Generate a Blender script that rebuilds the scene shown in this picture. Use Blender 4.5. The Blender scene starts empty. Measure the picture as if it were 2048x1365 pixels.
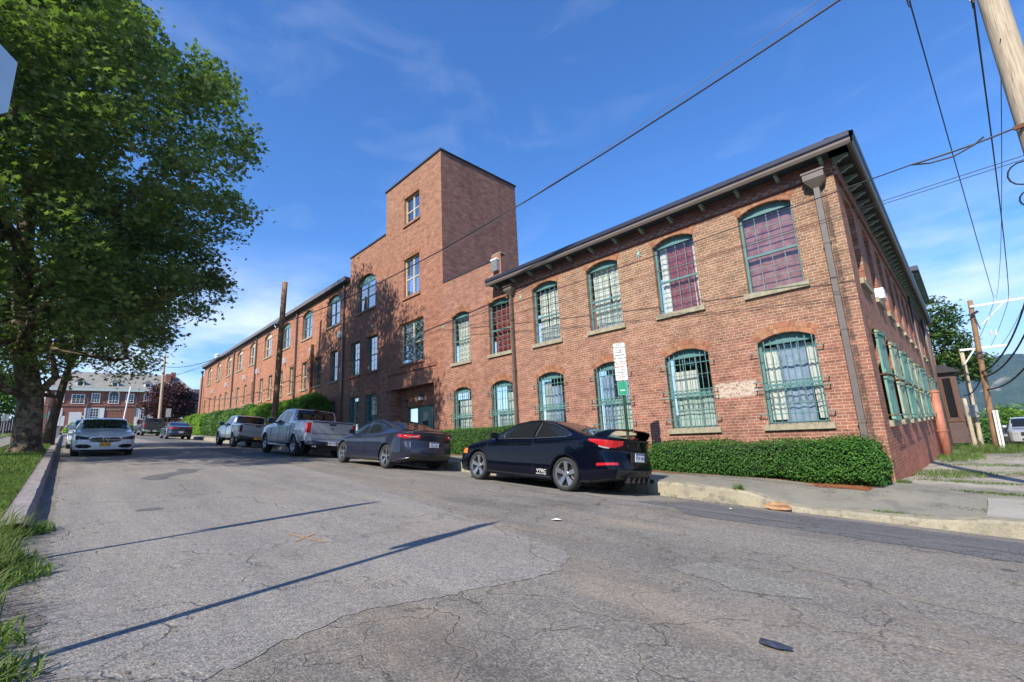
import bpy, math, random
import numpy as np
from mathutils import Vector, Matrix
from mathutils.geometry import tessellate_polygon
R_ = math.radians
rng = np.random.default_rng(7)
random.seed(7)
C = bpy.context.scene.collection
scene = bpy.context.scene

# ------------------------------------------------------------------ camera
F_PX, PITCH, ROLL, YAW = 916.0, R_(11.47), R_(-2.709), R_(44.28)
f2 = Vector((-math.cos(YAW), math.sin(YAW), 0)); r2 = Vector((math.sin(YAW), math.cos(YAW), 0))
fw = f2*math.cos(PITCH)+Vector((0, 0, math.sin(PITCH)))
up = -f2*math.sin(PITCH)+Vector((0, 0, math.cos(PITCH)))
rt = math.cos(ROLL)*r2+math.sin(ROLL)*up
uu = -math.sin(ROLL)*r2+math.cos(ROLL)*up
cam = bpy.data.objects.new('camera', bpy.data.cameras.new('camera')); C.objects.link(cam)
cam.data.sensor_width = 36; cam.data.lens = 36*F_PX/2048
cam.data.clip_start = 0.05; cam.data.clip_end = 20000
cam.matrix_world = Matrix(((rt.x, uu.x, -fw.x, 0), (rt.y, uu.y, -fw.y, 0), (rt.z, uu.z, -fw.z, 0), (0, 0, 0, 1)))
scene.camera = cam

# ------------------------------------------------------------------ light
SUN_EL = R_(38); SUN_DIR = Vector((.24*math.cos(SUN_EL), -.971*math.cos(SUN_EL), math.sin(SUN_EL))).normalized()
w = bpy.data.worlds.new('World'); scene.world = w; w.use_nodes = True
nt = w.node_tree; nt.nodes.clear()
out = nt.nodes.new('ShaderNodeOutputWorld'); bg = nt.nodes.new('ShaderNodeBackground')
sky = nt.nodes.new('ShaderNodeTexSky'); sky.sky_type = 'NISHITA'; sky.sun_disc = False
sky.sun_elevation = SUN_EL; sky.sun_rotation = math.atan2(SUN_DIR.x, SUN_DIR.y)
sky.air_density = 1.1; sky.dust_density = 0.15; sky.ozone_density = 2.2
bg.inputs[1].default_value = 0.115
# thin cirrus: a real, direction-based cloud pattern in the sky
geo = nt.nodes.new('ShaderNodeNewGeometry'); tc = nt.nodes.new('ShaderNodeTexCoord')
mp = nt.nodes.new('ShaderNodeMapping'); mp.inputs['Rotation'].default_value = (0, 0, R_(25)); mp.inputs['Scale'].default_value = (1.0, 2.3, 4.6)
nz = nt.nodes.new('ShaderNodeTexNoise'); nz.inputs['Scale'].default_value = 2.1; nz.inputs['Detail'].default_value = 7; nz.inputs['Roughness'].default_value = .56; nz.inputs['Distortion'].default_value = .5
cr = nt.nodes.new('ShaderNodeValToRGB'); cr.color_ramp.elements[0].position = .53; cr.color_ramp.elements[1].position = .84
sep = nt.nodes.new('ShaderNodeSeparateXYZ')
mr = nt.nodes.new('ShaderNodeMapRange'); mr.inputs['From Min'].default_value = .02; mr.inputs['From Max'].default_value = .42; mr.inputs['To Min'].default_value = 1.0; mr.inputs['To Max'].default_value = .2
ml = nt.nodes.new('ShaderNodeMath'); ml.operation = 'MULTIPLY'
mx = nt.nodes.new('ShaderNodeMix'); mx.data_type = 'RGBA'; mx.inputs['B'].default_value = (7.0, 7.6, 8.4, 1)
hs = nt.nodes.new('ShaderNodeHueSaturation'); hs.inputs['Saturation'].default_value = 1.18; hs.inputs['Value'].default_value = 1.0
L = nt.links.new
L(tc.outputs['Generated'], mp.inputs[0]); L(mp.outputs[0], nz.inputs['Vector']); L(nz.outputs['Fac'], cr.inputs[0])
L(tc.outputs['Generated'], sep.inputs[0]); L(sep.outputs['Z'], mr.inputs['Value'])
# a soft bank of cloud low in the west
nb = nt.nodes.new('ShaderNodeTexNoise'); nb.inputs['Scale'].default_value = 3.2; nb.inputs['Detail'].default_value = 8; nb.inputs['Roughness'].default_value = .6
mb_ = nt.nodes.new('ShaderNodeMapping'); mb_.inputs['Scale'].default_value = (1, 1, 3.2); mb_.inputs['Location'].default_value = (.35, .2, .1); L(tc.outputs['Generated'], mb_.inputs[0]); L(mb_.outputs[0], nb.inputs['Vector'])
rb_ = nt.nodes.new('ShaderNodeValToRGB'); rb_.color_ramp.elements[0].position = .36; rb_.color_ramp.elements[1].position = .66; L(nb.outputs['Fac'], rb_.inputs[0])
mr2 = nt.nodes.new('ShaderNodeMapRange'); mr2.interpolation_type = 'SMOOTHSTEP'; mr2.inputs['From Min'].default_value = .40; mr2.inputs['From Max'].default_value = .20; L(sep.outputs['Z'], mr2.inputs['Value'])
m3 = nt.nodes.new('ShaderNodeMath'); m3.operation = 'MULTIPLY'; L(rb_.outputs['Color'], m3.inputs[0]); L(mr2.outputs[0], m3.inputs[1])
m4 = nt.nodes.new('ShaderNodeMath'); m4.operation = 'MULTIPLY'; m4.inputs[1].default_value = .80; L(m3.outputs[0], m4.inputs[0])
L(cr.outputs['Color'], ml.inputs[0]); L(mr.outputs[0], ml.inputs[1])
m5 = nt.nodes.new('ShaderNodeMath'); m5.operation = 'MAXIMUM'; m6 = nt.nodes.new('ShaderNodeMath'); m6.operation = 'MULTIPLY'; m6.inputs[1].default_value = .62; L(ml.outputs[0], m6.inputs[0]); L(m6.outputs[0], m5.inputs[0]); L(m4.outputs[0], m5.inputs[1]); L(m5.outputs[0], mx.inputs['Factor'])
tn = nt.nodes.new('ShaderNodeMix'); tn.data_type = 'RGBA'; tn.blend_type = 'MULTIPLY'; tn.inputs['Factor'].default_value = 1; tn.inputs['B'].default_value = (.62, .91, 1.27, 1)
L(sky.outputs[0], hs.inputs['Color']); L(hs.outputs[0], tn.inputs['A']); L(tn.outputs['Result'], mx.inputs['A']); L(mx.outputs['Result'], bg.inputs[0]); L(bg.outputs[0], out.inputs[0])
sun = bpy.data.objects.new('sun', bpy.data.lights.new('sun', 'SUN')); C.objects.link(sun)
sun.data.energy = 5.0; sun.data.angle = R_(0.53); sun.data.color = (1.0, .90, .76)
sun.rotation_euler = SUN_DIR.to_track_quat('Z', 'Y').to_euler(); sun.location = (0, 0, 60)
scene.view_settings.view_transform = 'Standard'; scene.view_settings.look = 'None'
scene.view_settings.exposure = 0.68; scene.view_settings.gamma = 1.0
scene.cycles.max_bounces = 6; scene.cycles.transparent_max_bounces = 12

# ------------------------------------------------------------------ material helpers
class NT:
    def __init__(s, name):
        s.m = bpy.data.materials.new(name); s.m.use_nodes = True; s.t = s.m.node_tree
        s.b = s.t.nodes['Principled BSDF']; s.out = s.t.nodes['Material Output']
    def n(s, typ, **kw):
        nd = s.t.nodes.new(typ)
        for k, v in kw.items():
            if k.startswith('i_'):
                nd.inputs[k[2:].replace('_', ' ')].default_value = v
            else: setattr(nd, k, v)
        return nd
    def l(s, a, b): s.t.links.new(a, b); return s
    def coord(s, kind='Object'): return s.n('ShaderNodeTexCoord').outputs[kind]
    def mapping(s, v, scale=(1, 1, 1), rot=(0, 0, 0), loc=(0, 0, 0)):
        m = s.n('ShaderNodeMapping'); m.inputs['Scale'].default_value = scale; m.inputs['Rotation'].default_value = rot; m.inputs['Location'].default_value = loc
        s.l(v, m.inputs[0]); return m.outputs[0]
    def noise(s, v, scale, detail=4, rough=.55, dist=0):
        nd = s.n('ShaderNodeTexNoise'); nd.inputs['Scale'].default_value = scale; nd.inputs['Detail'].default_value = detail
        nd.inputs['Roughness'].default_value = rough; nd.inputs['Distortion'].default_value = dist
        if v is not None: s.l(v, nd.inputs['Vector'])
        return nd.outputs['Fac']
    def ramp(s, f, p0, p1, c0=(0, 0, 0, 1), c1=(1, 1, 1, 1)):
        nd = s.n('ShaderNodeValToRGB'); e = nd.color_ramp.elements; e[0].position = p0; e[1].position = p1; e[0].color = c0; e[1].color = c1
        s.l(f, nd.inputs[0]); return nd.outputs[0]
    def mix(s, f, a, b, mode='MIX'):
        nd = s.n('ShaderNodeMix', data_type='RGBA', blend_type=mode)
        for val, key in ((f, 'Factor'), (a, 'A'), (b, 'B')):
            if hasattr(val, 'links'): s.l(val, nd.inputs[key])
            else:
                nd.inputs[key].default_value = val if key == 'Factor' else (tuple(val)+(1,))[:4]
        return nd.outputs['Result']
    def math(s, op, a, b=0.0):
        nd = s.n('ShaderNodeMath', operation=op)
        for i, val in enumerate((a, b)):
            if hasattr(val, 'links'): s.l(val, nd.inputs[i])
            else: nd.inputs[i].default_value = val
        return nd.outputs[0]
    def bump(s, h, st=.3, dist=.01):
        nd = s.n('ShaderNodeBump'); nd.inputs['Strength'].default_value = st; nd.inputs['Distance'].default_value = dist
        s.l(h, nd.inputs['Height']); s.l(nd.outputs[0], s.b.inputs['Normal'])
    def done(s, col=None, rough=None, metal=0, spec=None):
        if col is not None:
            if hasattr(col, 'links'): s.l(col, s.b.inputs['Base Color'])
            else: s.b.inputs['Base Color'].default_value = tuple(col)+(1,)
        if rough is not None:
            if hasattr(rough, 'links'): s.l(rough, s.b.inputs['Roughness'])
            else: s.b.inputs['Roughness'].default_value = rough
        s.b.inputs['Metallic'].default_value = metal
        if spec is not None: s.b.inputs['Specular IOR Level'].default_value = spec
        return s.m

def simple(name, col, rough=.6, metal=0, var=.12, scale=6, bump=0, coat=0, spec=None):
    t = NT(name); v = t.coord(); nz = t.noise(v, scale, 5)
    a = tuple(c*(1-var) for c in col); b = tuple(min(1, c*(1+var)) for c in col)
    c = t.mix(t.ramp(nz, .3, .7), a, b)
    if bump: t.bump(t.noise(v, scale*8, 3), bump, .01)
    if coat: t.b.inputs['Coat Weight'].default_value = coat; t.b.inputs['Coat Roughness'].default_value = .03
    return t.done(c, rough, metal, spec)

def mat_brick(name, axis, c1, c2, mortar, stain=.35, red_low=None, tan_hi=None, bumpy=.5, patch=False):
    t = NT(name); v = t.coord(); s = t.n('ShaderNodeSeparateXYZ'); t.l(v, s.inputs[0])
    cb = t.n('ShaderNodeCombineXYZ'); t.l(s.outputs[axis], cb.inputs[0]); t.l(s.outputs['Z'], cb.inputs[1])
    # slight unevenness of the courses
    wob = t.noise(v, 1.3, 2); w2 = t.math('MULTIPLY', t.math('SUBTRACT', wob, .5), .02)
    zz = t.math('ADD', s.outputs['Z'], w2); t.l(zz, cb.inputs[1])
    def bk(width, off, row=.0677):
        b = t.n('ShaderNodeTexBrick'); b.offset = off; b.squash = 1; b.inputs['Scale'].default_value = 1
        b.inputs['Mortar Size'].default_value = .0068; b.inputs['Mortar Smooth'].default_value = .25; b.inputs['Bias'].default_value = -.1
        b.inputs['Brick Width'].default_value = width; b.inputs['Row Height'].default_value = row
        b.inputs['Color1'].default_value = c1+(1,); b.inputs['Color2'].default_value = c2+(1,); b.inputs['Mortar'].default_value = mortar+(1,)
        t.l(cb.outputs[0], b.inputs['Vector']); return b
    b1 = bk(.213, .5); b2 = bk(.1065, .5)
    # a header course every sixth row
    rowi = t.math('FLOOR', t.math('DIVIDE', zz, .0677)); hd = t.math('LESS_THAN', t.math('FLOORED_MODULO', rowi, 6), .5)
    col = t.mix(hd, b1.outputs['Color'], b2.outputs['Color'])
    mo = t.mix(hd, b1.outputs['Fac'], b2.outputs['Fac'])
    # third tone: dark burnt bricks, chosen cell by cell
    vo = t.n('ShaderNodeTexWhiteNoise', noise_dimensions='2D')
    cx = t.math('FLOOR', t.math('DIVIDE', t.math('ADD', s.outputs[axis], t.math('MULTIPLY', t.math('FLOORED_MODULO', rowi, 2), .1065)), .213))
    c2n = t.n('ShaderNodeCombineXYZ'); t.l(cx, c2n.inputs[0]); t.l(rowi, c2n.inputs[1]); t.l(c2n.outputs[0], vo.inputs['Vector'])
    burnt = t.math('MULTIPLY', t.ramp(vo.outputs[0], .76, .82), t.math('SUBTRACT', 1, mo))
    col = t.mix(t.math('MULTIPLY', burnt, .8), col, tuple(x*.42 for x in c1))
    pale = t.math('MULTIPLY', t.ramp(vo.outputs[0], .12, .07), t.math('SUBTRACT', 1, mo))
    col = t.mix(t.math('MULTIPLY', pale, .6), col, tuple(min(1, x*1.75) for x in c2))
    big = t.noise(v, .32, 5, .6)
    col = t.mix(t.math('MULTIPLY', t.ramp(big, .48, .72), stain), col, (.55, .50, .50), 'MULTIPLY')
    mid = t.noise(t.mapping(v, (1, 1, 2.2)), 2.6, 6, .72); col = t.mix(.85, col, t.mix(t.ramp(mid, .34, .66), (.62, .58, .58), (1.30, 1.30, 1.26)), 'MULTIPLY')
    drip = t.noise(t.mapping(v, (2.2, 2.2, .16)), 1.0, 5, .6); col = t.mix(t.math('MULTIPLY', t.ramp(drip, .56, .74), .55), col, (.52, .48, .47), 'MULTIPLY')
    fine = t.noise(v, 30, 3, .6)
    col = t.mix(.35, col, t.mix(t.ramp(fine, .3, .7), (.72, .72, .72), (1.15, 1.15, 1.15)), 'MULTIPLY')
    if tan_hi:
        z0, z1, tint = tan_hi
        m = t.n('ShaderNodeMapRange'); m.inputs['From Min'].default_value = z0; m.inputs['From Max'].default_value = z1
        t.l(t.math('ADD', s.outputs['Z'], t.math('MULTIPLY', t.math('SUBTRACT', big, .5), 3.0)), m.inputs['Value'])
        mX = t.n('ShaderNodeMapRange', interpolation_type='SMOOTHSTEP'); mX.inputs['From Min'].default_value = -14 if axis == 'X' and z0 < 4 else -99; mX.inputs['From Max'].default_value = -7 if axis == 'X' and z0 < 4 else -98; t.l(s.outputs['X'], mX.inputs['Value'])
        col = t.mix(t.math('MULTIPLY', t.math('MULTIPLY', m.outputs[0], .85), mX.outputs[0]), col, tint, 'MULTIPLY')
    if red_low:
        z0, z1, tint = red_low
        m = t.n('ShaderNodeMapRange'); m.inputs['From Min'].default_value = z1; m.inputs['From Max'].default_value = z0
        t.l(t.math('ADD', s.outputs['Z'], t.math('MULTIPLY', t.math('SUBTRACT', big, .5), 2.0)), m.inputs['Value'])
        col = t.mix(m.outputs[0], col, tint, 'MULTIPLY')
    if patch:   # an old whitewashed patch of brick between two ground floor windows
        def box(a, lo, hi, soft):
            q = t.n('ShaderNodeMapRange', interpolation_type='SMOOTHSTEP'); q.inputs['From Min'].default_value = lo-soft; q.inputs['From Max'].default_value = lo+soft; t.l(a, q.inputs['Value'])
            q2 = t.n('ShaderNodeMapRange', interpolation_type='SMOOTHSTEP'); q2.inputs['From Min'].default_value = hi+soft; q2.inputs['From Max'].default_value = hi-soft; t.l(a, q2.inputs['Value'])
            return t.math('MULTIPLY', q.outputs[0], q2.outputs[0])
        pm = t.math('MULTIPLY', box(s.outputs['X'], -4.68, -3.72, .03), box(s.outputs['Z'], .62, .98, .03))
        pm = t.math('MULTIPLY', pm, t.ramp(t.noise(v, 14, 4, .7), .40, .52))
        col = t.mix(t.math('MULTIPLY', pm, .8), col, (.52, .48, .40))
        so = t.math('MULTIPLY', box(s.outputs['X'], -1.80, -1.70, .02), t.ramp(t.noise(v, 9, 5, .7), .36, .52)); col = t.mix(t.math('MULTIPLY', so, .75), col, (.05, .04, .035))
    h = t.math('ADD', t.math('MULTIPLY', t.math('SUBTRACT', 1, mo), 1.0), t.math('MULTIPLY', fine, .5))
    t.bump(h, bumpy, .008)
    return t.done(col, .88, 0, .25)

M = {}
HAZE = 0.00017
M['brick_front'] = mat_brick('brick_front', 'X', (.305, .140, .094), (.185, .080, .057), (.43, .345, .275), tan_hi=(1.4, 3.4, (.95, 1.20, 1.12)), patch=True)
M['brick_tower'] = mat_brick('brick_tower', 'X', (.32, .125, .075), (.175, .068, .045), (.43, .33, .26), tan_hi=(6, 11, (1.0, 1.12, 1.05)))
M['brick_wing'] = mat_brick('brick_wing', 'X', (.37, .15, .082), (.25, .10, .058), (.43, .33, .25))
M['brick_side'] = mat_brick('brick_side', 'Y', (.31, .125, .075), (.20, .08, .052), (.33, .26, .21), stain=.7, red_low=(-1.6, .3, (1.35, .95, .85)))
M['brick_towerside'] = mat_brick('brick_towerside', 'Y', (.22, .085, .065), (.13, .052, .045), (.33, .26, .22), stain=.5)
M['brick_arch'] = None
def isl(name, cols, rough=.85, spec=.25, transl=0, bumps=0, sheen=0):
    t = NT(name); g = t.n('ShaderNodeNewGeometry'); rp = t.n('ShaderNodeValToRGB'); el = rp.color_ramp.elements
    el[0].color = cols[0]+(1,); el[0].position = 0; el[1].color = cols[-1]+(1,); el[1].position = 1
    for i, c in enumerate(cols[1:-1]):
        e = el.new((i+1)/(len(cols)-1)); e.color = c+(1,)
    t.l(g.outputs['Random Per Island'], rp.inputs[0])
    big = t.noise(t.coord(), .55, 3)
    c = t.mix(1.0, rp.outputs[0], t.mix(t.ramp(big, .3, .7), (.78, .8, .8), (1.2, 1.18, 1.1)), 'MULTIPLY')
    m = t.done(c, rough, 0, spec)
    if transl:
        tr = t.n('ShaderNodeBsdfTranslucent'); t.l(t.mix(1.0, c, (1.25, 1.5, .5), 'MULTIPLY'), tr.inputs[0])
        ms = t.n('ShaderNodeMixShader'); ms.inputs[0].default_value = transl
        t.l(t.b.outputs[0], ms.inputs[1]); t.l(tr.outputs[0], ms.inputs[2]); t.l(ms.outputs[0], t.out.inputs[0])
    return m
M['brick_arch'] = isl('brick_arch', [(.27, .11, .065), (.33, .16, .095), (.20, .08, .05), (.36, .21, .135)])
M['leaf_plane'] = isl('leaf_plane', [(.065, .108, .035), (.112, .175, .05), (.165, .23, .075), (.08, .132, .042), (.235, .29, .12)], .42, .5, .36)
M['leaf_yew'] = isl('leaf_yew', [(.028, .085, .022), (.045, .13, .025), (.065, .175, .03), (.09, .21, .04)], .6, .2, .25)
M['leaf_lime'] = isl('leaf_lime', [(.09, .19, .025), (.13, .26, .032), (.18, .32, .045), (.11, .22, .03)], .6, .2, .3)
M['leaf_shrub'] = isl('leaf_shrub', [(.045, .11, .03), (.075, .16, .04), (.11, .21, .055), (.06, .13, .04)], .6, .2, .3)
M['leaf_purple'] = isl('leaf_purple', [(.045, .018, .028), (.075, .03, .038), (.11, .055, .055), (.06, .022, .033)], .55, .3, .2)
M['leaf_wood'] = isl('leaf_wood', [(.05, .10, .03), (.075, .14, .04), (.10, .17, .045)], .6, .2, .3)
M['grass'] = isl('grass', [(.075, .14, .032), (.11, .19, .045), (.18, .24, .08), (.055, .11, .027)], .65, .2, .35)
M['weed'] = isl('weed', [(.10, .17, .045), (.17, .23, .08), (.30, .30, .16), (.07, .13, .035)], .65, .2, .35)
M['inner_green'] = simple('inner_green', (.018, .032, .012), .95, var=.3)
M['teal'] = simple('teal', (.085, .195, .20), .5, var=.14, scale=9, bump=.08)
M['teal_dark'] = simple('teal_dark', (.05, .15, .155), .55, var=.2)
M['grille'] = simple('grille', (.09, .23, .21), .5, var=.2, scale=20)
M['cream'] = simple('cream', (.50, .47, .34), .55, var=.1)
M['muntin'] = simple('muntin', (.14, .22, .22), .5)
M['stone'] = simple('stone', (.29, .265, .19), .9, var=.25, scale=9, bump=.4)
M['gutter'] = simple('gutter', (.135, .115, .10), .35, var=.1, scale=3)
M['pipe'] = simple('pipe', (.115, .085, .072), .4, var=.15, scale=3)
M['pipe_grey'] = simple('pipe_grey', (.135, .12, .11), .4, var=.1)
M['soffit'] = simple('soffit', (.025, .04, .05), .8, var=.2)
M['fascia_dark'] = simple('fascia_dark', (.035, .04, .07), .4, var=.15)
M['bracket'] = simple('bracket', (.20, .27, .25), .7, var=.2)
M['coping'] = simple('coping', (.035, .032, .035), .6, var=.2)
M['copper'] = simple('copper', (.30, .47, .40), .7, var=.2, scale=20)
M['roof'] = simple('roof', (.06, .06, .065), .9)
M['dark'] = simple('dark', (.012, .012, .014), .8)
M['room'] = simple('room', (.06, .055, .05), .95)
M['white_paint'] = simple('white_paint', (.78, .78, .76), .5, var=.05)
M['shutter'] = simple('shutter', (.13, .28, .22), .7, var=.28, scale=5, bump=.15)
M['shutter_pale'] = simple('shutter_pale', (.24, .32, .23), .75, var=.35, scale=4, bump=.15)
M['terracotta'] = simple('terracotta', (.36, .14, .09), .6, var=.15, scale=3)
M['rust'] = simple('rust', (.13, .055, .03), .9, var=.3, scale=12)
M['steel'] = simple('steel', (.45, .46, .47), .35, 1.0, var=.1)
M['galv'] = simple('galv', (.36, .38, .38), .45, .7, var=.15, scale=12)
M['post_green'] = simple('post_green', (.03, .075, .05), .5, var=.15)
M['sign_white'] = simple('sign_white', (.74, .75, .74), .4, var=.03)
M['sign_back'] = simple('sign_back', (.50, .53, .53), .38, .55, var=.06)
M['sign_green'] = simple('sign_green', (.01, .25, .14), .4, var=.06)
M['ink_red'] = simple('ink_red', (.28, .03, .03), .5)
M['ink_black'] = simple('ink_black', (.02, .02, .022), .5)
M['wire'] = simple('wire', (.022, .024, .035), .5)
M['wire_grey'] = simple('wire_grey', (.16, .15, .14), .5)
M['dead_leaf'] = isl('dead_leaf', [(.16, .09, .04), (.24, .14, .06), (.10, .06, .03), (.20, .17, .07)])
M['ceramic'] = simple('ceramic', (.62, .62, .60), .2)
M['fibre'] = simple('fibre', (.68, .70, .72), .35, var=.05)

def fabric(name, c1, c2, scale=26):
    t = NT(name); v = t.coord(); s = t.n('ShaderNodeSeparateXYZ'); t.l(v, s.inputs[0])
    nz = t.noise(v, 7, 3); return t.done(t.mix(t.ramp(nz, .35, .65), c1, c2), .85)
M['cur_red'] = fabric('cur_red', (.26, .05, .05), (.37, .085, .075))
M['cur_rose'] = fabric('cur_rose', (.28, .105, .115), (.42, .22, .23))
M['cur_white'] = fabric('cur_white', (.76, .76, .70), (.85, .85, .80))
M['cur_blue'] = fabric('cur_blue', (.30, .38, .55), (.42, .50, .66))
M['cur_mint'] = fabric('cur_mint', (.50, .60, .54), (.62, .70, .64))
M['cur_dark'] = fabric('cur_dark', (.06, .07, .10), (.10, .11, .15))
M['cur_grey'] = fabric('cur_grey', (.46, .50, .52), (.60, .63, .64))

def mat_glass(name, tint=(.93, .97, .97), k=1.2, base=.02):
    t = NT(name); g = t.n('ShaderNodeBsdfGlossy'); g.inputs['Roughness'].default_value = .015; g.inputs['Color'].default_value = (.9, .95, 1, 1)
    tr = t.n('ShaderNodeBsdfTransparent'); tr.inputs[0].default_value = tint+(1,)
    fr = t.n('ShaderNodeFresnel'); fr.inputs['IOR'].default_value = 1.52
    f = t.math('MINIMUM', t.math('ADD', t.math('MULTIPLY', fr.outputs[0], k), base), .9)
    ms = t.n('ShaderNodeMixShader'); t.l(f, ms.inputs[0]); t.l(tr.outputs[0], ms.inputs[1]); t.l(g.outputs[0], ms.inputs[2]); t.l(ms.outputs[0], t.out.inputs[0])
    b = t.n('ShaderNodeBump'); b.inputs['Strength'].default_value = .12; b.inputs['Distance'].default_value = .02
    t.l(t.noise(t.coord(), 1.6, 2), b.inputs['Height']); t.l(b.outputs[0], g.inputs['Normal'])
    return t.m
M['glass'] = mat_glass('glass')
M['glass_blue'] = mat_glass('glass_blue', (.55, .66, .74), 2.2, .25)
def mat_paint(name, col, metal=.0, rough=.25, spec=.5):
    t = NT(name); v = t.coord()
    dust = t.ramp(t.noise(v, 3, 5), .45, .8)
    c = t.mix(t.math('MULTIPLY', dust, .12), col, tuple(min(1, x*1.4+.006) for x in col))
    t.b.inputs['Coat Weight'].default_value = .65 if spec == 0 else .9; t.b.inputs['Coat Roughness'].default_value = .025; t.b.inputs['Coat IOR'].default_value = 1.45
    return t.done(c, rough, metal, spec)
M['paint_black'] = mat_paint('paint_black', (.002, .003, .008), 0, .3, 0)
M['paint_greyblue'] = mat_paint('paint_greyblue', (.026, .030, .052), .5, .35, .1)
M['paint_silver'] = mat_paint('paint_silver', (.34, .395, .49), .55, .30)
M['paint_pale'] = mat_paint('paint_pale', (.52, .54, .56), .5, .35)
M['paint_white'] = mat_paint('paint_white', (.84, .86, .90), 0, .3)
M['paint_navy'] = mat_paint('paint_navy', (.02, .03, .055), .4, .3)
M['paint_charcoal'] = mat_paint('paint_charcoal', (.045, .047, .05), .2, .4)
def mat_carglass(name, col=(.012, .014, .016)):
    t = NT(name); t.b.inputs['IOR'].default_value = 1.5; return t.done(col, .015, 0, .5)
M['carglass'] = mat_carglass('carglass')
M['tyre'] = simple('tyre', (.022, .022, .023), .85, var=.2, scale=30)
M['alloy'] = simple('alloy', (.42, .43, .45), .28, .9, var=.06)
M['alloy_dark'] = simple('alloy_dark', (.05, .052, .055), .35, .8)
M['chrome'] = simple('chrome', (.75, .76, .78), .08, 1.0, var=.03)
M['trim'] = simple('trim', (.016, .016, .018), .5, var=.2)
M['redlamp'] = NT('redlamp').done((.42, .012, .016), .12, 0, .8)
M['orangelamp'] = NT('orangelamp').done((.75, .20, .03), .15, 0, .8)
M['clearlamp'] = NT('clearlamp').done((.52, .55, .58), .08, .5, .8)
M['darklamp'] = NT('darklamp').done((.05, .055, .065), .05, .3, .9)
M['plate_white'] = simple('plate_white', (.62, .64, .66), .4, var=.05)
M['plate_yellow'] = simple('plate_yellow', (.75, .40, .03), .4, var=.05)
M['plate_blue'] = simple('plate_blue', (.05, .08, .30), .4, var=.05)

# ------------------------------------------------------------------ mesh helpers
class MB:
    def __init__(s): s.v = []; s.f = []; s.m = []; s.mats = []
    def mi(s, mat):
        if mat not in s.mats: s.mats.append(mat)
        return s.mats.index(mat)
    def add(s, vs, fs, mat=None):
        b = len(s.v); s.v.extend([tuple(p) for p in vs]); i = s.mi(mat)
        for f in fs: s.f.append(tuple(b+k for k in f)); s.m.append(i)
    def quad(s, a, b, c, d, mat=None): s.add([a, b, c, d], [(0, 1, 2, 3)], mat)
    def box(s, x0, x1, y0, y1, z0, z1, mat=None, T=None):
        vs = [Vector((x, y, z)) for x in (x0, x1) for y in (y0, y1) for z in (z0, z1)]
        if T is not None: vs = [T @ p for p in vs]
        s.add(vs, [(0, 1, 3, 2), (4, 6, 7, 5), (0, 4, 5, 1), (2, 3, 7, 6), (0, 2, 6, 4), (1, 5, 7, 3)], mat)
    def tube(s, pts, r, n=6, mat=None, cap=True):
        pts = [Vector(p) for p in pts]; rs = r if hasattr(r, '__len__') else [r]*len(pts)
        vs = []; fs = []; prev = None
        for i, p in enumerate(pts):
            d = (pts[min(i+1, len(pts)-1)]-pts[max(i-1, 0)]).normalized()
            a = prev-d*prev.dot(d) if prev is not None else (Vector((0, 0, 1)).cross(d) if abs(d.z) < .9 else Vector((1, 0, 0)).cross(d))
            a.normalize(); prev = a; b = d.cross(a)
            for k in range(n):
                t = 2*math.pi*k/n; vs.append(p+a*(rs[i]*math.cos(t))+b*(rs[i]*math.sin(t)))
        for i in range(len(pts)-1):
            for k in range(n): fs.append((i*n+k, i*n+(k+1) % n, (i+1)*n+(k+1) % n, (i+1)*n+k))
        if cap: fs.append(tuple(range(n-1, -1, -1))); fs.append(tuple((len(pts)-1)*n+k for k in range(n)))
        s.add(vs, fs, mat)
    def lathe(s, prof, n=24, mat=None, T=None, axis='Z'):
        vs = []; fs = []
        for (r, h) in prof:
            for k in range(n):
                t = 2*math.pi*k/n
                p = Vector((r*math.cos(t), r*math.sin(t), h)) if axis == 'Z' else Vector((r*math.cos(t), h, r*math.sin(t)))
                vs.append(T @ p if T is not None else p)
        for i in range(len(prof)-1):
            for k in range(n): fs.append((i*n+k, i*n+(k+1) % n, (i+1)*n+(k+1) % n, (i+1)*n+k))
        s.add(vs, fs, mat)
    def prism(s, poly, thick, mat=None, T=None):      # poly in local XZ, extruded along +Y
        n = len(poly); vs = [Vector((a, 0, b)) for a, b in poly]+[Vector((a, thick, b)) for a, b in poly]
        if T is not None: vs = [T @ p for p in vs]
        fs = [tuple(range(n)), tuple(range(2*n-1, n-1, -1))]+[(i, i+n, (i+1) % n+n, (i+1) % n) for i in range(n)]
        s.add(vs, fs, mat)
    def obj(s, name, parent=None, smooth=False, world=False):
        me = bpy.data.meshes.new(name); me.from_pydata(s.v, [], s.f)
        for m in s.mats: me.materials.append(M[m] if isinstance(m, str) else m)
        if len(s.mats) > 1: me.polygons.foreach_set('material_index', s.m)
        if smooth: me.polygons.foreach_set('use_smooth', [True]*len(me.polygons))
        me.update(); return link(name, me, parent, world)
def link(name, me, parent=None, world=False):
    o = bpy.data.objects.new(name, me); C.objects.link(o)
    if parent is not None:
        o.parent = parent
        if world:
            r = parent
            while r.parent is not None: r = r.parent
            if parent is r: o.matrix_parent_inverse = Matrix.Translation(-Vector(r.location))
            # grandchildren: parent mesh already lies in world space coordinates
    return o
def tag(o, label=None, cat=None, group=None, kind=None):
    if label: o['label'] = label
    if cat: o['category'] = cat
    if group: o['group'] = group
    if kind: o['kind'] = kind
    return o
def empty(name, loc, label, cat, group=None, rot=(0, 0, 0)):
    o = bpy.data.objects.new(name, None); C.objects.link(o); o.location = loc; o.rotation_euler = rot; o.empty_display_size = .2
    return tag(o, label, cat, group)
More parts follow.
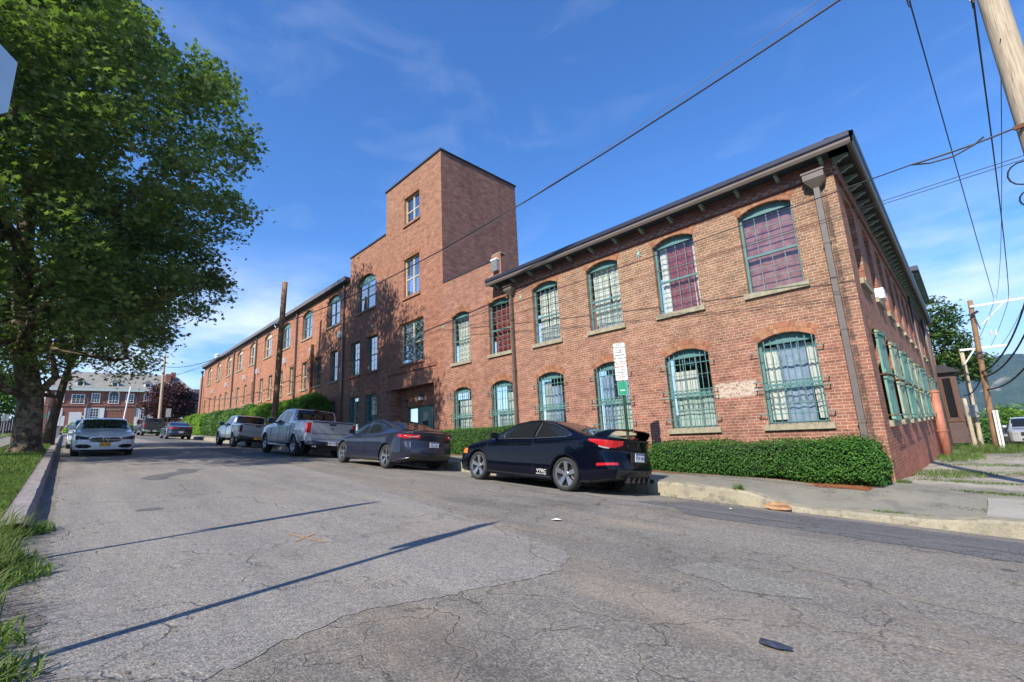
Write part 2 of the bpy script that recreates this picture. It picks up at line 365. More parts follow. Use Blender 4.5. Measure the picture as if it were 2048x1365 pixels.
def copy_tree(o, parent=None):
    kids = [c for c in bpy.data.objects if c.parent == o]
    c = o.copy(); C.objects.link(c)
    if parent is not None: c.parent = parent
    for k in kids: copy_tree(k, c)
    return c
def np_mesh(name, V, Fc, mat, smooth=False):
    """V (n,3), Fc (m,k) uniform polygons"""
    me = bpy.data.meshes.new(name); n, k = Fc.shape
    me.vertices.add(len(V)); me.vertices.foreach_set('co', V.astype(np.float32).ravel())
    me.loops.add(n*k); me.loops.foreach_set('vertex_index', Fc.astype(np.int32).ravel())
    me.polygons.add(n); me.polygons.foreach_set('loop_start', np.arange(0, n*k, k, dtype=np.int32))
    me.update(calc_edges=True); me.materials.append(M[mat] if isinstance(mat, str) else mat)
    if smooth: me.polygons.foreach_set('use_smooth', np.ones(n, bool))
    return me
def text_obj(name, body, size, T, mat, parent, thick=.002, align='CENTER', sx=1.0, world=False, offset=0):
    cu = bpy.data.curves.new(name, 'FONT'); cu.body = body; cu.size = size; cu.align_x = align; cu.align_y = 'CENTER'; cu.extrude = thick; cu.resolution_u = 3; cu.offset = offset
    tmp = bpy.data.objects.new(name, cu); C.objects.link(tmp)
    dg = bpy.context.evaluated_depsgraph_get(); me = bpy.data.meshes.new_from_object(tmp.evaluated_get(dg))
    bpy.data.objects.remove(tmp); me.transform(T @ Matrix.Diagonal((sx, 1, 1, 1))); me.materials.clear(); me.materials.append(M[mat]); me.name = name
    return link(name, me, parent, world)
# ================================================================== terrain and road
def along(x):
    x = np.asarray(x, float); a = -.0475*x
    a = np.where(x < -84, .0475*84+(-x-84)*.008, a); return np.where(x > 6, -.285-(x-6)*.01, a)
def cprof(y):
    y = np.asarray(y, float); return np.where(y < 6.83, 1.18+.03*np.maximum(y, -1.5), 1.385+.1*(y-6.83))
def sst(x, a, b):
    t = np.clip((np.asarray(x, float)-a)/(b-a), 0, 1); return t*t*(3-2*t)
def Hroad(x, y): return along(x)-cprof(y)
def Hwalk(x, y):
    x = np.asarray(x, float); y = np.asarray(y, float)
    w = -1.31-.0475*np.clip(x, -90, 0)-.02*np.maximum(x, 0)-.0*y
    return w-.20*sst(x, -3.7, -2.2)*(1-sst(y, 8.8, 10.9))*(1-.0*x)
def Halley(x, y):
    x = np.asarray(x, float); y = np.asarray(y, float)
    a = -1.0-.03*y-.012*np.clip(x, -2, 30); t = sst(y, 11.0, 15.0)
    far = np.where(y > 44, -(y-44)*.10, 0); far = np.maximum(far, -24)
    return Hwalk(x, np.minimum(y, 11.6))*(1-t)+a*t+far
def Hverge(x, y): return along(x)-1.03+.018*np.maximum(-np.asarray(y, float)-.35, 0)
def Hground(x, y):
    x = np.asarray(x, float); y = np.asarray(y, float)
    h = np.where(y < -.3, np.where(x < -2.5, Hverge(x, np.maximum(y, -40)), Hroad(x, y)), Hroad(x, y))
    h = np.where(y > 8.1, Hroad(x, 8.1)-.1, h); h = np.where(y > 9.5, Hwalk(x, y), h)
    h = np.where(y > 11.3, Halley(x, y), h); return h
def hz(fn, x, y): return float(fn(x, y))
def grid_sheet(name, fn, xs, ys, off, mat, kind='structure', smooth=True, uv=None):
    X, Y = np.meshgrid(np.array(xs, float), np.array(ys, float), indexing='ij'); Z = fn(X, Y)+off
    V = np.stack([X, Y, Z], -1).reshape(-1, 3); a, b = X.shape
    i = (np.arange(a-1)[:, None]*b+np.arange(b-1)[None]).ravel(); Fc = np.stack([i, i+b, i+b+1, i+1], 1)
    o = link(name, np_mesh(name, V, Fc, mat, smooth)); 
    if kind: o['kind'] = kind
    return o
def lin(a, b, s): return list(np.linspace(a, b, max(2, int(round(abs(b-a)/s))+1)))

def mat_asphalt(name, base, speck=.5, crack=.6, tanv=.3, dark=.3, scale=1.0, streak=0, vscale=.55):
    t = NT(name); v = t.coord()
    agg = t.noise(v, 70*scale, 3, .75); agg2 = t.n('ShaderNodeTexVoronoi'); agg2.inputs['Scale'].default_value = 60*scale; t.l(v, agg2.inputs['Vector'])
    col = t.mix(t.ramp(agg, .32, .68), tuple(x*(1-speck) for x in base), tuple(min(1, x*(1+speck)) for x in base))
    col = t.mix(.55, col, t.mix(t.ramp(agg2.outputs['Color'], .2, .8), (.55, .55, .56), (1.4, 1.38, 1.33)), 'MULTIPLY')
    big = t.noise(t.mapping(v, (.35, .9, 1)), 1.3, 7, .68, .3)
    col = t.mix(t.math('MULTIPLY', t.ramp(big, .50, .70), tanv), col, tuple(x*k for x, k in zip(base, (1.75, 1.45, 1.1))))
    b2 = t.noise(t.mapping(v, (.5, 1.1, 1), loc=(3, 7, 0)), .75, 6, .65)
    col = t.mix(t.math('MULTIPLY', t.ramp(b2, .50, .68), dark), col, (.45, .45, .47), 'MULTIPLY')
    # cracks: edges of a distorted cell pattern, kept only in worn areas
    nzv = t.n('ShaderNodeTexNoise'); nzv.inputs['Scale'].default_value = 2.2; nzv.inputs['Detail'].default_value = 6; t.l(v, nzv.inputs['Vector'])
    dv = t.n('ShaderNodeVectorMath', operation='MULTIPLY_ADD'); t.l(nzv.outputs['Color'], dv.inputs[0]); dv.inputs[1].default_value = (.9, .9, 0); t.l(v, dv.inputs[2])
    vo = t.n('ShaderNodeTexVoronoi', feature='DISTANCE_TO_EDGE'); vo.inputs['Scale'].default_value = vscale; t.l(dv.outputs[0], vo.inputs['Vector'])
    vo2 = t.n('ShaderNodeTexVoronoi', feature='DISTANCE_TO_EDGE'); vo2.inputs['Scale'].default_value = vscale*2.9; t.l(dv.outputs[0], vo2.inputs['Vector'])
    k1 = t.ramp(vo.outputs['Distance'], .003, .008, (1, 1, 1, 1), (0, 0, 0, 1))
    k2 = t.math('MULTIPLY', t.ramp(vo2.outputs['Distance'], .004, .012, (1, 1, 1, 1), (0, 0, 0, 1)), t.ramp(t.noise(v, .5, 3), .48, .56))
    k = t.math('MULTIPLY', t.math('MAXIMUM', k1, k2), t.ramp(t.noise(v, 1.6, 3), .36, .46))
    edge = t.math('MULTIPLY', t.ramp(vo.outputs['Distance'], .01, .05, (1, 1, 1, 1), (0, 0, 0, 1)), t.ramp(t.noise(v, 3.5, 4, .7), .46, .58))
    col = t.mix(t.math('MULTIPLY', edge, crack*.38), col, tuple(x*kk for x, kk in zip(base, (1.9, 1.6, 1.25))))
    col = t.mix(t.math('MULTIPLY', k, crack), col, (.02, .019, .017))
    st_ = t.noise(t.mapping(v, (.12, 1.5, 1), loc=(1, 2, 0)), 1.2, 5, .6); col = t.mix(.6, col, t.mix(t.ramp(st_, .36, .64), (.80, .80, .82), (1.16, 1.15, 1.12)), 'MULTIPLY')
    # tar spots
    ts = t.n('ShaderNodeTexVoronoi'); ts.inputs['Scale'].default_value = .75; t.l(v, ts.inputs['Vector'])
    col = t.mix(t.math('MULTIPLY', t.ramp(ts.outputs['Distance'], .028, .05, (1, 1, 1, 1), (0, 0, 0, 1)), .65), col, (.04, .04, .042))
    t.bump(t.math('SUBTRACT', t.math('ADD', t.math('MULTIPLY', agg, .8), t.math('MULTIPLY', agg2.outputs['Distance'], .6)), t.math('MULTIPLY', k, 1.5)), .55, .012)
    return t.done(col, .9, 0, .25)
M['asphalt'] = mat_asphalt('asphalt', (.205, .196, .178), crack=.45, tanv=.38, dark=.62, vscale=.8)
M['asphalt_light'] = mat_asphalt('asphalt_light', (.240, .233, .220), speck=.42, crack=.2, tanv=.18, dark=.25, vscale=.35)
M['asphalt_dark'] = mat_asphalt('asphalt_dark', (.128, .132, .138), speck=.4, crack=.35, tanv=.1, dark=.35)
M['gutter_strip'] = mat_asphalt('gutter_strip', (.23, .225, .205), crack=.6, tanv=.3, dark=.3)
def mat_ground(name, cols, scale=1.2, bump=.5, fine=40):
    t = NT(name); v = t.coord(); n1 = t.noise(v, scale, 8, .68); n2 = t.noise(v, fine, 4, .7)
    c = t.mix(t.ramp(n1, .38, .62), cols[0], cols[1]); c = t.mix(t.ramp(t.noise(v, scale*2.7, 5), .52, .66), c, cols[2])
    c = t.mix(.6, c, t.mix(t.ramp(n2, .3, .7), (.6, .6, .6), (1.35, 1.35, 1.35)), 'MULTIPLY'); t.bump(n2, bump, .02); return t.done(c, .95, 0, .2)
M['walk'] = mat_ground('walk', [(.21, .205, .175), (.25, .24, .20), (.17, .165, .145)], 1.0, .35, 110)
M['gravel'] = mat_ground('gravel', [(.27, .25, .20), (.42, .40, .35), (.19, .165, .12)], 1.1, .8, 38)
M['lawn'] = mat_ground('lawn', [(.075, .14, .03), (.11, .17, .045), (.15, .15, .07)], .9, .6, 60)
M['dirt'] = mat_ground('dirt', [(.15, .12, .09), (.21, .18, .13), (.10, .085, .06)], 1.5, .8, 50)
M['mulch'] = mat_ground('mulch', [(.22, .085, .04), (.30, .12, .06), (.14, .06, .035)], 3, .9, 60)
M['kerb_old'] = mat_ground('kerb_old', [(.27, .25, .19), (.36, .33, .24), (.20, .185, .15)], 2.6, .6, 55)
M['granite'] = mat_ground('granite', [(.26, .24, .235), (.34, .31, .30), (.19, .175, .175)], 3.0, .6, 80)
M['concrete'] = mat_ground('concrete', [(.29, .28, .255), (.34, .33, .30), (.23, .22, .20)], 1.0, .3, 90)

xs = lin(-1500, -100, 60)+lin(-95, 14, 1.0)+lin(20, 200, 12)+lin(300, 1500, 100)
ys = lin(-1500, -60, 60)+lin(-50, -5, 3)+lin(-3, 12, .6)[:-1]+lin(12, 60, 2)+lin(66, 320, 12)+lin(400, 1900, 120)
grid_sheet('ground', lambda x, y: Hground(x, y)-.06-(y > 11.3)*.0, xs, ys, 0, 'lawn')
grid_sheet('road', Hroad, lin(-2.5, 14, .5), lin(-14, -.3, .7)+[0, 1, 2, 3, 4, 5, 6, 6.83, 7.5, 8.2, 8.8], 0, 'asphalt')
grid_sheet('road_far', Hroad, lin(-92, -2.5, 1.0), [-.25, 0, 1, 2, 3, 4, 5, 6, 6.83, 7.5, 8.2, 8.8], 0, 'asphalt').name = 'road'
def patch(name, poly, mat, off=.004, fn=Hroad, wob=.05, step=.35, seed=1):
    r = random.Random(seed); pts = []
    for i, a in enumerate(poly):
        b = poly[(i+1) % len(poly)]; n = max(1, int(math.hypot(b[0]-a[0], b[1]-a[1])/step))
        for k in range(n):
            t = k/n; pts.append((a[0]+(b[0]-a[0])*t+r.uniform(-wob, wob), a[1]+(b[1]-a[1])*t+r.uniform(-wob, wob)))
    vs = [Vector((p[0], p[1], 0)) for p in pts]; tr = tessellate_polygon([vs])
    me = bpy.data.meshes.new(name); me.from_pydata([(p[0], p[1], hz(fn, p[0], p[1])+off) for p in pts], [], [tuple(t) for t in tr])
    # keep all faces looking up
    me.update(); me.materials.append(M[mat])
    for p in me.polygons:
        if p.normal.z < 0: p.flip()
    return tag(link(name, me), kind='structure')
patch('road_patch', [(-60, .02), (-7.4, .02), (-5.0, .02), (-3.4, .02), (-2.75, .55), (-2.95, 1.0), (-3.06, 1.45), (-2.96, 1.95), (-2.84, 2.5), (-2.75, 3.15), (-3.05, 3.62), (-4.5, 3.9), (-6.9, 4.2), (-10.2, 4.7), (-16.5, 5.2), (-17.4, 4.5), (-60, 4.4)], 'asphalt_light', .004, seed=3, step=.07, wob=.035)
patch('road_patch', [(-17.2, 5.15), (-60, 4.6), (-60, 6.5), (-30, 6.5), (-17.5, 6.4), (-16, 5.9)], 'asphalt_dark', .004, seed=4)
patch('road_patch', [(-15.6, 2.35), (-15.0, 2.75), (-14.3, 2.5), (-13.7, 2.05), (-13.4, 1.85), (-12.8, 1.75), (-12.7, 1.4), (-13.3, 1.35), (-13.9, 1.55), (-14.3, 1.95), (-14.8, 2.2)], 'asphalt_dark', .008, wob=.06, seed=5)
patch('road_patch', [(-8.62, .88), (-8.4, .82), (-8.3, .98), (-8.4, 1.12), (-8.6, 1.08)], 'asphalt_dark', .008, wob=.03, step=.2, seed=6)
patch('road_patch', [(-3.2, 6.45), (-2.4, 6.45), (-1.4, 6.5), (.5, 6.4), (4, 6.2), (4, 6.82), (.3, 6.82), (-3.6, 6.82)], 'asphalt_dark', .004, wob=.06, seed=7)
patch('road_patch', [(-4.3, 6.86), (-.3, 6.86), (4, 6.86), (4, 8.0), (-.5, 8.1), (-2.2, 8.2), (-4.0, 8.3)], 'asphalt_dark', .004, wob=.05, seed=8)
patch('road_patch', [(-66, 6.9), (-4.4, 6.9), (-4.1, 8.68), (-66, 8.68)], 'gutter_strip', .004, wob=.03, seed=9)
patch('road_patch', [(-2.2, 3.9), (-1.6, 3.75), (-1.1, 3.9), (-1.3, 4.25), (-1.9, 4.4)], 'gutter_strip', .004, wob=.05, step=.2, seed=10)
# orange utility survey mark sprayed on the asphalt
M['spray'] = simple('spray', (.42, .25, .13), .85, var=.3, scale=20)
mb = MB()
for a, b in (((-5.62, 1.9), (-5.0, 2.05)), ((-5.45, 2.12), (-5.2, 1.82))):
    d = Vector((b[0]-a[0], b[1]-a[1])).normalized(); n = Vector((-d.y, d.x))*.012
    mb.quad(*[(p[0], p[1], hz(Hroad, p[0], p[1])+.009) for p in ((a[0]-n.x, a[1]-n.y), (b[0]-n.x, b[1]-n.y), (b[0]+n.x, b[1]+n.y), (a[0]+n.x, a[1]+n.y))], 'spray')
tag(mb.obj('road_marking'), kind='structure')

# kerbs
def kerb(name, xs, ya, yb, topfn, mat, roadfn, flip=1):
    mb = MB(); n = len(xs); r = random.Random(4)
    for i in range(n-1):
        q = []
        for x in (xs[i], xs[i+1]):
            zr_ = hz(roadfn, x, ya)-.05; zt = hz(topfn, x, yb); q_ = .25 if mat == 'granite' else 1; yy = ya+q_*(.02*math.sin(x*3.1)+.014*math.sin(x*7.7)+r.uniform(-.008, .008)); zt += q_*.008*math.sin(x*5.3)
            q.append([(x, yy, zr_), (x, yy+.02*flip, zt-.03), (x, yy+.06*flip, zt+.004), (x, yb, zt+.006), (x, yb, zt-.2)])
        for k in range(4): mb.quad(q[0][k], q[1][k], q[1][k+1], q[0][k+1], mat)
    return tag(mb.obj(name, smooth=False), kind='structure')
kerb('kerb', lin(-66, -8, .6)[:-1]+lin(-8, -1.9, .15), 8.70, 8.96, Hwalk, 'kerb_old', Hroad)
kerb('kerb', lin(-62, -7.3, .5), -.16, -.40, lambda x, y: along(x)-1.03, 'granite', Hroad, -1)
kerb('kerb', lin(-1.9, 0.1, .2), 8.70, 9.0, lambda x, y: Hwalk(x, y)+.03+.10*sst(x, -.9, -.2), 'kerb_old', Hroad)
grid_sheet('sidewalk', Hwalk, lin(-66, -6, 1)[:-1]+lin(-6, 8, .25), [8.95, 9.2, 9.6, 10, 10.4, 10.8, 11.2, 11.5], 0, 'walk')
grid_sheet('alley', Halley, [-2.6, -1.6, -.8, 0, .8, 1.6, 2.4, 3.2, 4, 5, 6], lin(11.5, 16, .5)[:-1]+lin(16, 47, 1), .0, 'gravel')
patch('sidewalk_ramp', [(-.38, 8.75), (2.5, 8.72), (2.5, 10.6), (-.3, 10.3)], 'concrete', .05, Hwalk, wob=.02, seed=11)
patch('mulch_bed', [(-7.2, 10.12), (-1.75, 10.28), (-1.6, 11.45), (-7.2, 11.45)], 'mulch', .006, Hwalk, wob=.03, seed=12)
patch('mulch_bed', [(-66, 10.0), (-26, 10.0), (-26, 11.45), (-66, 11.45)], 'mulch', .006, Hwalk, wob=.03, seed=13)
patch('mulch_bed', [(-16.2, 10.3), (-10, 10.3), (-10, 11.45), (-16.2, 11.45)], 'mulch', .006, Hwalk, wob=.03, seed=14)
grid_sheet('verge', Hverge, lin(-90, -2.6, 1), [-1.9, -1.4, -.9, -.38], 0, 'dirt')
grid_sheet('left_sidewalk', Hverge, lin(-90, -2.6, 1), [-3.4, -2.6, -2.0], .004, 'walk').name = 'sidewalk'
patch('path', [(1.0, 40), (-.9, 33), (-.6, 30), (.2, 27), (2.2, 28), (3.2, 41)], 'walk', .006, Halley, wob=.1, seed=15)

# far shore, lake and hills
M['water'] = NT('water').done((.10, .16, .24), .12, 0, .5)
mb = MB(); mb.quad((-3000, 250, -30), (4000, 250, -30), (4000, 2600, -30), (-3000, 2600, -30), 'water'); tag(mb.obj('lake'), kind='structure')
def hill(name, xs, ys, fn, mat):
    return grid_sheet(name, fn, xs, ys, 0, mat)
t = NT('hill_wood'); v = t.coord(); n1 = t.noise(v, .012, 8, .7); n2 = t.noise(v, .09, 5, .7)
c = t.mix(t.ramp(n1, .4, .62), (.03, .055, .028), (.055, .09, .042)); c = t.mix(.7, c, t.mix(t.ramp(n2, .35, .65), (.55, .6, .6), (1.35, 1.3, 1.2)), 'MULTIPLY')
c = t.mix(t.ramp(t.noise(v, .006, 4), .66, .70), c, (.30, .26, .20)); t.bump(n2, .8, 8); M['hill_wood'] = t.done(c, .95, 0, .1)
def hf(x, y):
    ridge = 30+165*sst(y, 1750, 2250)*(.30+.70*sst(x, -300, 15))*(1+.10*np.sin(x*.011+.4)+.05*np.sin(x*.031))+10*np.sin(x*.02)*np.sin(y*.013)+5*np.sin(x*.07+y*.05)
    back = 60*sst(y, 2250, 3300)*(.5+.5*np.sin(x*.0022+1.0)); return np.where(y < 1650, -32, -32+(ridge+back)*sst(y, 1620, 1760))
hill('hills', lin(-1200, 1800, 15), lin(1600, 3600, 25), hf, 'hill_wood')

# ================================================================== the brick building
BLD = empty('brick_building', (-20, 11.5, -1), 'long red brick mill building with teal windows and a square tower beside the street', 'building')
YF = 11.5; SX, SY = -1.53, 11.5; SD = Vector((-.0276, .9996, 0)).normalized(); SN = Vector((SD.y, -SD.x, 0))
def tri_wall(name, outer, holes, to3, mat, depth_vec, reveal_mat=None, parent=BLD, rev=None):
    polys = [[Vector((a, b, 0)) for a, b in outer]]+[[Vector((a, b, 0)) for a, b in h] for h in holes]
    tr = tessellate_polygon(polys); flat = [p for q in polys for p in q]
    mb = MB(); mb.add([to3(p.x, p.y) for p in flat], [tuple(t) for t in tr], mat)
    for h in holes:
        n = len(h)
        for i in range(n):
            a, b = to3(*h[i]), to3(*h[(i+1) % n]); mb.quad(a, b, b+depth_vec, a+depth_vec, reveal_mat or mat)
    return mb.obj(name, parent, world=True)
def arch_pts(x0, x1, z0, zs, rise, n=8):
    pts = [(x0, z0), (x1, z0)]
    if rise <= 0: return pts+[(x1, zs), (x0, zs)]
    wd = (x1-x0)/2; r = (wd*wd+rise*rise)/(2*rise); cz = zs+rise-r; cx = (x0+x1)/2; a = math.asin(min(1, wd/r))
    for k in range(n+1):
        t = a-2*a*k/n; pts.append((cx+r*math.sin(t), cz+r*math.cos(t)))
    return pts
to_front = lambda a, b: Vector((a, YF, b))
def to_side(a, b): return Vector((SX, SY, 0))+SD*(a-SY)+Vector((0, 0, b))

def curtain_mesh(mb, T, x0, x1, z0, z1, mat, amp=.011, per=.13, lean0=0, lean1=0, d=.12):
    n = max(6, int((x1-x0)/.03)); rows = 5; vs = []
    for j in range(rows+1):
        z = z1+(z0-z1)*j/rows; f = j/rows
        for i in range(n+1):
            x = x0+lean0*f+(x1+lean1*f-x0-lean0*f)*i/n
            vs.append(T(x, d+amp*math.sin(2*math.pi*i*(x1-x0)/n/per+.6*math.sin(3*f)), z))
    fs = [(j*(n+1)+i, j*(n+1)+i+1, (j+1)*(n+1)+i+1, (j+1)*(n+1)+i) for j in range(rows) for i in range(n)]
    mb.add(vs, fs, mat)
def window(T, x0, x1, z0, zs, rise, style, parent=BLD, rv=.20, frame='teal', munt='muntin', cols=4, rows=3, sill=True, curtains=(), label=None, transom=True, arch=True, centre=False, glass='glass', sill_mat='stone', raised=False, lower_dark=False):
    """T(x, depth into the wall, z) -> world point. depth 0 is the brick face"""
    fr = MB(); fw_ = .052
    def bx(a0, a1, d0, d1, b0, b1, mat):
        vs = [T(x, d, z) for x in (a0, a1) for d in (d0, d1) for z in (b0, b1)]
        fr.add(vs, [(0, 1, 3, 2), (4, 6, 7, 5), (0, 4, 5, 1), (2, 3, 7, 6), (0, 2, 6, 4), (1, 5, 7, 3)], mat)
    d0, d1 = rv-.07, rv
    bx(x0, x0+fw_, d0, d1, z0, zs, frame); bx(x1-fw_, x1, d0, d1, z0, zs, frame)
    bx(x0+fw_, x1-fw_, d0, d1, z0, z0+.05, frame); bx(x0+fw_, x1-fw_, d0, d1, zs-.05, zs, frame)
    if rise > 0:    # segmental head panel
        pts = arch_pts(x0, x1, zs, zs, rise)[2:]; pts = [(x0, zs)]+[(x1, zs)]+pts[1:-1]
        n = len(pts); vs = [T(a, d0+.015, b) for a, b in pts]; fr.add(vs, [tuple(range(n))], frame)
    mid = z0+(zs-z0)*.47
    bx(x0+fw_, x1-fw_, d0+.01, d1-.005, mid-.028, mid+.028, frame)
    if centre: bx((x0+x1)/2-.04, (x0+x1)/2+.04, d0+.005, d1+.002, z0+.05, zs-.05, frame)
    lo, hi = (z0+.05, mid-.035), (mid+.035, zs-.05)
    mw = .0065
    halves = [(x0+fw_, x1-fw_)] if not centre else [(x0+fw_, (x0+x1)/2-.04), ((x0+x1)/2+.04, x1-fw_)]
    for (b0, b1) in (lo, hi):
        for (h0, h1) in halves:
            cc = cols if not centre else max(1, cols//2)
            for i in range(1, cc): xx = h0+(h1-h0)*i/cc; bx(xx-mw, xx+mw, d0+.03, d0+.05, b0, b1, munt)
            for j in range(1, rows): zz = b0+(b1-b0)*j/rows; bx(h0, h1, d0+.028, d0+.052, zz-mw, zz+mw, munt)
    if raised: bx(x0+fw_, x1-fw_, d0-.01, d0+.02, mid-.30, mid-.25, frame)
    wo = fr.obj('window', parent, world=True)
    if label: wo['label'] = label
    g = MB(); g.quad(T(x0+fw_, d0+.04, z0+.05), T(x1-fw_, d0+.04, z0+.05), T(x1-fw_, d0+.04, zs-.05), T(x0+fw_, d0+.04, zs-.05), glass)
    g.obj('pane', wo)
    if curtains:
        c = MB()
        for cu in curtains: curtain_mesh(c, T, x0+(x1-x0)*cu[0], x0+(x1-x0)*cu[1], z0+(zs-z0)*cu[2], z0+(zs-z0)*cu[3], cu[4], *(cu[5:] if len(cu) > 5 else ()), d=rv+.10)
        c.obj('curtain', wo)
    bk = MB(); e = .45
    bk.quad(T(x0-.3, rv+.9, z0-.3), T(x1+.3, rv+.9, z0-.3), T(x1+.3, rv+.9, zs+.4), T(x0-.3, rv+.9, zs+.4), 'room')
    bk.obj('room_wall', wo)
    if sill:
        s = MB(); vs = []
        for x, z_off in ((x0-.09, 0), (x1+.09, 0)):
            vs += [T(x, -.07, z0-.13), T(x, -.07, z0-.01), T(x, rv-.06, z0+.015), T(x, rv-.06, z0-.13)]
        s.add(vs, [(0, 1, 2, 3), (4, 7, 6, 5), (0, 4, 5, 1), (1, 5, 6, 2), (3, 2, 6, 7), (0, 3, 7, 4)], sill_mat); s.obj('sill', wo)
    if arch:
        a = MB()
        if rise > 0:
            wd = (x1-x0)/2; r = (wd*wd+rise*rise)/(2*rise); cz = zs+rise-r; cx = (x0+x1)/2; an = math.asin(min(1, wd/r)); an2 = an*1.0
            for ring in range(2):
                r0 = r+.006+ring*.115; r1 = r0+.105; n = int(2*an2*r0/.071)
                for k in range(n):
                    t0 = -an2+2*an2*(k+.07)/n; t1 = -an2+2*an2*(k+.93)/n
                    q = [(cx+r0*math.sin(t0), cz+r0*math.cos(t0)), (cx+r0*math.sin(t1), cz+r0*math.cos(t1)), (cx+r1*math.sin(t1), cz+r1*math.cos(t1)), (cx+r1*math.sin(t0), cz+r1*math.cos(t0))]
                    vs = [T(p[0], -.006, p[1]) for p in q]+[T(p[0], .02, p[1]) for p in q]
                    a.add(vs, [(0, 1, 2, 3), (0, 4, 5, 1), (1, 5, 6, 2), (2, 6, 7, 3), (3, 7, 4, 0)], 'brick_arch')
        else:
            n = int((x1-x0+.2)/.071)
            for k in range(n):
                a0 = x0-.1+(x1-x0+.2)*(k+.07)/n; a1 = x0-.1+(x1-x0+.2)*(k+.93)/n
                vs = [T(p, d, z) for d in (-.006, .02) for p, z in ((a0, zs+.008), (a1, zs+.008), (a1, zs+.205), (a0, zs+.205))]
                a.add(vs, [(0, 1, 2, 3), (0, 4, 5, 1), (1, 5, 6, 2), (2, 6, 7, 3), (3, 7, 4, 0)], 'brick_arch')
        a.obj('brick_lintel', wo)
    return wo
def window_grille(T, x0, x1, z0, z1, parent=BLD, rings=True, n=8, proud=.10, ring_z=None):
    g = MB(); r = .009
    rz = ring_z if ring_z is not None else z0+(z1-z0)*.50
    e = .16
    def bar(x, za, zb): g.tube([T(x, -proud, za), T(x, -proud, zb)], r, 5, 'grille', cap=False)
    for k in range(n+1):
        x = x0+.04+(x1-x0-.08)*k/n; bar(x, z0+.02, z1-.02)
        if rings: g.tube([T(x, -proud, z1-.02), T(x, -proud, z1+.05)], [.016, .002], 5, 'grille')
    for z in (z0+.22, z1-.22)+((rz-.085, rz+.085) if rings else (rz,)):
        g.tube([T(x0-e, -proud-.02, z), T(x1+e, -proud-.02, z)], .011, 5, 'grille')
        for x in (x0-e+.03, x1+e-.03): g.tube([T(x, -proud-.02, z), T(x, .02, z-.01)], .011, 5, 'rust')
    if rings:
        w_ = (x1-x0-.08)/n
        for k in range(n):
            cx = x0+.04+w_*(k+.5); pts = [T(cx+w_*.42*math.cos(a), -proud, rz+.07*math.sin(a)) for a in np.linspace(0, 2*math.pi, 13)]
            g.tube(pts, .006, 4, 'grille', cap=False)
    return g.obj('window_grille', parent, world=True)
TF = lambda x, d, z: Vector((x, YF+d, z))
def TS(y, d, z): p = to_side(y, z); return p-SN*d
# --- front wing: six bays
bays = [-3.0, -5.33, -7.68, -10.07, -12.45, -14.84]; HW = .59
up_c = [((0, 1, 0, 1, 'cur_rose', .004, .5),), ((.2, .86, 0, 1, 'cur_red', .02, .13, -.05, .05), (.05, .24, 0, 1, 'cur_white'), (.80, .97, 0, 1, 'cur_white')), ((.05, .55, .1, 1, 'cur_white'), (.55, .95, .0, 1, 'cur_white', .02, .2, .1, 0), (.1, .9, 0, .42, 'cur_grey')),
        ((.08, .38, .3, .95, 'cur_white', .01, .3), (.42, .66, .3, .95, 'cur_white', .01, .3), (.70, .95, .3, .95, 'cur_white', .01, .3), (.05, .95, 0, .3, 'cur_grey')), ((.05, .97, 0, .96, 'cur_red', .03, .25),), ((.05, .96, 0, .88, 'cur_white', .03, .24),)]
lo_c = [((.02, .26, .05, .95, 'cur_white', .02, .1, 0, .04), (.26, .76, .0, .97, 'cur_blue', .015, .22), (.76, .97, .05, .95, 'cur_white', .02, .1, .06, 0)), ((.06, .62, .42, .80, 'cur_white', .004, .9), (.05, .95, 0, .45, 'cur_mint', .01, .5)),
        ((.05, .4, 0, .9, 'cur_blue', .03, .16), (.62, .95, .4, .85, 'cur_blue', .03, .16), (.38, .95, 0, .5, 'cur_mint', .01, .5)), ((.05, .34, .0, .95, 'cur_grey'), (.34, .72, .05, .85, 'cur_blue', .03, .18)), ((.5, .95, .2, .85, 'cur_mint', .02, .4), (.05, .45, 0, .5, 'cur_grey')), ((.35, .75, .2, .8, 'cur_white', .02, .2), (.05, .35, 0, .8, 'cur_grey'))]
holes = []
for b in bays:
    holes.append(arch_pts(b-HW, b+HW, 3.02, 4.98, .16)); holes.append(arch_pts(b-HW, b+HW, -.06, 1.80, .17))
outer = [(-16.04, -1.9), (SX, -1.9), (SX, 5.62), (-12.2, 5.62), (-12.2, 6.95), (-12.75, 6.95), (-12.75, 6.72), (-16.04, 6.72)]
tri_wall('front_wall', outer, holes, to_front, 'brick_front', Vector((0, .20, 0)))
wtxt_u = ['rose curtain', 'red curtain between white ones', 'bunched white curtain over a raised sash', 'white blinds', 'deep red curtain', 'plain white curtain']
for i, b in enumerate(bays):
    window(TF, b-HW, b+HW, 3.02, 4.98, .16, 0, curtains=up_c[i], cols=4 if i in (0, 1, 4) else 5, rows=3 if i < 2 else 4, raised=(i == 2), label='upper arched teal window with '+wtxt_u[i])
    window(TF, b-HW, b+HW, -.06, 1.80, .17, 0, curtains=lo_c[i], cols=3, rows=2)
    window_grille(TF, b-HW, b+HW, -.06, 1.78, ring_z=.80)
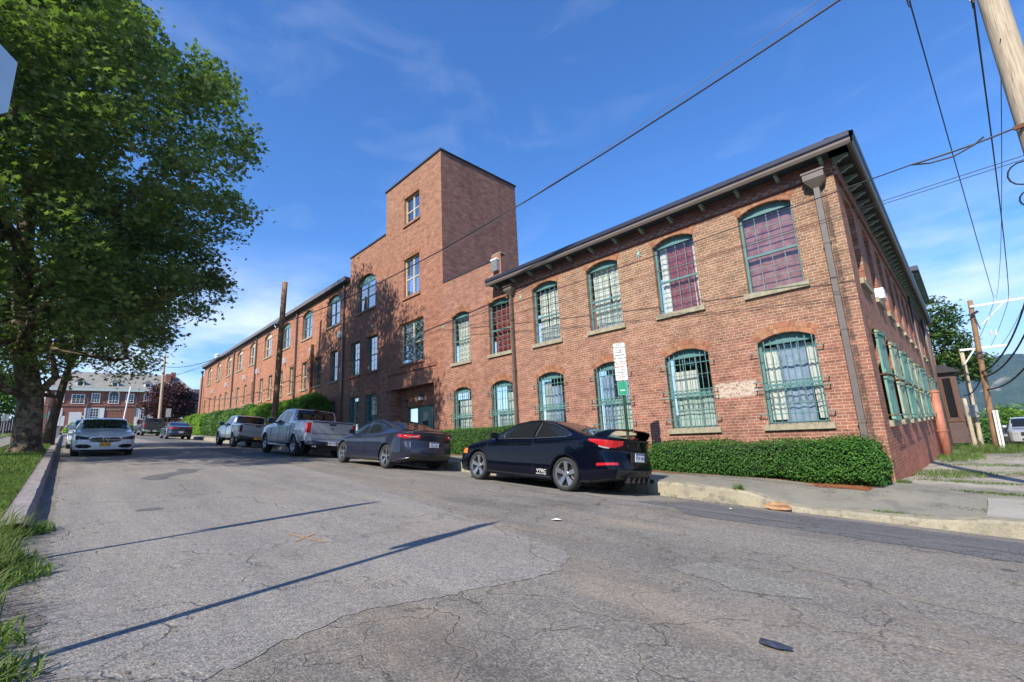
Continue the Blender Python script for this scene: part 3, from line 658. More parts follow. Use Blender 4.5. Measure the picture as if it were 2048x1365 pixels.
# --- tower and middle section
TWX = -16.04; MX = -21.2; AX = -25.5
th = [arch_pts(-19.3, -17.9, 10.72, 12.2, 0), arch_pts(-19.35, -17.93, 6.86, 8.86, 0), arch_pts(-19.7, -17.62, 3.56, 5.58, 0),
      arch_pts(-24.62, -22.33, 7.2, 8.9, .42, 10), arch_pts(-23.3, -22.05, 3.66, 5.57, 0), arch_pts(-25.4+.1, -24.1, 3.66, 5.57, 0),
      arch_pts(-23.3, -22.05, .3, 2.43, 0), arch_pts(-25.3, -24.1, .3, 2.43, 0), [(-20.67, -1.4), (-16.83, -1.4), (-16.83, 2.40), (-20.67, 2.40)]]
outer = [(AX, -1.5), (TWX, -1.5), (TWX, 13.38), (MX, 13.38), (MX, 10.9), (AX, 10.9)]
tri_wall('tower_front_wall', outer, th, to_front, 'brick_tower', Vector((0, .20, 0)))
gb = 'glass_blue'
window(TF, -19.3, -17.9, 10.72, 12.2, 0, 0, frame='cream', centre=True, cols=2, rows=1, curtains=((.5, .95, 0, .6, 'cur_white'),), glass=gb, sill_mat='brick_tower')
window(TF, -19.35, -17.93, 6.86, 8.86, 0, 0, frame='cream', centre=True, cols=2, rows=1, curtains=((.3, .5, 0, .9, 'cur_white'), (.6, .95, 0, .7, 'cur_white')), glass=gb, sill_mat='brick_tower')
window(TF, -19.7, -17.62, 3.56, 5.58, 0, 0, frame='cream', centre=True, cols=4, rows=3, curtains=((.2, .45, 0, .9, 'cur_blue'), (.7, .95, 0, .8, 'cur_white')), glass=gb, sill_mat='brick_tower')
window(TF, -24.62, -22.33, 7.2, 8.9, .42, 0, centre=True, cols=2, rows=1, curtains=((.1, .9, 0, .5, 'cur_grey'),), glass=gb, sill_mat='brick_tower')
for a, b in ((-23.3, -22.05), (-25.3, -24.1)):
    window(TF, a, b, 3.66, 5.57, 0, 0, cols=2, rows=3, curtains=((.1, .6, 0, .6, 'cur_grey'),), glass=gb, sill_mat='brick_tower')
    window(TF, a, b, .3, 2.43, 0, 0, cols=3, rows=4, curtains=((.1, .9, .3, .9, 'cur_mint'),), sill=False)
    window_grille(TF, a, b, .0, 2.3, ring_z=.95, n=8)
# entrance recess
rec = MB(); RX0, RX1, RD = -20.67, -16.83, .55
rec.quad((RX0, YF+.2, -1.4), (RX0, YF+RD, -1.4), (RX0, YF+RD, 2.4), (RX0, YF+.2, 2.4), 'brick_tower')
rec.quad((RX1, YF+.2, -1.4), (RX1, YF+RD, -1.4), (RX1, YF+RD, 2.4), (RX1, YF+.2, 2.4), 'brick_tower')
rec.quad((RX0, YF+.2, 2.4), (RX1, YF+.2, 2.4), (RX1, YF+RD, 2.4), (RX0, YF+RD, 2.4), 'brick_tower')
rec.obj('entrance_recess', BLD, world=True)
tri_wall('entrance_wall', [(RX0, -1.4), (RX1, -1.4), (RX1, 2.4), (RX0, 2.4)], [[(-19.9, -1.3), (-17.0, -1.3), (-17.0, 1.5), (-19.9, 1.5)]], lambda a, b: Vector((a, YF+RD, b)), 'brick_tower', Vector((0, .15, 0)))
lt = MB(); n = 40
for k in range(n):
    a0 = -20.0+3.1*(k+.08)/n; a1 = -20.0+3.1*(k+.92)/n; lt.box(a0, a1, YF+RD-.02, YF+RD-.002, 1.51, 1.72, 'brick_arch')
lt.obj('brick_lintel', BLD, world=True)
M['door_green'] = simple('door_green', (.13, .24, .19), .5, var=.1)
dr = MB(); DY = YF+RD+.12
for x in (-19.9, -19.12, -18.98, -18.08, -17.95, -17.08): dr.box(x, x+.085, DY-.05, DY, -1.3, 1.5, 'door_green')
dr.box(-19.9, -17.0, DY-.05, DY-.002, 1.42, 1.5, 'door_green')
do = dr.obj('entrance_screen', BLD, world=True)
g = MB(); g.quad((-19.82, DY-.02, -1.2), (-19.12, DY-.02, -1.2), (-19.12, DY-.02, 1.42), (-19.82, DY-.02, 1.42), 'glass'); g.quad((-17.87, DY-.02, -1.2), (-17.08, DY-.02, -1.2), (-17.08, DY-.02, 1.42), (-17.87, DY-.02, 1.42), 'glass'); g.obj('pane', do)
cm = MB(); cm.box(-19.55, -19.2, DY+.25, DY+.27, -.2, 1.4, 'cur_red'); cm.quad((-20.2, DY+1.2, -1.4), (-16.7, DY+1.2, -1.4), (-16.7, DY+1.2, 1.7), (-20.2, DY+1.2, 1.7), 'room'); cm.obj('hall_inside', do)
dl = MB(); dl.box(-18.9, -18.72, DY-.045, DY-.01, -1.25, 1.42, 'door_green'); dl.box(-18.26, -18.08, DY-.045, DY-.01, -1.25, 1.42, 'door_green'); dl.box(-18.72, -18.26, DY-.045, DY-.01, 1.2, 1.42, 'door_green'); dl.box(-18.72, -18.26, DY-.045, DY-.01, -1.25, -.2, 'door_green')
dlo = dl.obj('door', BLD, world=True)
g = MB(); g.box(-18.72, -18.26, DY-.03, DY-.02, -.2, 1.2, 'carglass'); g.obj('pane', dlo)
g = MB(); g.tube([(-18.16, DY-.1, -.2), (-18.16, DY-.1, .15)], .015, 6, 'steel'); g.obj('handle', dlo)
# floral wreath on the door pane
fl = MB(); r_ = random.Random(5)
for k in range(60):
    a = r_.uniform(0, 6.28); rr = r_.uniform(.05, .16); p = Vector((-18.49+rr*math.cos(a), DY-.06, .55+rr*1.5*math.sin(a))); s = .03
    fl.add([p+Vector((s*r_.uniform(-1, 1), r_.uniform(-.02, .02), s*r_.uniform(-1, 1))) for _ in range(3)], [(0, 1, 2)], 'cur_red' if k % 3 else 'leaf_shrub')
tag(fl.obj('door_wreath'), 'small red flower wreath hanging on the green entrance door', 'wreath')
# wall lamp, camera boxes
lm = MB(); lm.box(-18.72, -18.48, YF+RD-.20, YF+RD-.004, 1.92, 2.0, 'fascia_dark'); lm.box(-18.70, -18.50, YF+RD-.18, YF+RD-.004, 1.76, 1.92, 'fibre'); lm.box(-18.72, -18.48, YF+RD-.19, YF+RD-.004, 1.73, 1.76, 'fascia_dark'); lm.obj('wall_lamp', BLD, world=True)
for x, z in ((-19.95, 1.85), (-17.15, 1.85), (-20.9, 2.35)):
    k = MB(); k.box(x-.05, x+.05, YF-.1 if x < -20.7 else YF+RD-.12, YF-.003 if x < -20.7 else YF+RD-.003, z-.06, z+.06, 'fascia_dark'); k.obj('camera_box', BLD, world=True)
# brick label mould over the entrance
mo = MB(); mo.box(-20.9, -16.6, YF-.05, YF-.002, 3.14, 3.24, 'brick_tower'); mo.box(-20.9, -20.82, YF-.05, YF-.003, 2.7, 3.14, 'brick_tower'); mo.obj('brick_moulding', BLD, world=True)
# tower return side and copings
def side_wall_at(x0, ya, yb, za, zb, mat, name):
    def to3(a, b): return Vector((x0, YF, 0))+SD*(a-YF)+Vector((0, 0, b))
    return tri_wall(name, [(ya, za), (yb, za), (yb, zb), (ya, zb)], [], to3, mat, Vector((0, 0, 0)))
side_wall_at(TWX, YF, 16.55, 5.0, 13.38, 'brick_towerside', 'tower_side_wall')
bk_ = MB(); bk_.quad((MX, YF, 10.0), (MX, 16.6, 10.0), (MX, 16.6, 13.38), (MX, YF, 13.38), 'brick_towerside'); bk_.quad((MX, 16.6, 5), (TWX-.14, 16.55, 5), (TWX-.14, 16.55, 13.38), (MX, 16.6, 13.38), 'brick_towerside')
bk_.quad((MX, YF+.02, 13.3), (TWX, YF+.02, 13.3), (TWX-.14, 16.5, 13.3), (MX, 16.5, 13.3), 'roof'); bk_.obj('tower_back_wall', BLD, world=True)
cp = MB(); cp.box(MX-.06, TWX+.06, YF-.06, YF+.25, 13.384, 13.47, 'coping')
cp.tube([Vector((TWX-.02, YF+.25, 13.43)), Vector((TWX-.16, 16.6, 13.43))], .09, 4, 'coping'); cp.obj('coping', BLD, world=True); cp = MB(); cp.box(AX-.05, MX-.004, YF-.05, YF+.3, 10.904, 10.98, 'coping')
r_ = random.Random(3)
for k in range(14): x = AX+.2+k*.3; cp.box(x, x+.05, YF, YF+.1, 10.98, 11.03+r_.uniform(0, .04), 'coping')
cp.obj('coping', BLD, world=True); cp = MB(); cp.box(-16.0, -12.78, YF-.03, YF+.25, 6.724, 6.80, 'coping'); cp.obj('coping', BLD, world=True)
pr = MB(); pr.box(-12.73, -12.25, YF+.02, YF+.35, 6.954, 7.0, 'stone'); pr.obj('parapet_cap', BLD, world=True)
vt = MB(); vt.box(-12.62, -12.30, YF-.14, YF-.004, 6.22, 6.66, 'galv'); vt.box(-12.64, -12.28, YF-.16, YF-.004, 6.66, 6.72, 'white_paint'); vt.obj('vent_box', BLD, world=True)
# --- long far wing
wu = [(-28.85, -26.85), (-33.2, -31.3), (-37.55, -35.65), (-41.9, -40.03), (-46.25, -44.3), (-50.5, -48.55), (-54.5, -52.75), (-58.95, -57.2), (-63.3, -61.4)]
wm = [(-28.15, -27.02), (-30.7, -29.55), (-33.0, -31.95), (-35.4, -34.45), (-37.85, -36.9), (-40.3, -39.35), (-42.65, -41.75), (-45.0, -44.1), (-47.4, -46.6), (-49.9, -49.0), (-52.15, -51.25), (-54.5, -53.6), (-56.8, -55.85), (-59.1, -58.25), (-61.6, -60.75), (-64.2, -63.4)]
wl = [(-28.4, -27.2), (-30.8, -29.7)]
holes = [arch_pts(a, b, 7.2, 8.85, .36) for a, b in wu]+[arch_pts(a, b, 3.67 if a > -44 else 3.75, 5.54, 0) for a, b in wm]+[arch_pts(a, b, .6, 2.44, 0) for a, b in wl]
tri_wall('wing_front_wall', [(-67.4, 0), (-66.2, 0), (-26.0, -1), (AX, -1.2), (AX, 9.45), (-65.4, 9.45), (-65.4, 8.6), (-67.4, 8.6)], holes, to_front, 'brick_wing', Vector((0, .2, 0)))
for i, (a, b) in enumerate(wu): window(TF, a, b, 7.2, 8.85, .36, 0, frame='teal' if i < 3 else 'cream', centre=True, cols=2, rows=1 if i != 1 else 3, curtains=((.1, .5, 0, .95, ('cur_white', 'cur_grey')[i % 2]),) if i % 3 != 2 else (), glass=gb, sill_mat='stone', arch=i < 6)
for i, (a, b) in enumerate(wm): window(TF, a, b, 3.67 if a > -44 else 3.75, 5.54, 0, 0, frame='cream' if i > 1 else 'teal', cols=2, rows=2, glass=gb, arch=i < 5, curtains=((.05, .95, .5, 1, 'cur_grey'),) if i % 2 else ())
for a, b in wl: window(TF, a, b, .6, 2.44, 0, 0, cols=3, rows=3, curtains=((.1, .9, .2, .9, 'cur_mint'),), sill=False); window_grille(TF, a, b, .6, 2.3, rings=False, n=7)
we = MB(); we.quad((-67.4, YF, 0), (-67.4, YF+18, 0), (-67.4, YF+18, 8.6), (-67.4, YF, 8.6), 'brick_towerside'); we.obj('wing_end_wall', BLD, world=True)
rf = MB(); rf.box(-65.4, AX-.004, YF+.1, YF+18, 9.50, 9.6, 'roof'); rf.box(AX+.02, MX-.004, YF+.2, YF+18, 10.7, 10.8, 'roof'); rf.box(-67.4, -65.41, YF+.1, YF+18, 8.5, 8.6, 'roof')  # flat roof sheets, unseen, added to stop light entering the hollow shell
rf.box(-16.0, -1.55, YF+.1, YF+5, 5.72, 5.8, 'roof'); rf.obj('roof', BLD, world=True)
ge = MB(); ge.box(-65.4, AX-.02, YF-.30, YF+.12, 9.52, 9.72, 'fascia_dark'); ge.box(-65.4, AX-.02, YF-.34, YF-.304, 9.50, 9.76, 'gutter'); ge.box(-65.4, AX-.02, YF-.25, YF-.002, 9.44, 9.515, 'soffit'); ge.obj('eave', BLD, world=True)
rl = MB()
for k in range(8): x = -64.5+k*1.7; rl.tube([(x, YF+.3, 9.6), (x, YF+.3, 10.3)], .03, 5, 'steel')
for z in (9.95, 10.3): rl.tube([(-64.5, YF+.3, z), (-52.6, YF+.3, z)], .025, 5, 'steel')
rl.obj('roof_railing', BLD, world=True)
vp = MB(); vp.tube([(-63.5, YF+.8, 9.6), (-63.5, YF+.8, 10.9)], .22, 10, 'white_paint'); vp.lathe([(0, 11.15), (.3, 11.0), (.3, 10.9), (.22, 10.9)], 10, 'white_paint', Matrix.Translation((-63.5, YF+.8, 0))); vp.obj('roof_vent', BLD, world=True)
# --- front wing eave with brackets
EO = .45
def eave_profile(T, a0, a1, first=True, mats=('gutter', 'fascia_dark', 'soffit')):
    # T(a, outward, z)
    e = MB(); prof = [(EO-.10, 5.60), (EO-.04, 5.56), (EO+.0, 5.56), (EO+.03, 5.62), (EO+.01, 5.68), (EO+.05, 5.72), (EO+.06, 5.82), (EO-.06, 5.84), (.0, 5.87)]
    mt = ['gutter', 'gutter', mats[0], mats[0], mats[1], mats[1], mats[0], 'gutter']
    for k in range(len(prof)-1):
        e.quad(T(a0, *prof[k]), T(a1, *prof[k]), T(a1, *prof[k+1]), T(a0, *prof[k+1]), mt[k])
    e.quad(T(a0, -.0, 5.60), T(a1, -.0, 5.60), T(a1, EO-.10, 5.60), T(a0, EO-.10, 5.60), mats[2])
    return e
TE = lambda a, o, z: Vector((a, YF-o, z))
ex = SX+EO
e = eave_profile(TE, -12.62, ex)
for k in range(1, 3): pass
e.add([TE(-12.62, *p) for p in [(0, 5.60), (EO-.10, 5.60), (EO, 5.56), (EO+.03, 5.62), (EO+.06, 5.82), (EO-.06, 5.84), (0, 5.95)]], [tuple(range(7))], 'gutter')
e.obj('front_eave', BLD, world=True)
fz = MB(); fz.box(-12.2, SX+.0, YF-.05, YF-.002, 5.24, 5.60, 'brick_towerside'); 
for k in range(46): x = -12.1+k*.232; fz.box(x, x+.11, YF-.085, YF-.052, 5.30, 5.38, 'brick_tower')
fz.obj('brick_frieze', BLD, world=True)
def bracket(T, a):
    b = MB(); pr_ = [(0.02, 5.596), (EO-.14, 5.596), (EO-.14, 5.54), (EO-.24, 5.52), (EO-.30, 5.47), (.02, 5.45)]
    for s in (-.035, .035): b.add([T(a+s, *p) for p in pr_], [tuple(range(6))], 'bracket')
    for k in range(6): p, q = pr_[k], pr_[(k+1) % 6]; b.quad(T(a-.035, *p), T(a+.035, *p), T(a+.035, *q), T(a-.035, *q), 'bracket')
    return b.obj('eave_bracket', BLD, world=True)
for k in range(13): bracket(TE, -12.3+k*.885)
# side eave
def TSE(a, o, z): return to_side(a, z)+SN*o
e = eave_profile(TSE, YF-EO, 39.4, mats=('fascia_dark', 'fascia_dark', 'dark')); e.obj('side_eave', BLD, world=True)
for k in range(46): bracket(TSE, YF+.02+k*.6)
fz = MB()
for a0, a1 in ((YF-.0, 39.0),):
    v_ = [TSE(a, o, z) for a in (a0, a1) for o in (.004, .06) for z in (5.20, 5.596)]; fz.add(v_, [(0, 1, 3, 2), (4, 6, 7, 5), (0, 4, 5, 1), (2, 3, 7, 6), (0, 2, 6, 4), (1, 5, 7, 3)], 'brick_towerside')
fz.obj('brick_frieze', BLD, world=True)
# --- side wall
sy = [12.98+2.42*k for k in range(10)]; HS = .60
holes = []
for y in sy: holes += [arch_pts(y-HS, y+HS, 3.02, 4.9, .16), arch_pts(y-HS, y+HS, -.08, 1.78, .17)]
tri_wall('side_wall', [(YF, -2.6), (39.0, -3.2), (39.0, 5.6), (YF, 5.6)], holes, to_side, 'brick_side', -SN*.2)
for i, y in enumerate(sy):
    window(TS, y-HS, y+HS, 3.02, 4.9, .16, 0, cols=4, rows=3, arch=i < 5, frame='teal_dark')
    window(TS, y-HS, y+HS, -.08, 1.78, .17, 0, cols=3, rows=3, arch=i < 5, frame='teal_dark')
    s = MB(); mat = 'shutter' if i in (0, 2, 5) else 'shutter_pale'; op = .14+.05*(i % 3)
    rr = random.Random(i)
    for sd in (-1, 1):
        s = MB(); h0 = y+sd*HS; h1 = y+sd*.015; 
        for za, zb in ((-.10, .84), (.90, 1.84)):
            def P(a, o, z): return to_side(a, z)+SN*o
            oo = op*(1 if sd < 0 else .8)
            vs = [P(h0, .05, za), P(h1, .05+oo*.35, za), P(h1, .05+oo*.35, zb), P(h0, .05, zb), P(h0, .09, za), P(h1, .09+oo*.35, za), P(h1, .09+oo*.35, zb), P(h0, .09, zb)]
            s.add(vs, [(0, 1, 2, 3), (7, 6, 5, 4), (0, 4, 5, 1), (1, 5, 6, 2), (2, 6, 7, 3), (3, 7, 4, 0)], mat)
            for zc in (za+.01, zb-.09):
                vs = [P(h0, .092, zc), P(h1, .092+oo*.35, zc), P(h1, .092+oo*.35, zc+.08), P(h0, .092, zc+.08), P(h0, .115, zc), P(h1, .115+oo*.35, zc), P(h1, .115+oo*.35, zc+.08), P(h0, .115, zc+.08)]
                s.add(vs, [(0, 1, 2, 3), (7, 6, 5, 4), (0, 4, 5, 1), (1, 5, 6, 2), (2, 6, 7, 3), (3, 7, 4, 0)], mat)
        s.obj('shutter', BLD, world=True)
    for z in (.02, .87, 1.76):
        br = MB()
        br.tube([to_side(y-HS-.14, z)+SN*.20, to_side(y+HS+.14, z)+SN*.20], .014, 5, 'grille')
        for yy in (y-HS-.12, y+HS+.12): br.tube([to_side(yy, z)+SN*.20, to_side(yy, z)-SN*.02], .012, 5, 'rust')
        br.obj('shutter_bar', BLD, world=True)
# taller rear block
def TB(x0): return lambda a, b: Vector((x0, 0, 0))+SD*(a-YF)+Vector((0, 0, b))
X2 = SX-.02
tri_wall('rear_block_wall', [(39.0, -4.2), (47.4, -4.6), (47.4, 8.6), (36.2, 8.6), (36.2, 5.9), (39.0, 5.9)], [arch_pts(y-.6, y+.6, z, z+1.8, .15) for y in (41, 43.6, 46.2) for z in (3.0, 6.0)], lambda a, b: to_side(a, b)+SN*.05, 'brick_side', -SN*.2)
rb = MB(); rb.quad(to_side(36.2, 5.6)+SN*.05, to_side(36.2, 8.6)+SN*.05, to_side(36.2, 8.6)-SN*20, to_side(36.2, 5.6)-SN*20, 'brick_towerside')
rb.quad(to_side(36.2, 8.6)+SN*.05, to_side(47.4, 8.6)+SN*.05, to_side(47.4, 8.6)-SN*20, to_side(36.2, 8.6)-SN*20, 'roof')
rb.quad(to_side(47.4, -5)+SN*.05, to_side(47.4, 8.6)+SN*.05, to_side(47.4, 8.6)-SN*20, to_side(47.4, -5)-SN*20, 'brick_side'); rb.obj('rear_block_back', BLD, world=True)
e = MB()
v_ = [to_side(a, z)+SN*o for a in (35.8, 47.6) for o in (.06, .52) for z in (8.5, 8.78)]; e.add(v_, [(0, 1, 3, 2), (4, 6, 7, 5), (0, 4, 5, 1), (2, 3, 7, 6), (0, 2, 6, 4), (1, 5, 7, 3)], 'fascia_dark'); e.obj('rear_eave', BLD, world=True)
for k in range(15):
    a = 36.5+k*.7; b = MB(); v_ = [to_side(aa, z)+SN*o for aa in (a, a+.08) for o in (.06, .45) for z in (8.38, 8.496)]; b.add(v_, [(0, 1, 3, 2), (4, 6, 7, 5), (0, 4, 5, 1), (2, 3, 7, 6), (0, 2, 6, 4), (1, 5, 7, 3)], 'bracket'); b.obj('eave_bracket', BLD, world=True)
for y in (41, 43.6, 46.2):
    for z in (3.0, 6.0): window(lambda a, d, zz: to_side(a, zz)+SN*(.05-d), y-.6, y+.6, z, z+1.8, .15, 0, cols=2, rows=2, arch=False, frame='teal_dark')
# small gabled roof block seen over the front eave
gb_ = MB(); gx0, gx1, gy, gt = -17.6, -14.6, 21.0, 9.35
gb_.add([(gx0, gy, 5), (gx1, gy, 5), (gx1, gy, gt-.5), ((gx0+gx1)/2, gy, gt), (gx0, gy, gt-.5)], [(0, 1, 2, 3, 4)], 'brick_towerside')
gb_.quad((gx1, gy, 5), (gx1, gy+5, 5), (gx1, gy+5, gt-.5), (gx1, gy, gt-.5), 'brick_towerside')
for s, x in ((-1, gx0-.25), (1, gx1+.25)): gb_.quad(((gx0+gx1)/2, gy-.2, gt+.08), (x, gy-.2, gt-.50), (x, gy+5, gt-.50), ((gx0+gx1)/2, gy+5, gt+.08), 'fascia_dark')
gb_.obj('roof_gable', BLD, world=True)
# --- downpipes, conductor heads, wall ties
def downpipe(x, y, ztop, zbot, r, mat, head=True, hm='gutter', name='downpipe'):
    p = MB(); p.box(x-r, x+r, y-2*r-.02, y-.02, zbot, ztop, mat)
    z = zbot+1.2
    while z < ztop-.5: p.box(x-r-.012, x+r+.012, y-2*r-.03, y-.01, z, z+.05, mat); z += 1.9
    o = p.obj(name, BLD, world=True)
    if head:
        h = MB(); ht = [(.20, ztop+.30, .26), (.20, ztop+.16, .26), (r+.02, ztop-.02, .13)]
        for i in range(2):
            (a, za, da), (b, zb, db) = ht[i], ht[i+1]
            h.quad((x-a, y-da, za), (x+a, y-da, za), (x+b, y-db, zb), (x-b, y-db, zb), hm)
            for s in (-1, 1): h.quad((x+s*a, y-da, za), (x+s*a, y-.02, za), (x+s*b, y-.02, zb), (x+s*b, y-db, zb), hm)
        h.box(x-.22, x+.22, y-.28, y-.02, ztop+.30, ztop+.34, hm); h.obj('conductor_head', o)
    return o
downpipe(-1.86, YF, 5.02, -1.3, .055, 'pipe_grey'); downpipe(-11.66, YF, 5.05, -.9, .05, 'pipe')
for x, zt, zb in ((-26.15, 9.45, -.3), (-34.1, 9.45, .2), (-44.0, 9.45, .8), (-51.5, 9.45, 1.2), (-65.9, 8.9, 1.9)): downpipe(x, YF, zt, zb, .06, 'pipe', head=(x < -60), hm='pipe')
downpipe(-30.9, YF, 6.5, -.2, .08, 'rust', head=False)
for x, z in ((-6.35, 4.93), (-11.2, 4.85), (-16.05, 4.72), (-22.6, 6.1), (-24.9, 2.6)):
    s = MB()
    for a in (0, 60, 120):
        c_, s_ = math.cos(R_(a+90)), math.sin(R_(a+90)); s.tube([(x-.07*c_, YF-.02, z-.12*s_), (x+.07*c_, YF-.02, z+.12*s_)], .014, 5, 'copper')
    s.lathe([(0, -.05), (.035, -.05), (.045, 0)], 10, 'copper', Matrix.Translation((x, YF, z)), 'Y'); s.obj('wall_tie', BLD, world=True)
for x, z in ((-26.6, 6.35), (-31.1, 6.1), (-36.4, 6.2), (-43.3, 6.3), (-47.3, 6.25), (-54.0, 6.3), (-60, 6.2)):
    s = MB(); s.box(x-.14, x+.14, YF-.16, YF-.004, z-.2, z+.2, 'copper' if x > -28 else 'fibre'); s.box(x-.10, x+.10, YF-.20, YF-.162, z-.14, z+.14, 'sign_back'); s.obj('vent_cover', BLD, world=True)
def pipe3(name, pts, r, mat, n=12):
    m = MB(); m.tube(pts, r, n, mat); return m.obj(name, BLD, world=True, smooth=True)
def S3(a, o, z): return to_side(a, z)+SN*o
pipe3('downpipe', [S3(27.3, .24, .95), S3(27.3, .24, -1.95)], .17, 'terracotta')
cc = MB(); cc.lathe([(.2, .92), (.2, 1.02), (0, 1.02)], 14, 'terracotta', Matrix.Translation(S3(27.3, .24, 0))); cc.obj('pipe_collar', BLD, world=True); cc = MB(); cc.lathe([(.2, -.75), (.2, -.66)], 14, 'terracotta', Matrix.Translation(S3(27.3, .24, 0))); cc.obj('pipe_collar', BLD, world=True)
pipe3('downpipe', [S3(28.2, .1, 5.5), S3(28.2, .1, -2.0)], .05, 'pipe', 8); pipe3('downpipe', [S3(33.2, .14, .2), S3(33.2, .14, -2.1)], .09, 'white_paint')
pipe3('downpipe', [S3(35.6, .16, 8.3), S3(35.6, .16, -2.2)], .08, 'pipe', 8); pipe3('downpipe', [S3(37.2, .15, 8.3), S3(37.2, .15, -2.3)], .09, 'pipe', 8)
ac = MB(); v_ = [to_side(a, z)+SN*o for a in (15.15, 15.6) for o in (-.1, .16) for z in (3.06, 3.34)]; ac.add(v_, [(0, 1, 3, 2), (4, 6, 7, 5), (0, 4, 5, 1), (2, 3, 7, 6), (0, 2, 6, 4), (1, 5, 7, 3)], 'fibre')
for k in range(7): ac.box(0, 0, 0, 0, 0, 0, 'sign_back') if False else None
tag(ac.obj('air_conditioner'), 'small white air conditioner in an upper window of the alley side wall', 'air conditioner')
# brown oriel bay at the back
bay = MB(); M['bay_brown'] = simple('bay_brown', (.085, .055, .05), .6, var=.15)
def bayp(a, o, z): return to_side(a, z)+SN*o
ring = [(38.2, .06), (38.2, 1.0), (41.2, 1.0), (41.2, .06)]
for za, zb, e_ in ((-1.5, -.35, .0), (2.5, 2.7, .0)):
    pass
def wallseg(p, q, za, zb, mat='bay_brown'): bay.quad(bayp(*p, za), bayp(*q, za), bayp(*q, zb), bayp(*p, zb), mat)
for i in range(3): wallseg(ring[i], ring[i+1], -1.75, 2.45)
bay.add([bayp(a, o, -1.75) for a, o in ring], [(0, 1, 2, 3)], 'bay_brown')
bay.add([bayp(37.9, .06, 2.42), bayp(37.9, 1.35, 2.42), bayp(41.5, 1.35, 2.42), bayp(41.5, .06, 2.42), bayp(38.6, .06, 2.95), bayp(38.6, .5, 2.95), bayp(40.8, .5, 2.95), bayp(40.8, .06, 2.95)], [(0, 1, 2, 3), (0, 1, 5, 4), (1, 2, 6, 5), (2, 3, 7, 6), (4, 5, 6, 7)], 'coping')
bo = bay.obj('oriel_bay', BLD, world=True)
gg = MB(); gg.quad(bayp(38.19, .35, -.25), bayp(38.19, .72, -.25), bayp(38.19, .72, 2.1), bayp(38.19, .35, 2.1), 'carglass'); gg.quad(bayp(38.8, 1.01, -.25), bayp(40.6, 1.01, -.25), bayp(40.6, 1.01, 2.1), bayp(38.8, 1.01, 2.1), 'carglass'); gg.obj('pane', bo)
gg = MB()
for o0, o1 in ((.28, .35), (.72, .79)): v_ = [bayp(a, o, z) for a in (38.15, 38.188) for o in (o0, o1) for z in (-.3, 2.15)]; gg.add(v_, [(0, 1, 3, 2), (4, 6, 7, 5), (0, 4, 5, 1), (2, 3, 7, 6), (0, 2, 6, 4), (1, 5, 7, 3)], 'rust')
v_ = [bayp(a, o, z) for a in (38.15, 38.188) for o in (.06, 1.0) for z in (-.5, -.42)]; gg.add(v_, [(0, 1, 3, 2), (4, 6, 7, 5), (0, 4, 5, 1), (2, 3, 7, 6), (0, 2, 6, 4), (1, 5, 7, 3)], 'rust'); gg.obj('frame', bo)
# ================================================================== vehicles
def interp(tbl, x):
    xs_ = [p[0] for p in tbl]; ys_ = [p[1] for p in tbl]
    if xs_[0] > xs_[-1]: xs_, ys_ = xs_[::-1], ys_[::-1]
    return np.interp(x, xs_, ys_)
def smooth_interp(tbl, x, k=.06):
    return (interp(tbl, x-k)+interp(tbl, x-k*.5)+interp(tbl, x)+interp(tbl, x+k*.5)+interp(tbl, x+k))/5
def inpoly(poly, x, y):
    c = False; n = len(poly); j = n-1
    for i in range(n):
        xi, yi = poly[i]; xj, yj = poly[j]
        if (yi > y) != (yj > y) and x < (xj-xi)*(y-yi)/(yj-yi)+xi: c = not c
        j = i
    return c
def catmull(P, segs):
    out = []
    n = len(P)
    for i in range(n-1):
        p0 = P[max(i-1, 0)]; p1 = P[i]; p2 = P[i+1]; p3 = P[min(i+2, n-1)]
        for k in range(segs[i]):
            t = k/segs[i]; t2 = t*t; t3 = t2*t
            out.append(.5*((2*p1)+(-p0+p2)*t+(2*p0-5*p1+4*p2-p3)*t2+(-p0+3*p1-3*p2+p3)*t3))
    out.append(P[-1]); return out
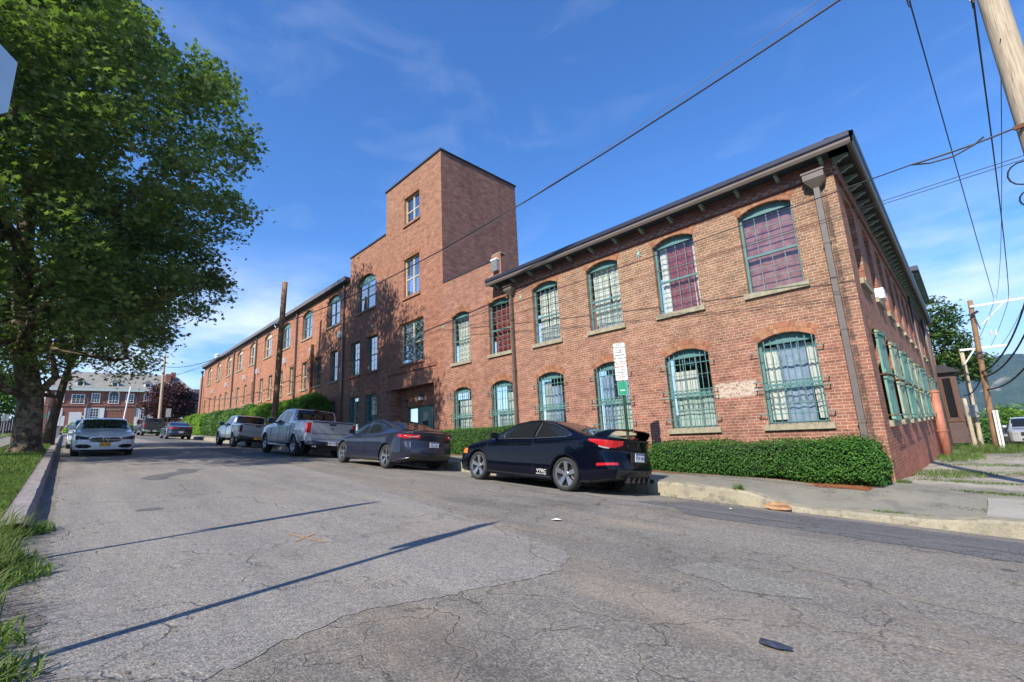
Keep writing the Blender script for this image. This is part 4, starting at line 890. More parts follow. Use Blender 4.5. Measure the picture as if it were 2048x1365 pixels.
def build_car(name, S, label, group, loc_xy, heading, cat='car'):
    """local frame: +x front, +y left side, z up, origin on the ground at mid wheelbase"""
    xf, xr = S['xf'], S['xr']; N = S.get('N', 150)
    ths = np.linspace(0, 1, N); sx = np.where(ths < .5, .5*(2*ths)**1.0, ths)
    # denser stations towards both ends and at sharp steps
    xs_ = list(np.linspace(xf, xr, N))
    for e, s in ((xf, -1), (xr, 1)): xs_ += [e+s*d for d in (.004, .012, .025, .045, .07)]
    for x in S.get('steps', []): xs_ += [x+.004, x-.004, x+.02, x-.02]
    xs_ = sorted(set(np.round(xs_, 4)), reverse=True); n = len(xs_)
    segs = [2, 4, 8, 12, 4, 16, 6, 7]
    rows = []
    for x in xs_:
        zt = float(smooth_interp(S['top'], x, S.get('sm', .05))); zs = float(smooth_interp(S['belt'], x)); zb = float(smooth_interp(S['bot'], x)); hw = float(smooth_interp(S['half'], x, .03))
        zt = max(zt, zs+.004); h = zt-zs
        cab = min(1, max(0, (h-.06)/.18))
        tum = S.get('tumble', .26); wr = hw*.955-tum*h-.035
        crown = min(.05, .35*h); rr = min(.09, .42*h)*cab+min(.02, .3*h)*(1-cab)
        if S.get('boxy'): rr *= .7
        P = [(0, zb), (hw*.86, zb), (hw*.975, zb+.07), (hw*S.get('bulge', 1.0), zb+.52*(zs-zb)), (hw*.99, zs-.07), (hw*.955, zs), (wr+.01*cab, zt-rr-crown*.6), (wr*.86, zt-crown*.45), (0, zt)]
        P = [np.array(p) for p in P]; rows.append(catmull(P, segs))
    rows = np.array(rows); m = rows.shape[1]
    jb = segs[0]; jshoulder = sum(segs[:5]); jroof = sum(segs[:6])
    X = np.repeat(np.array(xs_)[:, None], m, 1); Y = rows[:, :, 0]; Z = rows[:, :, 1]
    # end profiles: front and rear faces lean with height
    L_ = xf-xr
    for prof, e, sgn in ((S.get('fprof'), xf, 1), (S.get('rprof'), xr, -1)):
        if prof:
            dz = np.interp(Z, [p[0] for p in prof], [p[1] for p in prof]); d = np.abs(X-e); wgt = np.clip(1-d/.55, 0, 1)**1.3; X = X-sgn*dz*wgt
    V = []; idx = {}
    def vid(p):
        V.append(p); return len(V)-1
    left = [[vid((X[i, j], Y[i, j], Z[i, j])) for j in range(m)] for i in range(n)]
    right = [[left[i][j] if Y[i, j] < 1e-6 else vid((X[i, j], -Y[i, j], Z[i, j])) for j in range(m)] for i in range(n)]
    F = []
    for i in range(n-1):
        for j in range(m-1):
            F.append((left[i][j], left[i][j+1], left[i+1][j+1], left[i+1][j], 1, j)); F.append((right[i][j], right[i+1][j], right[i+1][j+1], right[i][j+1], -1, j))
    K = 40
    for i, sgn, bul in ((0, 1, S.get('fbulge', .16)), (n-1, -1, S.get('rbulge', .10))):
        js = list(range(1, jshoulder+1)); grid = []
        for j in js:
            yj = Y[i, j]; row = [left[i][j]]
            for k in range(1, K):
                y = yj*(1-2*k/K); row.append(vid((X[i, j]+sgn*bul*(1-(abs(y)/max(yj, .01))**2.4), y, Z[i, j])))
            row.append(right[i][j]); grid.append(row)
        for a in range(len(grid)-1):
            for k in range(K):
                q = (grid[a][k], grid[a][k+1], grid[a+1][k+1], grid[a+1][k]); q = q if sgn < 0 else q[::-1]
                F.append(q+((2 if sgn > 0 else 3), a))
        # lid closing the shoulder row up to the crowned top
        top = [left[i][j] for j in range(jshoulder, m)]+[right[i][j] for j in range(m-2, jshoulder-1, -1)]
        rowm = grid[-1]
        tp = [V[t] for t in top]
        import bisect
        up_ = []
        for k in range(K+1):
            y = V[rowm[k]][1]; ysl = [-q[1] for q in tp]; zi = np.interp(-y, ysl, [q[2] for q in tp]); xi = np.interp(-y, ysl, [q[0] for q in tp]); up_.append(vid((xi, y, zi)))
        for k in range(K):
            q = (rowm[k], rowm[k+1], up_[k+1], up_[k]); q = q if sgn < 0 else q[::-1]; F.append(q+((4 if sgn > 0 else 5), 0))
    VA = np.array(V)
    # vertex normals of the whole skin
    FA = np.array([f[:4] for f in F]); nrm = np.cross(VA[FA[:, 1]]-VA[FA[:, 0]], VA[FA[:, 2]]-VA[FA[:, 0]])+np.cross(VA[FA[:, 2]]-VA[FA[:, 0]], VA[FA[:, 3]]-VA[FA[:, 0]])
    VN = np.zeros_like(VA)
    for k in range(4): np.add.at(VN, FA[:, k], nrm)
    VN /= np.maximum(np.linalg.norm(VN, axis=1), 1e-9)[:, None]
    cen = VA[FA].mean(1)
    parts = {}
    wheels = S['wheels']; wr_ = S['wr']; ar = S.get('arch', wr_*1.13)
    for fi, f in enumerate(F):
        x, y, z = cen[fi]; side, j = f[4], f[5]; key = 'body'
        if abs(side) == 1:
            if any((x-wx)**2+(z-wr_)**2 < ar*ar and z < wr_+ar for wx in wheels) and j > 0 and j < jshoulder: continue
            if side in (1, -1):
                for k, poly in enumerate(S.get('side_windows', [])):
                    if j >= jshoulder-1 and j < jroof+3 and inpoly(poly, x, z): key = 'side_window%d%s' % (k, 'L' if side > 0 else 'R')
                if j >= jroof-1:
                    a, b, mg = S['windshield']
                    if b < x < a and abs(y) < float(interp(S['half'], x))*mg and z > float(interp(S['belt'], x))+S.get('wsz', .05): key = 'windshield'
                    if S.get('rearglass'):
                        a, b, mg = S['rearglass']
                        if b < x < a and abs(y) < float(interp(S['half'], x))*mg and z > float(interp(S['belt'], x))+S.get('rgz', .05): key = 'rear_window'
                    if S.get('bedtop') and S['bedtop'][1] < x < S['bedtop'][0] and abs(y) < float(interp(S['half'], x))*.86: continue
                    if S.get('glassroof') and S['glassroof'][1] < x < S['glassroof'][0] and abs(y) < float(interp(S['half'], x))*.58: key = 'windshield'
            if j < segs[0]+2 or z < S.get('sillz', .27): key = 'trim' if key == 'body' else key
        for nm, test in S.get('regions', []):
            if test(x, y, z, side): key = nm+(('L' if y > 0 else 'R') if nm in ('taillight', 'headlight', 'rear_reflector', 'air_intake') else '')
        parts.setdefault(key, []).append(fi)
    px_, py_ = loc_xy; root = empty(name, (0, 0, 0), label, cat, group)
    mats = {'body': S['paint'], 'trim': 'trim', 'windshield': 'carglass', 'rear_window': 'carglass'}; mats.update(S.get('mats', {}))
    for key, fs in parts.items():
        used = np.unique(FA[fs]); mp_ = -np.ones(len(VA), int); mp_[used] = np.arange(len(used)); base = ''.join(ch for ch in key if not ch.isdigit()); base = base[:-1] if base[-1] in 'LR' else base
        nm = {'trim': 'underbody_trim'}.get(base, base)
        me = np_mesh(nm, VA[used], mp_[FA[fs]], mats.get(key, mats.get(base, 'carglass')), True)
        me.normals_split_custom_set_from_vertices([tuple(q) for q in VN[used]]); link(nm, me, root)
    # surface lookup for trim lines
    xsr = np.array(xs_)
    def ysurf(x, z, out=.004):
        i = int(np.argmin(np.abs(xsr-x))); zz = Z[i, 2:jroof+2]; yy = Y[i, 2:jroof+2]; o = np.argsort(zz); return float(np.interp(z, zz[o], yy[o]))+out
    def line(nm, pts, r, mat, sides=(1, -1), parent=root, out=.002, step=.05):
        for s in sides:
            P = []
            for a, b in zip(pts[:-1], pts[1:]):
                k = max(1, int(math.hypot(b[0]-a[0], b[1]-a[1])/step))
                for q in range(k): t = q/k; x = a[0]+(b[0]-a[0])*t; z = a[1]+(b[1]-a[1])*t; P.append((x, s*ysurf(x, z, out), z))
            P.append((pts[-1][0], s*ysurf(pts[-1][0], pts[-1][1], out), pts[-1][1]))
            mb = MB(); mb.tube(P, r, 5, mat); mb.obj(nm, parent, smooth=True)
    # wheel wells and arch lips
    for wx in wheels:
        for s in (1, -1):
            hw = float(interp(S['half'], wx)); mb = MB(); a = np.linspace(-.25, math.pi+.25, 16)
            for k in range(15):
                p0 = (wx+ar*math.cos(a[k]), wr_+ar*math.sin(a[k])); p1 = (wx+ar*math.cos(a[k+1]), wr_+ar*math.sin(a[k+1]))
                mb.quad((p0[0], s*(hw-.03), p0[1]), (p1[0], s*(hw-.03), p1[1]), (p1[0], s*(hw-.34), p1[1]), (p0[0], s*(hw-.34), p0[1]), 'dark')
            mb.add([(wx+ar*math.cos(t), s*(hw-.33), wr_+ar*math.sin(t)) for t in a], [tuple(range(16))], 'dark'); mb.obj('wheel_well', root)
            P = []
            for t in np.linspace(-.12, math.pi+.12, 22):
                x = wx+(ar+.004)*math.cos(t); z = wr_+(ar+.004)*math.sin(t); P.append((x, s*ysurf(x, z, -.006), z))
            mb = MB(); mb.tube(P, S.get('lip', .016), 6, S.get('lipmat', S['paint'])); mb.obj('wheel_arch', root, smooth=True)
    # wheels
    tw = S.get('tw', .225); rim = S['rim']
    tyre = MB(); R = wr_; hwid = tw/2
    prof = [(rim-.012, -hwid*.80), (rim+.01, -hwid*.96), (rim+(R-rim)*.5, -hwid*1.02), (R-.025, -hwid*.94), (R-.004, -hwid*.78)]
    for k in range(-3, 4):
        prof += [(R, k*hwid*.2-.008), (R-.008, k*hwid*.2-.006), (R-.008, k*hwid*.2+.006), (R, k*hwid*.2+.008)] if False else [(R, k*hwid*.2)]
    prof += [(R-.004, hwid*.78), (R-.025, hwid*.94), (rim+(R-rim)*.5, hwid*1.02), (rim+.01, hwid*.96), (rim-.012, hwid*.80)]
    tyre.lathe(prof, 40, 'tyre', axis='Y'); tme = tyre.obj('wheel', smooth=True); 
    rb_ = MB(); o_ = hwid*.80
    rb_.lathe([(rim, o_+.004), (rim-.016, o_+.006), (rim-.028, o_-.02), (rim-.035, -o_)], 40, S.get('rimmat', 'alloy'), axis='Y')
    rb_.lathe([(rim-.035, o_-.09), (.07, o_-.10), (0, o_-.10)], 30, 'dark', axis='Y')
    rb_.lathe([(rim*.72, o_-.085), (.05, o_-.085)], 26, 'alloy_dark', axis='Y')
    ns = S.get('spokes', 5); tw_ = S.get('spoke_w', .05)
    for k in range(ns):
        a = 2*math.pi*k/ns+.3
        for da in (S.get('split', (0,))):
            c0, s0 = math.cos(a), math.sin(a); c1, s1 = math.cos(a+da), math.sin(a+da); r0, r1 = .045, rim-.018
            t0 = Vector((-s0, 0, c0)); t1 = Vector((-s1, 0, c1)); p0 = Vector((c0*r0, 0, s0*r0)); p1 = Vector((c1*r1, 0, s1*r1)); w0, w1 = tw_*.62, tw_*.5
            y0, y1 = o_-.028, o_-.004; d_ = .035
            vs = [p0-t0*w0+Vector((0, y0, 0)), p0+t0*w0+Vector((0, y0, 0)), p1+t1*w1+Vector((0, y1, 0)), p1-t1*w1+Vector((0, y1, 0))]; vs += [v-Vector((0, d_, 0)) for v in vs]
            rb_.add(vs, [(0, 1, 2, 3), (0, 4, 5, 1), (1, 5, 6, 2), (3, 2, 6, 7), (0, 3, 7, 4)], S.get('rimmat', 'alloy'))
    rb_.lathe([(.062, o_-.05), (.06, o_-.018), (.03, o_-.012), (0, o_-.012)], 16, S.get('rimmat', 'alloy'), axis='Y')
    rme = rb_.obj('rim', smooth=False)
    first = True
    for wx in wheels:
        for s in (1, -1):
            if first: wo, ro = tme, rme
            else: wo = tme.copy(); ro = rme.copy(); C.objects.link(wo); C.objects.link(ro)
            wo.parent = root; ro.parent = wo; first = False
            hw = float(interp(S['half'], wx)); wo.location = (wx, s*(hw-.02-hwid), wr_); wo.rotation_euler = (0, 0, 0 if s > 0 else math.pi)
    for pts, r, mat in S.get('lines', []): line('panel_gap' if mat == 'dark' else 'trim_strip', pts, r, mat)
    # mirrors
    if S.get('mirror'):
        mx_, mz, sc = S['mirror']
        for s in (1, -1):
            hw = ysurf(mx_, mz-.03, 0); mb = MB(); vs = []
            cx, cy, cz = mx_, s*(hw+.12*sc), mz+.05
            for (dx, sy_, sz_) in ((-.07, .088, .062), (-.04, .10, .075), (.03, .085, .062), (.07, .04, .03)):
                for k in range(12):
                    t = 2*math.pi*k/12; vs.append((cx+dx*sc, cy+sy_*sc*np.sign(math.cos(t))*abs(math.cos(t))**.7, cz+sz_*sc*np.sign(math.sin(t))*abs(math.sin(t))**.7))
            fs = [(r_*12+k, r_*12+(k+1) % 12, (r_+1)*12+(k+1) % 12, (r_+1)*12+k) for r_ in range(3) for k in range(12)]+[tuple(range(36, 48))]
            mb.add(vs, fs, S.get('mirmat', S['paint'])); mb.tube([(cx+.01, cy, cz-.02), (mx_+.02, s*(hw-.01), mz-.03)], .02*sc, 6, 'trim')
            mo_ = mb.obj('side_mirror', root, smooth=True); g = MB(); g.add([vs[k] for k in range(12)], [tuple(range(12))], 'carglass'); g.obj('mirror_glass', mo_)
    if S.get('bedtop'):
        a, b = S['bedtop']; hw = float(interp(S['half'], (a+b)/2))*.86; zt = float(interp(S['top'], (a+b)/2)); zf = zt-.5; mb = MB()
        for s in (-1, 1): mb.quad((a, s*hw, zt), (b, s*hw, zt), (b, s*hw, zf), (a, s*hw, zf), S['paint'])
        for x in (a, b): mb.quad((x, -hw, zt), (x, hw, zt), (x, hw, zf), (x, -hw, zf), S['paint'])
        mb.quad((a, -hw, zf), (b, -hw, zf), (b, hw, zf), (a, hw, zf), 'trim'); mb.obj('cargo_bed', root)
    # placement: sit on the sloping road
    c_, s_ = math.cos(heading), math.sin(heading); hw = float(interp(S['half'], wheels[0]))-.1
    pts = []
    for wx in wheels:
        for s in (1, -1): gx, gy = px_+c_*wx-s_*s*hw, py_+s_*wx+c_*s*hw; pts.append((wx, s*hw, float(S.get('surf', Hroad)(gx, gy))+.004))
    zc = sum(p[2] for p in pts)/4; sl = ((pts[0][2]+pts[1][2])-(pts[2][2]+pts[3][2]))/2/(wheels[0]-wheels[1]); rl_ = ((pts[0][2]+pts[2][2])-(pts[1][2]+pts[3][2]))/2/(2*hw)
    ex_ = Vector((c_, s_, sl)).normalized(); ey = Vector((-s_, c_, rl_)); ey = (ey-ex_*ey.dot(ex_)).normalized(); ez = ex_.cross(ey)
    mid = (wheels[0]+wheels[1])/2
    root.matrix_world = Matrix(((ex_.x, ey.x, ez.x, px_), (ex_.y, ey.y, ez.y, py_), (ex_.z, ey.z, ez.z, zc), (0, 0, 0, 1)))
    return root, line, ysurf
def plate(root, x, z, face, style, txt, name='number_plate', y=0, w_=.31, h_=.155, tilt=0):
    T = Matrix.Translation((x, y, z)) @ Matrix.Rotation(face, 4, 'Z') @ Matrix.Rotation(tilt, 4, 'Y')
    mb = MB(); mb.box(-.004, .004, -w_/2, w_/2, -h_/2, h_/2, style, T); 
    if style == 'plate_white': mb.box(.0042, .005, -w_/2+.004, w_/2-.004, h_/2-.032, h_/2-.006, 'plate_blue', T)
    o = mb.obj(name, root)
    TT = T @ Matrix.Translation((.006, 0, -.012)) @ Matrix(((0, 0, 1, 0), (1, 0, 0, 0), (0, 1, 0, 0), (0, 0, 0, 1)))
    text_obj('plate_lettering', txt, .085, TT, 'plate_blue' if style == 'plate_white' else 'ink_black', o, .001)
    return o
def badge_T(x, y, z, face=math.pi): return Matrix.Translation((x, y, z)) @ Matrix.Rotation(face, 4, 'Z') @ Matrix(((0, 0, 1, 0), (1, 0, 0, 0), (0, 1, 0, 0), (0, 0, 0, 1)))

# ---- black coupe with rear wing
def black_coupe():
    S = dict(xf=2.24, xr=-2.28, paint='paint_black', wheels=(1.31, -1.31), wr=.318, rim=.246, tw=.225, arch=.365, spokes=5, split=(-.10, .10), spoke_w=.052, tumble=.30,
        top=[(2.24, .60), (2.05, .72), (1.6, .86), (1.2, .94), (1.02, .985), (.6, 1.185), (.25, 1.33), (-.1, 1.385), (-.45, 1.395), (-.8, 1.355), (-1.2, 1.25), (-1.75, 1.085), (-2.0, 1.065), (-2.28, 1.04)],
        belt=[(2.24, .56), (2.0, .68), (1.5, .80), (1.0, .875), (0, .935), (-1.0, .98), (-1.7, 1.03), (-2.0, 1.035), (-2.28, 1.02)],
        bot=[(2.24, .22), (1.9, .17), (0, .165), (-1.8, .20), (-2.28, .30)], half=[(2.24, .50), (2.16, .66), (2.0, .78), (1.7, .86), (1.3, .878), (0, .868), (-1.3, .88), (-1.8, .862), (-2.08, .80), (-2.2, .73), (-2.28, .62)],
        fprof=[(.2, .02), (.4, -.02), (.6, .06)], rprof=[(.25, .05), (.45, -.05), (.62, -.01), (.8, .06), (1.0, .02), (1.05, -.03)], fbulge=.2, rbulge=.13,
        side_windows=[[(.92, .935), (.35, 1.245), (-.02, 1.318), (-.46, 1.325), (-.38, .985), (.5, .955)], [(-.49, .99), (-.56, 1.318), (-.85, 1.275), (-1.22, 1.155), (-1.40, 1.07), (-1.30, 1.035), (-1.0, 1.01)]],
        windshield=(1.0, .30, .72), rearglass=(-.86, -1.66, .70), wsz=.06, rgz=.055, mirror=(.72, .955, 1.0), sillz=.24,
        lines=[([(.98, .86), (1.02, .6), (.98, .34), (.90, .24)], .0045, 'dark'), ([(-.42, .975), (-.50, .7), (-.46, .34), (-.36, .24)], .0045, 'dark'), ([(.90, .24), (-.36, .24)], .004, 'dark'),
               ([(.92, .925), (.35, .955), (-.4, .975), (-1.30, 1.028)], .006, 'chrome'), ([(-1.30, 1.028), (-1.42, 1.072), (-1.22, 1.165), (-.85, 1.285), (-.56, 1.328)], .005, 'chrome'), ([(-.46, .985), (-.53, 1.325)], .017, 'trim'), ([(.55, 1.11), (.50, .97)], .006, 'chrome'),
               ([(1.9, .70), (1.3, .80), (.6, .82), (-.6, .86), (-1.5, .92), (-2.05, .93)], .003, 'paint_black'), ([(.95, .20), (-.95, .20)], .02, 'paint_black')],
        regions=[('taillight', lambda x, y, z, s: x < -1.84 and abs(y) > .42 and z < .992 and z > max(.855, .975-.42*(-1.84-x))+max(0, (.56-abs(y)))*.35),
                 ('headlight', lambda x, y, z, s: x > 1.72 and abs(y) > .42 and .58 < z < .70 and z < .60+(2.24-x)*.22+.05 and x < 2.3),
                 ('rear_reflector', lambda x, y, z, s: x < -2.02 and abs(y) > .58 and .535 < z < .575),
                 ('bumper_insert', lambda x, y, z, s: x < -2.05 and abs(y) < .58 and z < .47),
                 ('grille', lambda x, y, z, s: x > 2.1 and abs(y) < .5 and .28 < z < .42)],
        mats={'taillight': 'redlamp', 'headlight': 'orangelamp', 'rear_reflector': 'redlamp', 'bumper_insert': 'trim', 'grille': 'trim', 'taillight_clear': 'clearlamp'})
    root, line, ys = build_car('black_coupe', S, 'glossy black two-door coupe with a tall rear wing, parked nearest the camera', 'cars parked along the right kerb', (-7.26, 7.84), math.pi)
    # rear wing
    mb = MB(); path = [(.70, 1.03, -1.80, -2.14), (.69, 1.075, -1.86, -2.20), (.665, 1.125, -1.93, -2.25), (.62, 1.16, -1.99, -2.29), (.54, 1.182, -2.03, -2.32), (.35, 1.194, -2.06, -2.345), (0, 1.20, -2.075, -2.36)]
    path = path+[(-p[0],)+p[1:] for p in path[:-1]][::-1]; vs = []
    for i, (y, z, xa, xb) in enumerate(path):
        a_ = path[max(0, i-1)]; b_ = path[min(len(path)-1, i+1)]; tx, tz = b_[0]-a_[0], b_[1]-a_[1]; l_ = math.hypot(tx, tz); ny, nz_ = -tz/l_, tx/l_
        if nz_ < 0: ny, nz_ = -ny, -nz_
        for xx, h_ in ((xa, 0), (xa+(xb-xa)*.3, .016), (xa+(xb-xa)*.75, .018), (xb, .012), (xb, -.010), (xa+(xb-xa)*.5, -.016)): vs.append((xx, y+ny*h_, z+nz_*h_))
    n = len(path)-1; fs = [(k*6+j, k*6+(j+1) % 6, (k+1)*6+(j+1) % 6, (k+1)*6+j) for k in range(n) for j in range(6)]+[tuple(range(6)), tuple(n*6+j for j in range(6))]
    mb.add(vs, fs, 'paint_black')
    sp = mb.obj('rear_wing', root, smooth=False)
    g = MB(); g.box(-2.30, -2.285, -.16, .16, 1.05, 1.066, 'redlamp'); g.obj('brake_light', sp)
    # clear lower band of the tail lamps, bumper fins, exhaust, badge, sticker
    for s in (1, -1):
        mb = MB(); mb.tube([(x, s*ys(x, z, .003), z) for x, z in ((-2.06, .872), (-2.14, .852), (-2.22, .842))], .015, 5, 'clearlamp'); mb.obj('reversing_lamp', root)
        mb = MB(); mb.tube([(-2.16, s*.60, .33), (-2.36, s*.45, .34), (-2.42, s*.30, .42), (-2.44, 0, .44)], .016, 6, 'paint_black'); mb.obj('bumper_lip', root, smooth=True)
    for y in (-.34, -.17, 0, .17, .34):
        mb = MB(); mb.box(-2.43, -2.32, y-.008, y+.008, .24, .33, 'trim'); mb.obj('diffuser_fin', root)
    mb = MB(); mb.tube([(-2.15, -.45, .27), (-2.44, -.45, .27)], .045, 12, 'chrome', cap=False); mb.tube([(-2.16, -.45, .27), (-2.40, -.45, .27)], .036, 12, 'dark'); mb.obj('exhaust_pipe', root, smooth=True)
    mb = MB(); mb.box(-2.425, -2.41, -.28, .28, .60, .80, 'trim'); mb.obj('plate_recess', root); plate(root, -2.432, .70, math.pi, 'plate_white', '7TK 402')
    text_obj('badge', 'H', .11, badge_T(-2.395, 0, .925), 'chrome', root, .006)
    text_obj('lettering', 'Si', .06, badge_T(-2.40, .36, .90), 'chrome', root, .003)
    TT = Matrix(((-1, 0, 0, -.72), (0, 0, 1, ys(-.7, .34, .006)), (0, 1, 0, .34), (0, 0, 0, 1)))
    text_obj('door_lettering', 'VTEC', .085, TT, 'sign_white', root, .001, sx=1.3); text_obj('door_lettering', 'DOHC i-VTEC', .04, Matrix.Translation((0, 0, -.058)) @ TT, 'sign_white', root, .001, sx=1.1)
    for s in (1, -1):
        mb = MB(); mb.tube([(-.14, s*(ys(-.14, .84, .004)), .84), (-.2, s*ys(-.2, .845, .03), .845), (-.34, s*ys(-.34, .85, .03), .85), (-.38, s*ys(-.38, .85, .004), .85)], .011, 6, 'paint_black'); mb.obj('door_handle', root, smooth=True)
    mb = MB(); pts = [(-1.55+.075*math.cos(a), ys(-1.55+.075*math.cos(a), .88+.075*math.sin(a), .001), .88+.075*math.sin(a)) for a in np.linspace(0, 6.283, 17)]; mb.tube(pts, .0035, 4, 'dark', cap=False); mb.obj('fuel_flap', root)
    return root
# ---- dark blue-grey fastback sedan
def fastback():
    S = dict(xf=2.26, xr=-2.40, paint='paint_greyblue', wheels=(1.4375, -1.4375), wr=.334, rim=.248, tw=.235, arch=.385, spokes=5, split=(-.16, .16), spoke_w=.034, tumble=.31,
        top=[(2.26, .64), (2.1, .72), (1.8, .82), (1.3, .915), (1.12, .95), (.6, 1.2), (.25, 1.345), (-.2, 1.432), (-.55, 1.435), (-1.0, 1.36), (-1.5, 1.215), (-1.95, 1.09), (-2.2, 1.07), (-2.36, 1.085), (-2.40, 1.07)],
        belt=[(2.26, .60), (2.0, .72), (1.5, .82), (1.1, .875), (0, .925), (-1.0, .975), (-1.6, 1.02), (-2.0, 1.035), (-2.40, 1.05)],
        bot=[(2.26, .24), (1.9, .18), (0, .165), (-1.9, .19), (-2.40, .30)], half=[(2.26, .55), (2.18, .70), (2.0, .83), (1.7, .905), (1.4, .925), (0, .905), (-1.4, .93), (-1.9, .91), (-2.15, .85), (-2.3, .78), (-2.40, .66)],
        fprof=[(.2, .03), (.4, -.02), (.62, .08)], rprof=[(.25, .06), (.45, -.04), (.62, -.02), (.8, .05), (.95, .03), (1.08, -.03)], fbulge=.2, rbulge=.15,
        side_windows=[[(1.0, .93), (.45, 1.235), (.12, 1.34), (-.10, 1.365), (-.05, .955)], [(-.14, .96), (-.17, 1.37), (-.5, 1.375), (-.86, 1.325), (-.95, 1.30), (-.90, 1.0)], [(-.95, 1.005), (-1.0, 1.285), (-1.25, 1.19), (-1.42, 1.11), (-1.30, 1.03)]],
        windshield=(1.1, .30, .72), rearglass=(-1.0, -1.95, .70), glassroof=(.25, -1.0), wsz=.06, rgz=.05, mirror=(.78, .96, 1.0), mirmat='paint_greyblue', sillz=.25,
        lines=[([(1.02, .87), (1.10, .6), (1.0, .34)], .0045, 'dark'), ([(-.10, .95), (-.12, .6), (-.10, .26)], .0045, 'dark'), ([(-.98, 1.0), (-1.02, .80), (-.96, .60), (-.90, .30)], .0045, 'dark'), ([(-1.0, .955+.03), (.0, .935), (.95, .915)], .005, 'trim'),
               ([(1.9, .70), (1.2, .80), (0, .83), (-1.2, .88), (-2.1, .93)], .003, 'paint_greyblue')],
        regions=[('taillight', lambda x, y, z, s: x < -2.0 and abs(y) > .44 and .865+.10*(x+2.4)*-0 < z < .975 and z < .995+.0 and z > .86+.18*max(0, x+2.28)),
                 ('headlight', lambda x, y, z, s: x > 1.8 and abs(y) > .5 and .62 < z < .70),
                 ('bumper_insert', lambda x, y, z, s: x < -2.1 and abs(y) < .70 and z < .44 and z < .30+(.74-abs(y))*.9)],
        mats={'taillight': 'redlamp', 'headlight': 'clearlamp', 'bumper_insert': 'trim'})
    root, line, ys = build_car('fastback_sedan', S, 'dark blue-grey fastback sedan with glass roof between the coupe and the pickup', 'cars parked along the right kerb', (-13.75, 7.55), math.pi)
    for s in (1, -1):
        mb = MB(); mb.tube([(-2.24, s*.82, .94), (-2.36, s*.70, .905), (-2.46, s*.56, .925), (-2.50, s*.5, .95)], .009, 5, 'clearlamp'); mb.obj('lamp_strip', root)
        mb = MB(); mb.tube([(-2.12, s*.86, .30), (-2.34, s*.70, .34), (-2.50, s*.45, .455), (-2.55, 0, .475)], .011, 6, 'steel'); mb.obj('bumper_trim', root, smooth=True)
        for hx in (-.02-.02, -.95):
            mb = MB(); mb.tube([(hx-.0+.18, s*ys(hx+.18, .86, .005), .86), (hx+.36, s*ys(hx+.36, .86, .005), .855)], .012, 6, 'trim'); mb.obj('door_handle', root)
    mb = MB(); mb.box(-2.545, -2.53, -.25, .25, .62, .80, 'trim'); mb.obj('plate_recess', root); plate(root, -2.552, .71, math.pi, 'plate_white', 'LPB 5061')
    mb = MB(); mb.tube([(-2.36, .6, 1.085), (-2.46, .3, 1.095), (-2.49, 0, 1.10), (-2.46, -.3, 1.095), (-2.36, -.6, 1.085)], .014, 5, 'trim'); mb.obj('lip_spoiler', root, smooth=True)
    text_obj('lettering', 'T E S L A', .07, badge_T(-2.505, 0, .99), 'alloy_dark', root, .003)
    return root
M['darkred'] = NT('darkred').done((.10, .012, .015), .15, 0, .8)
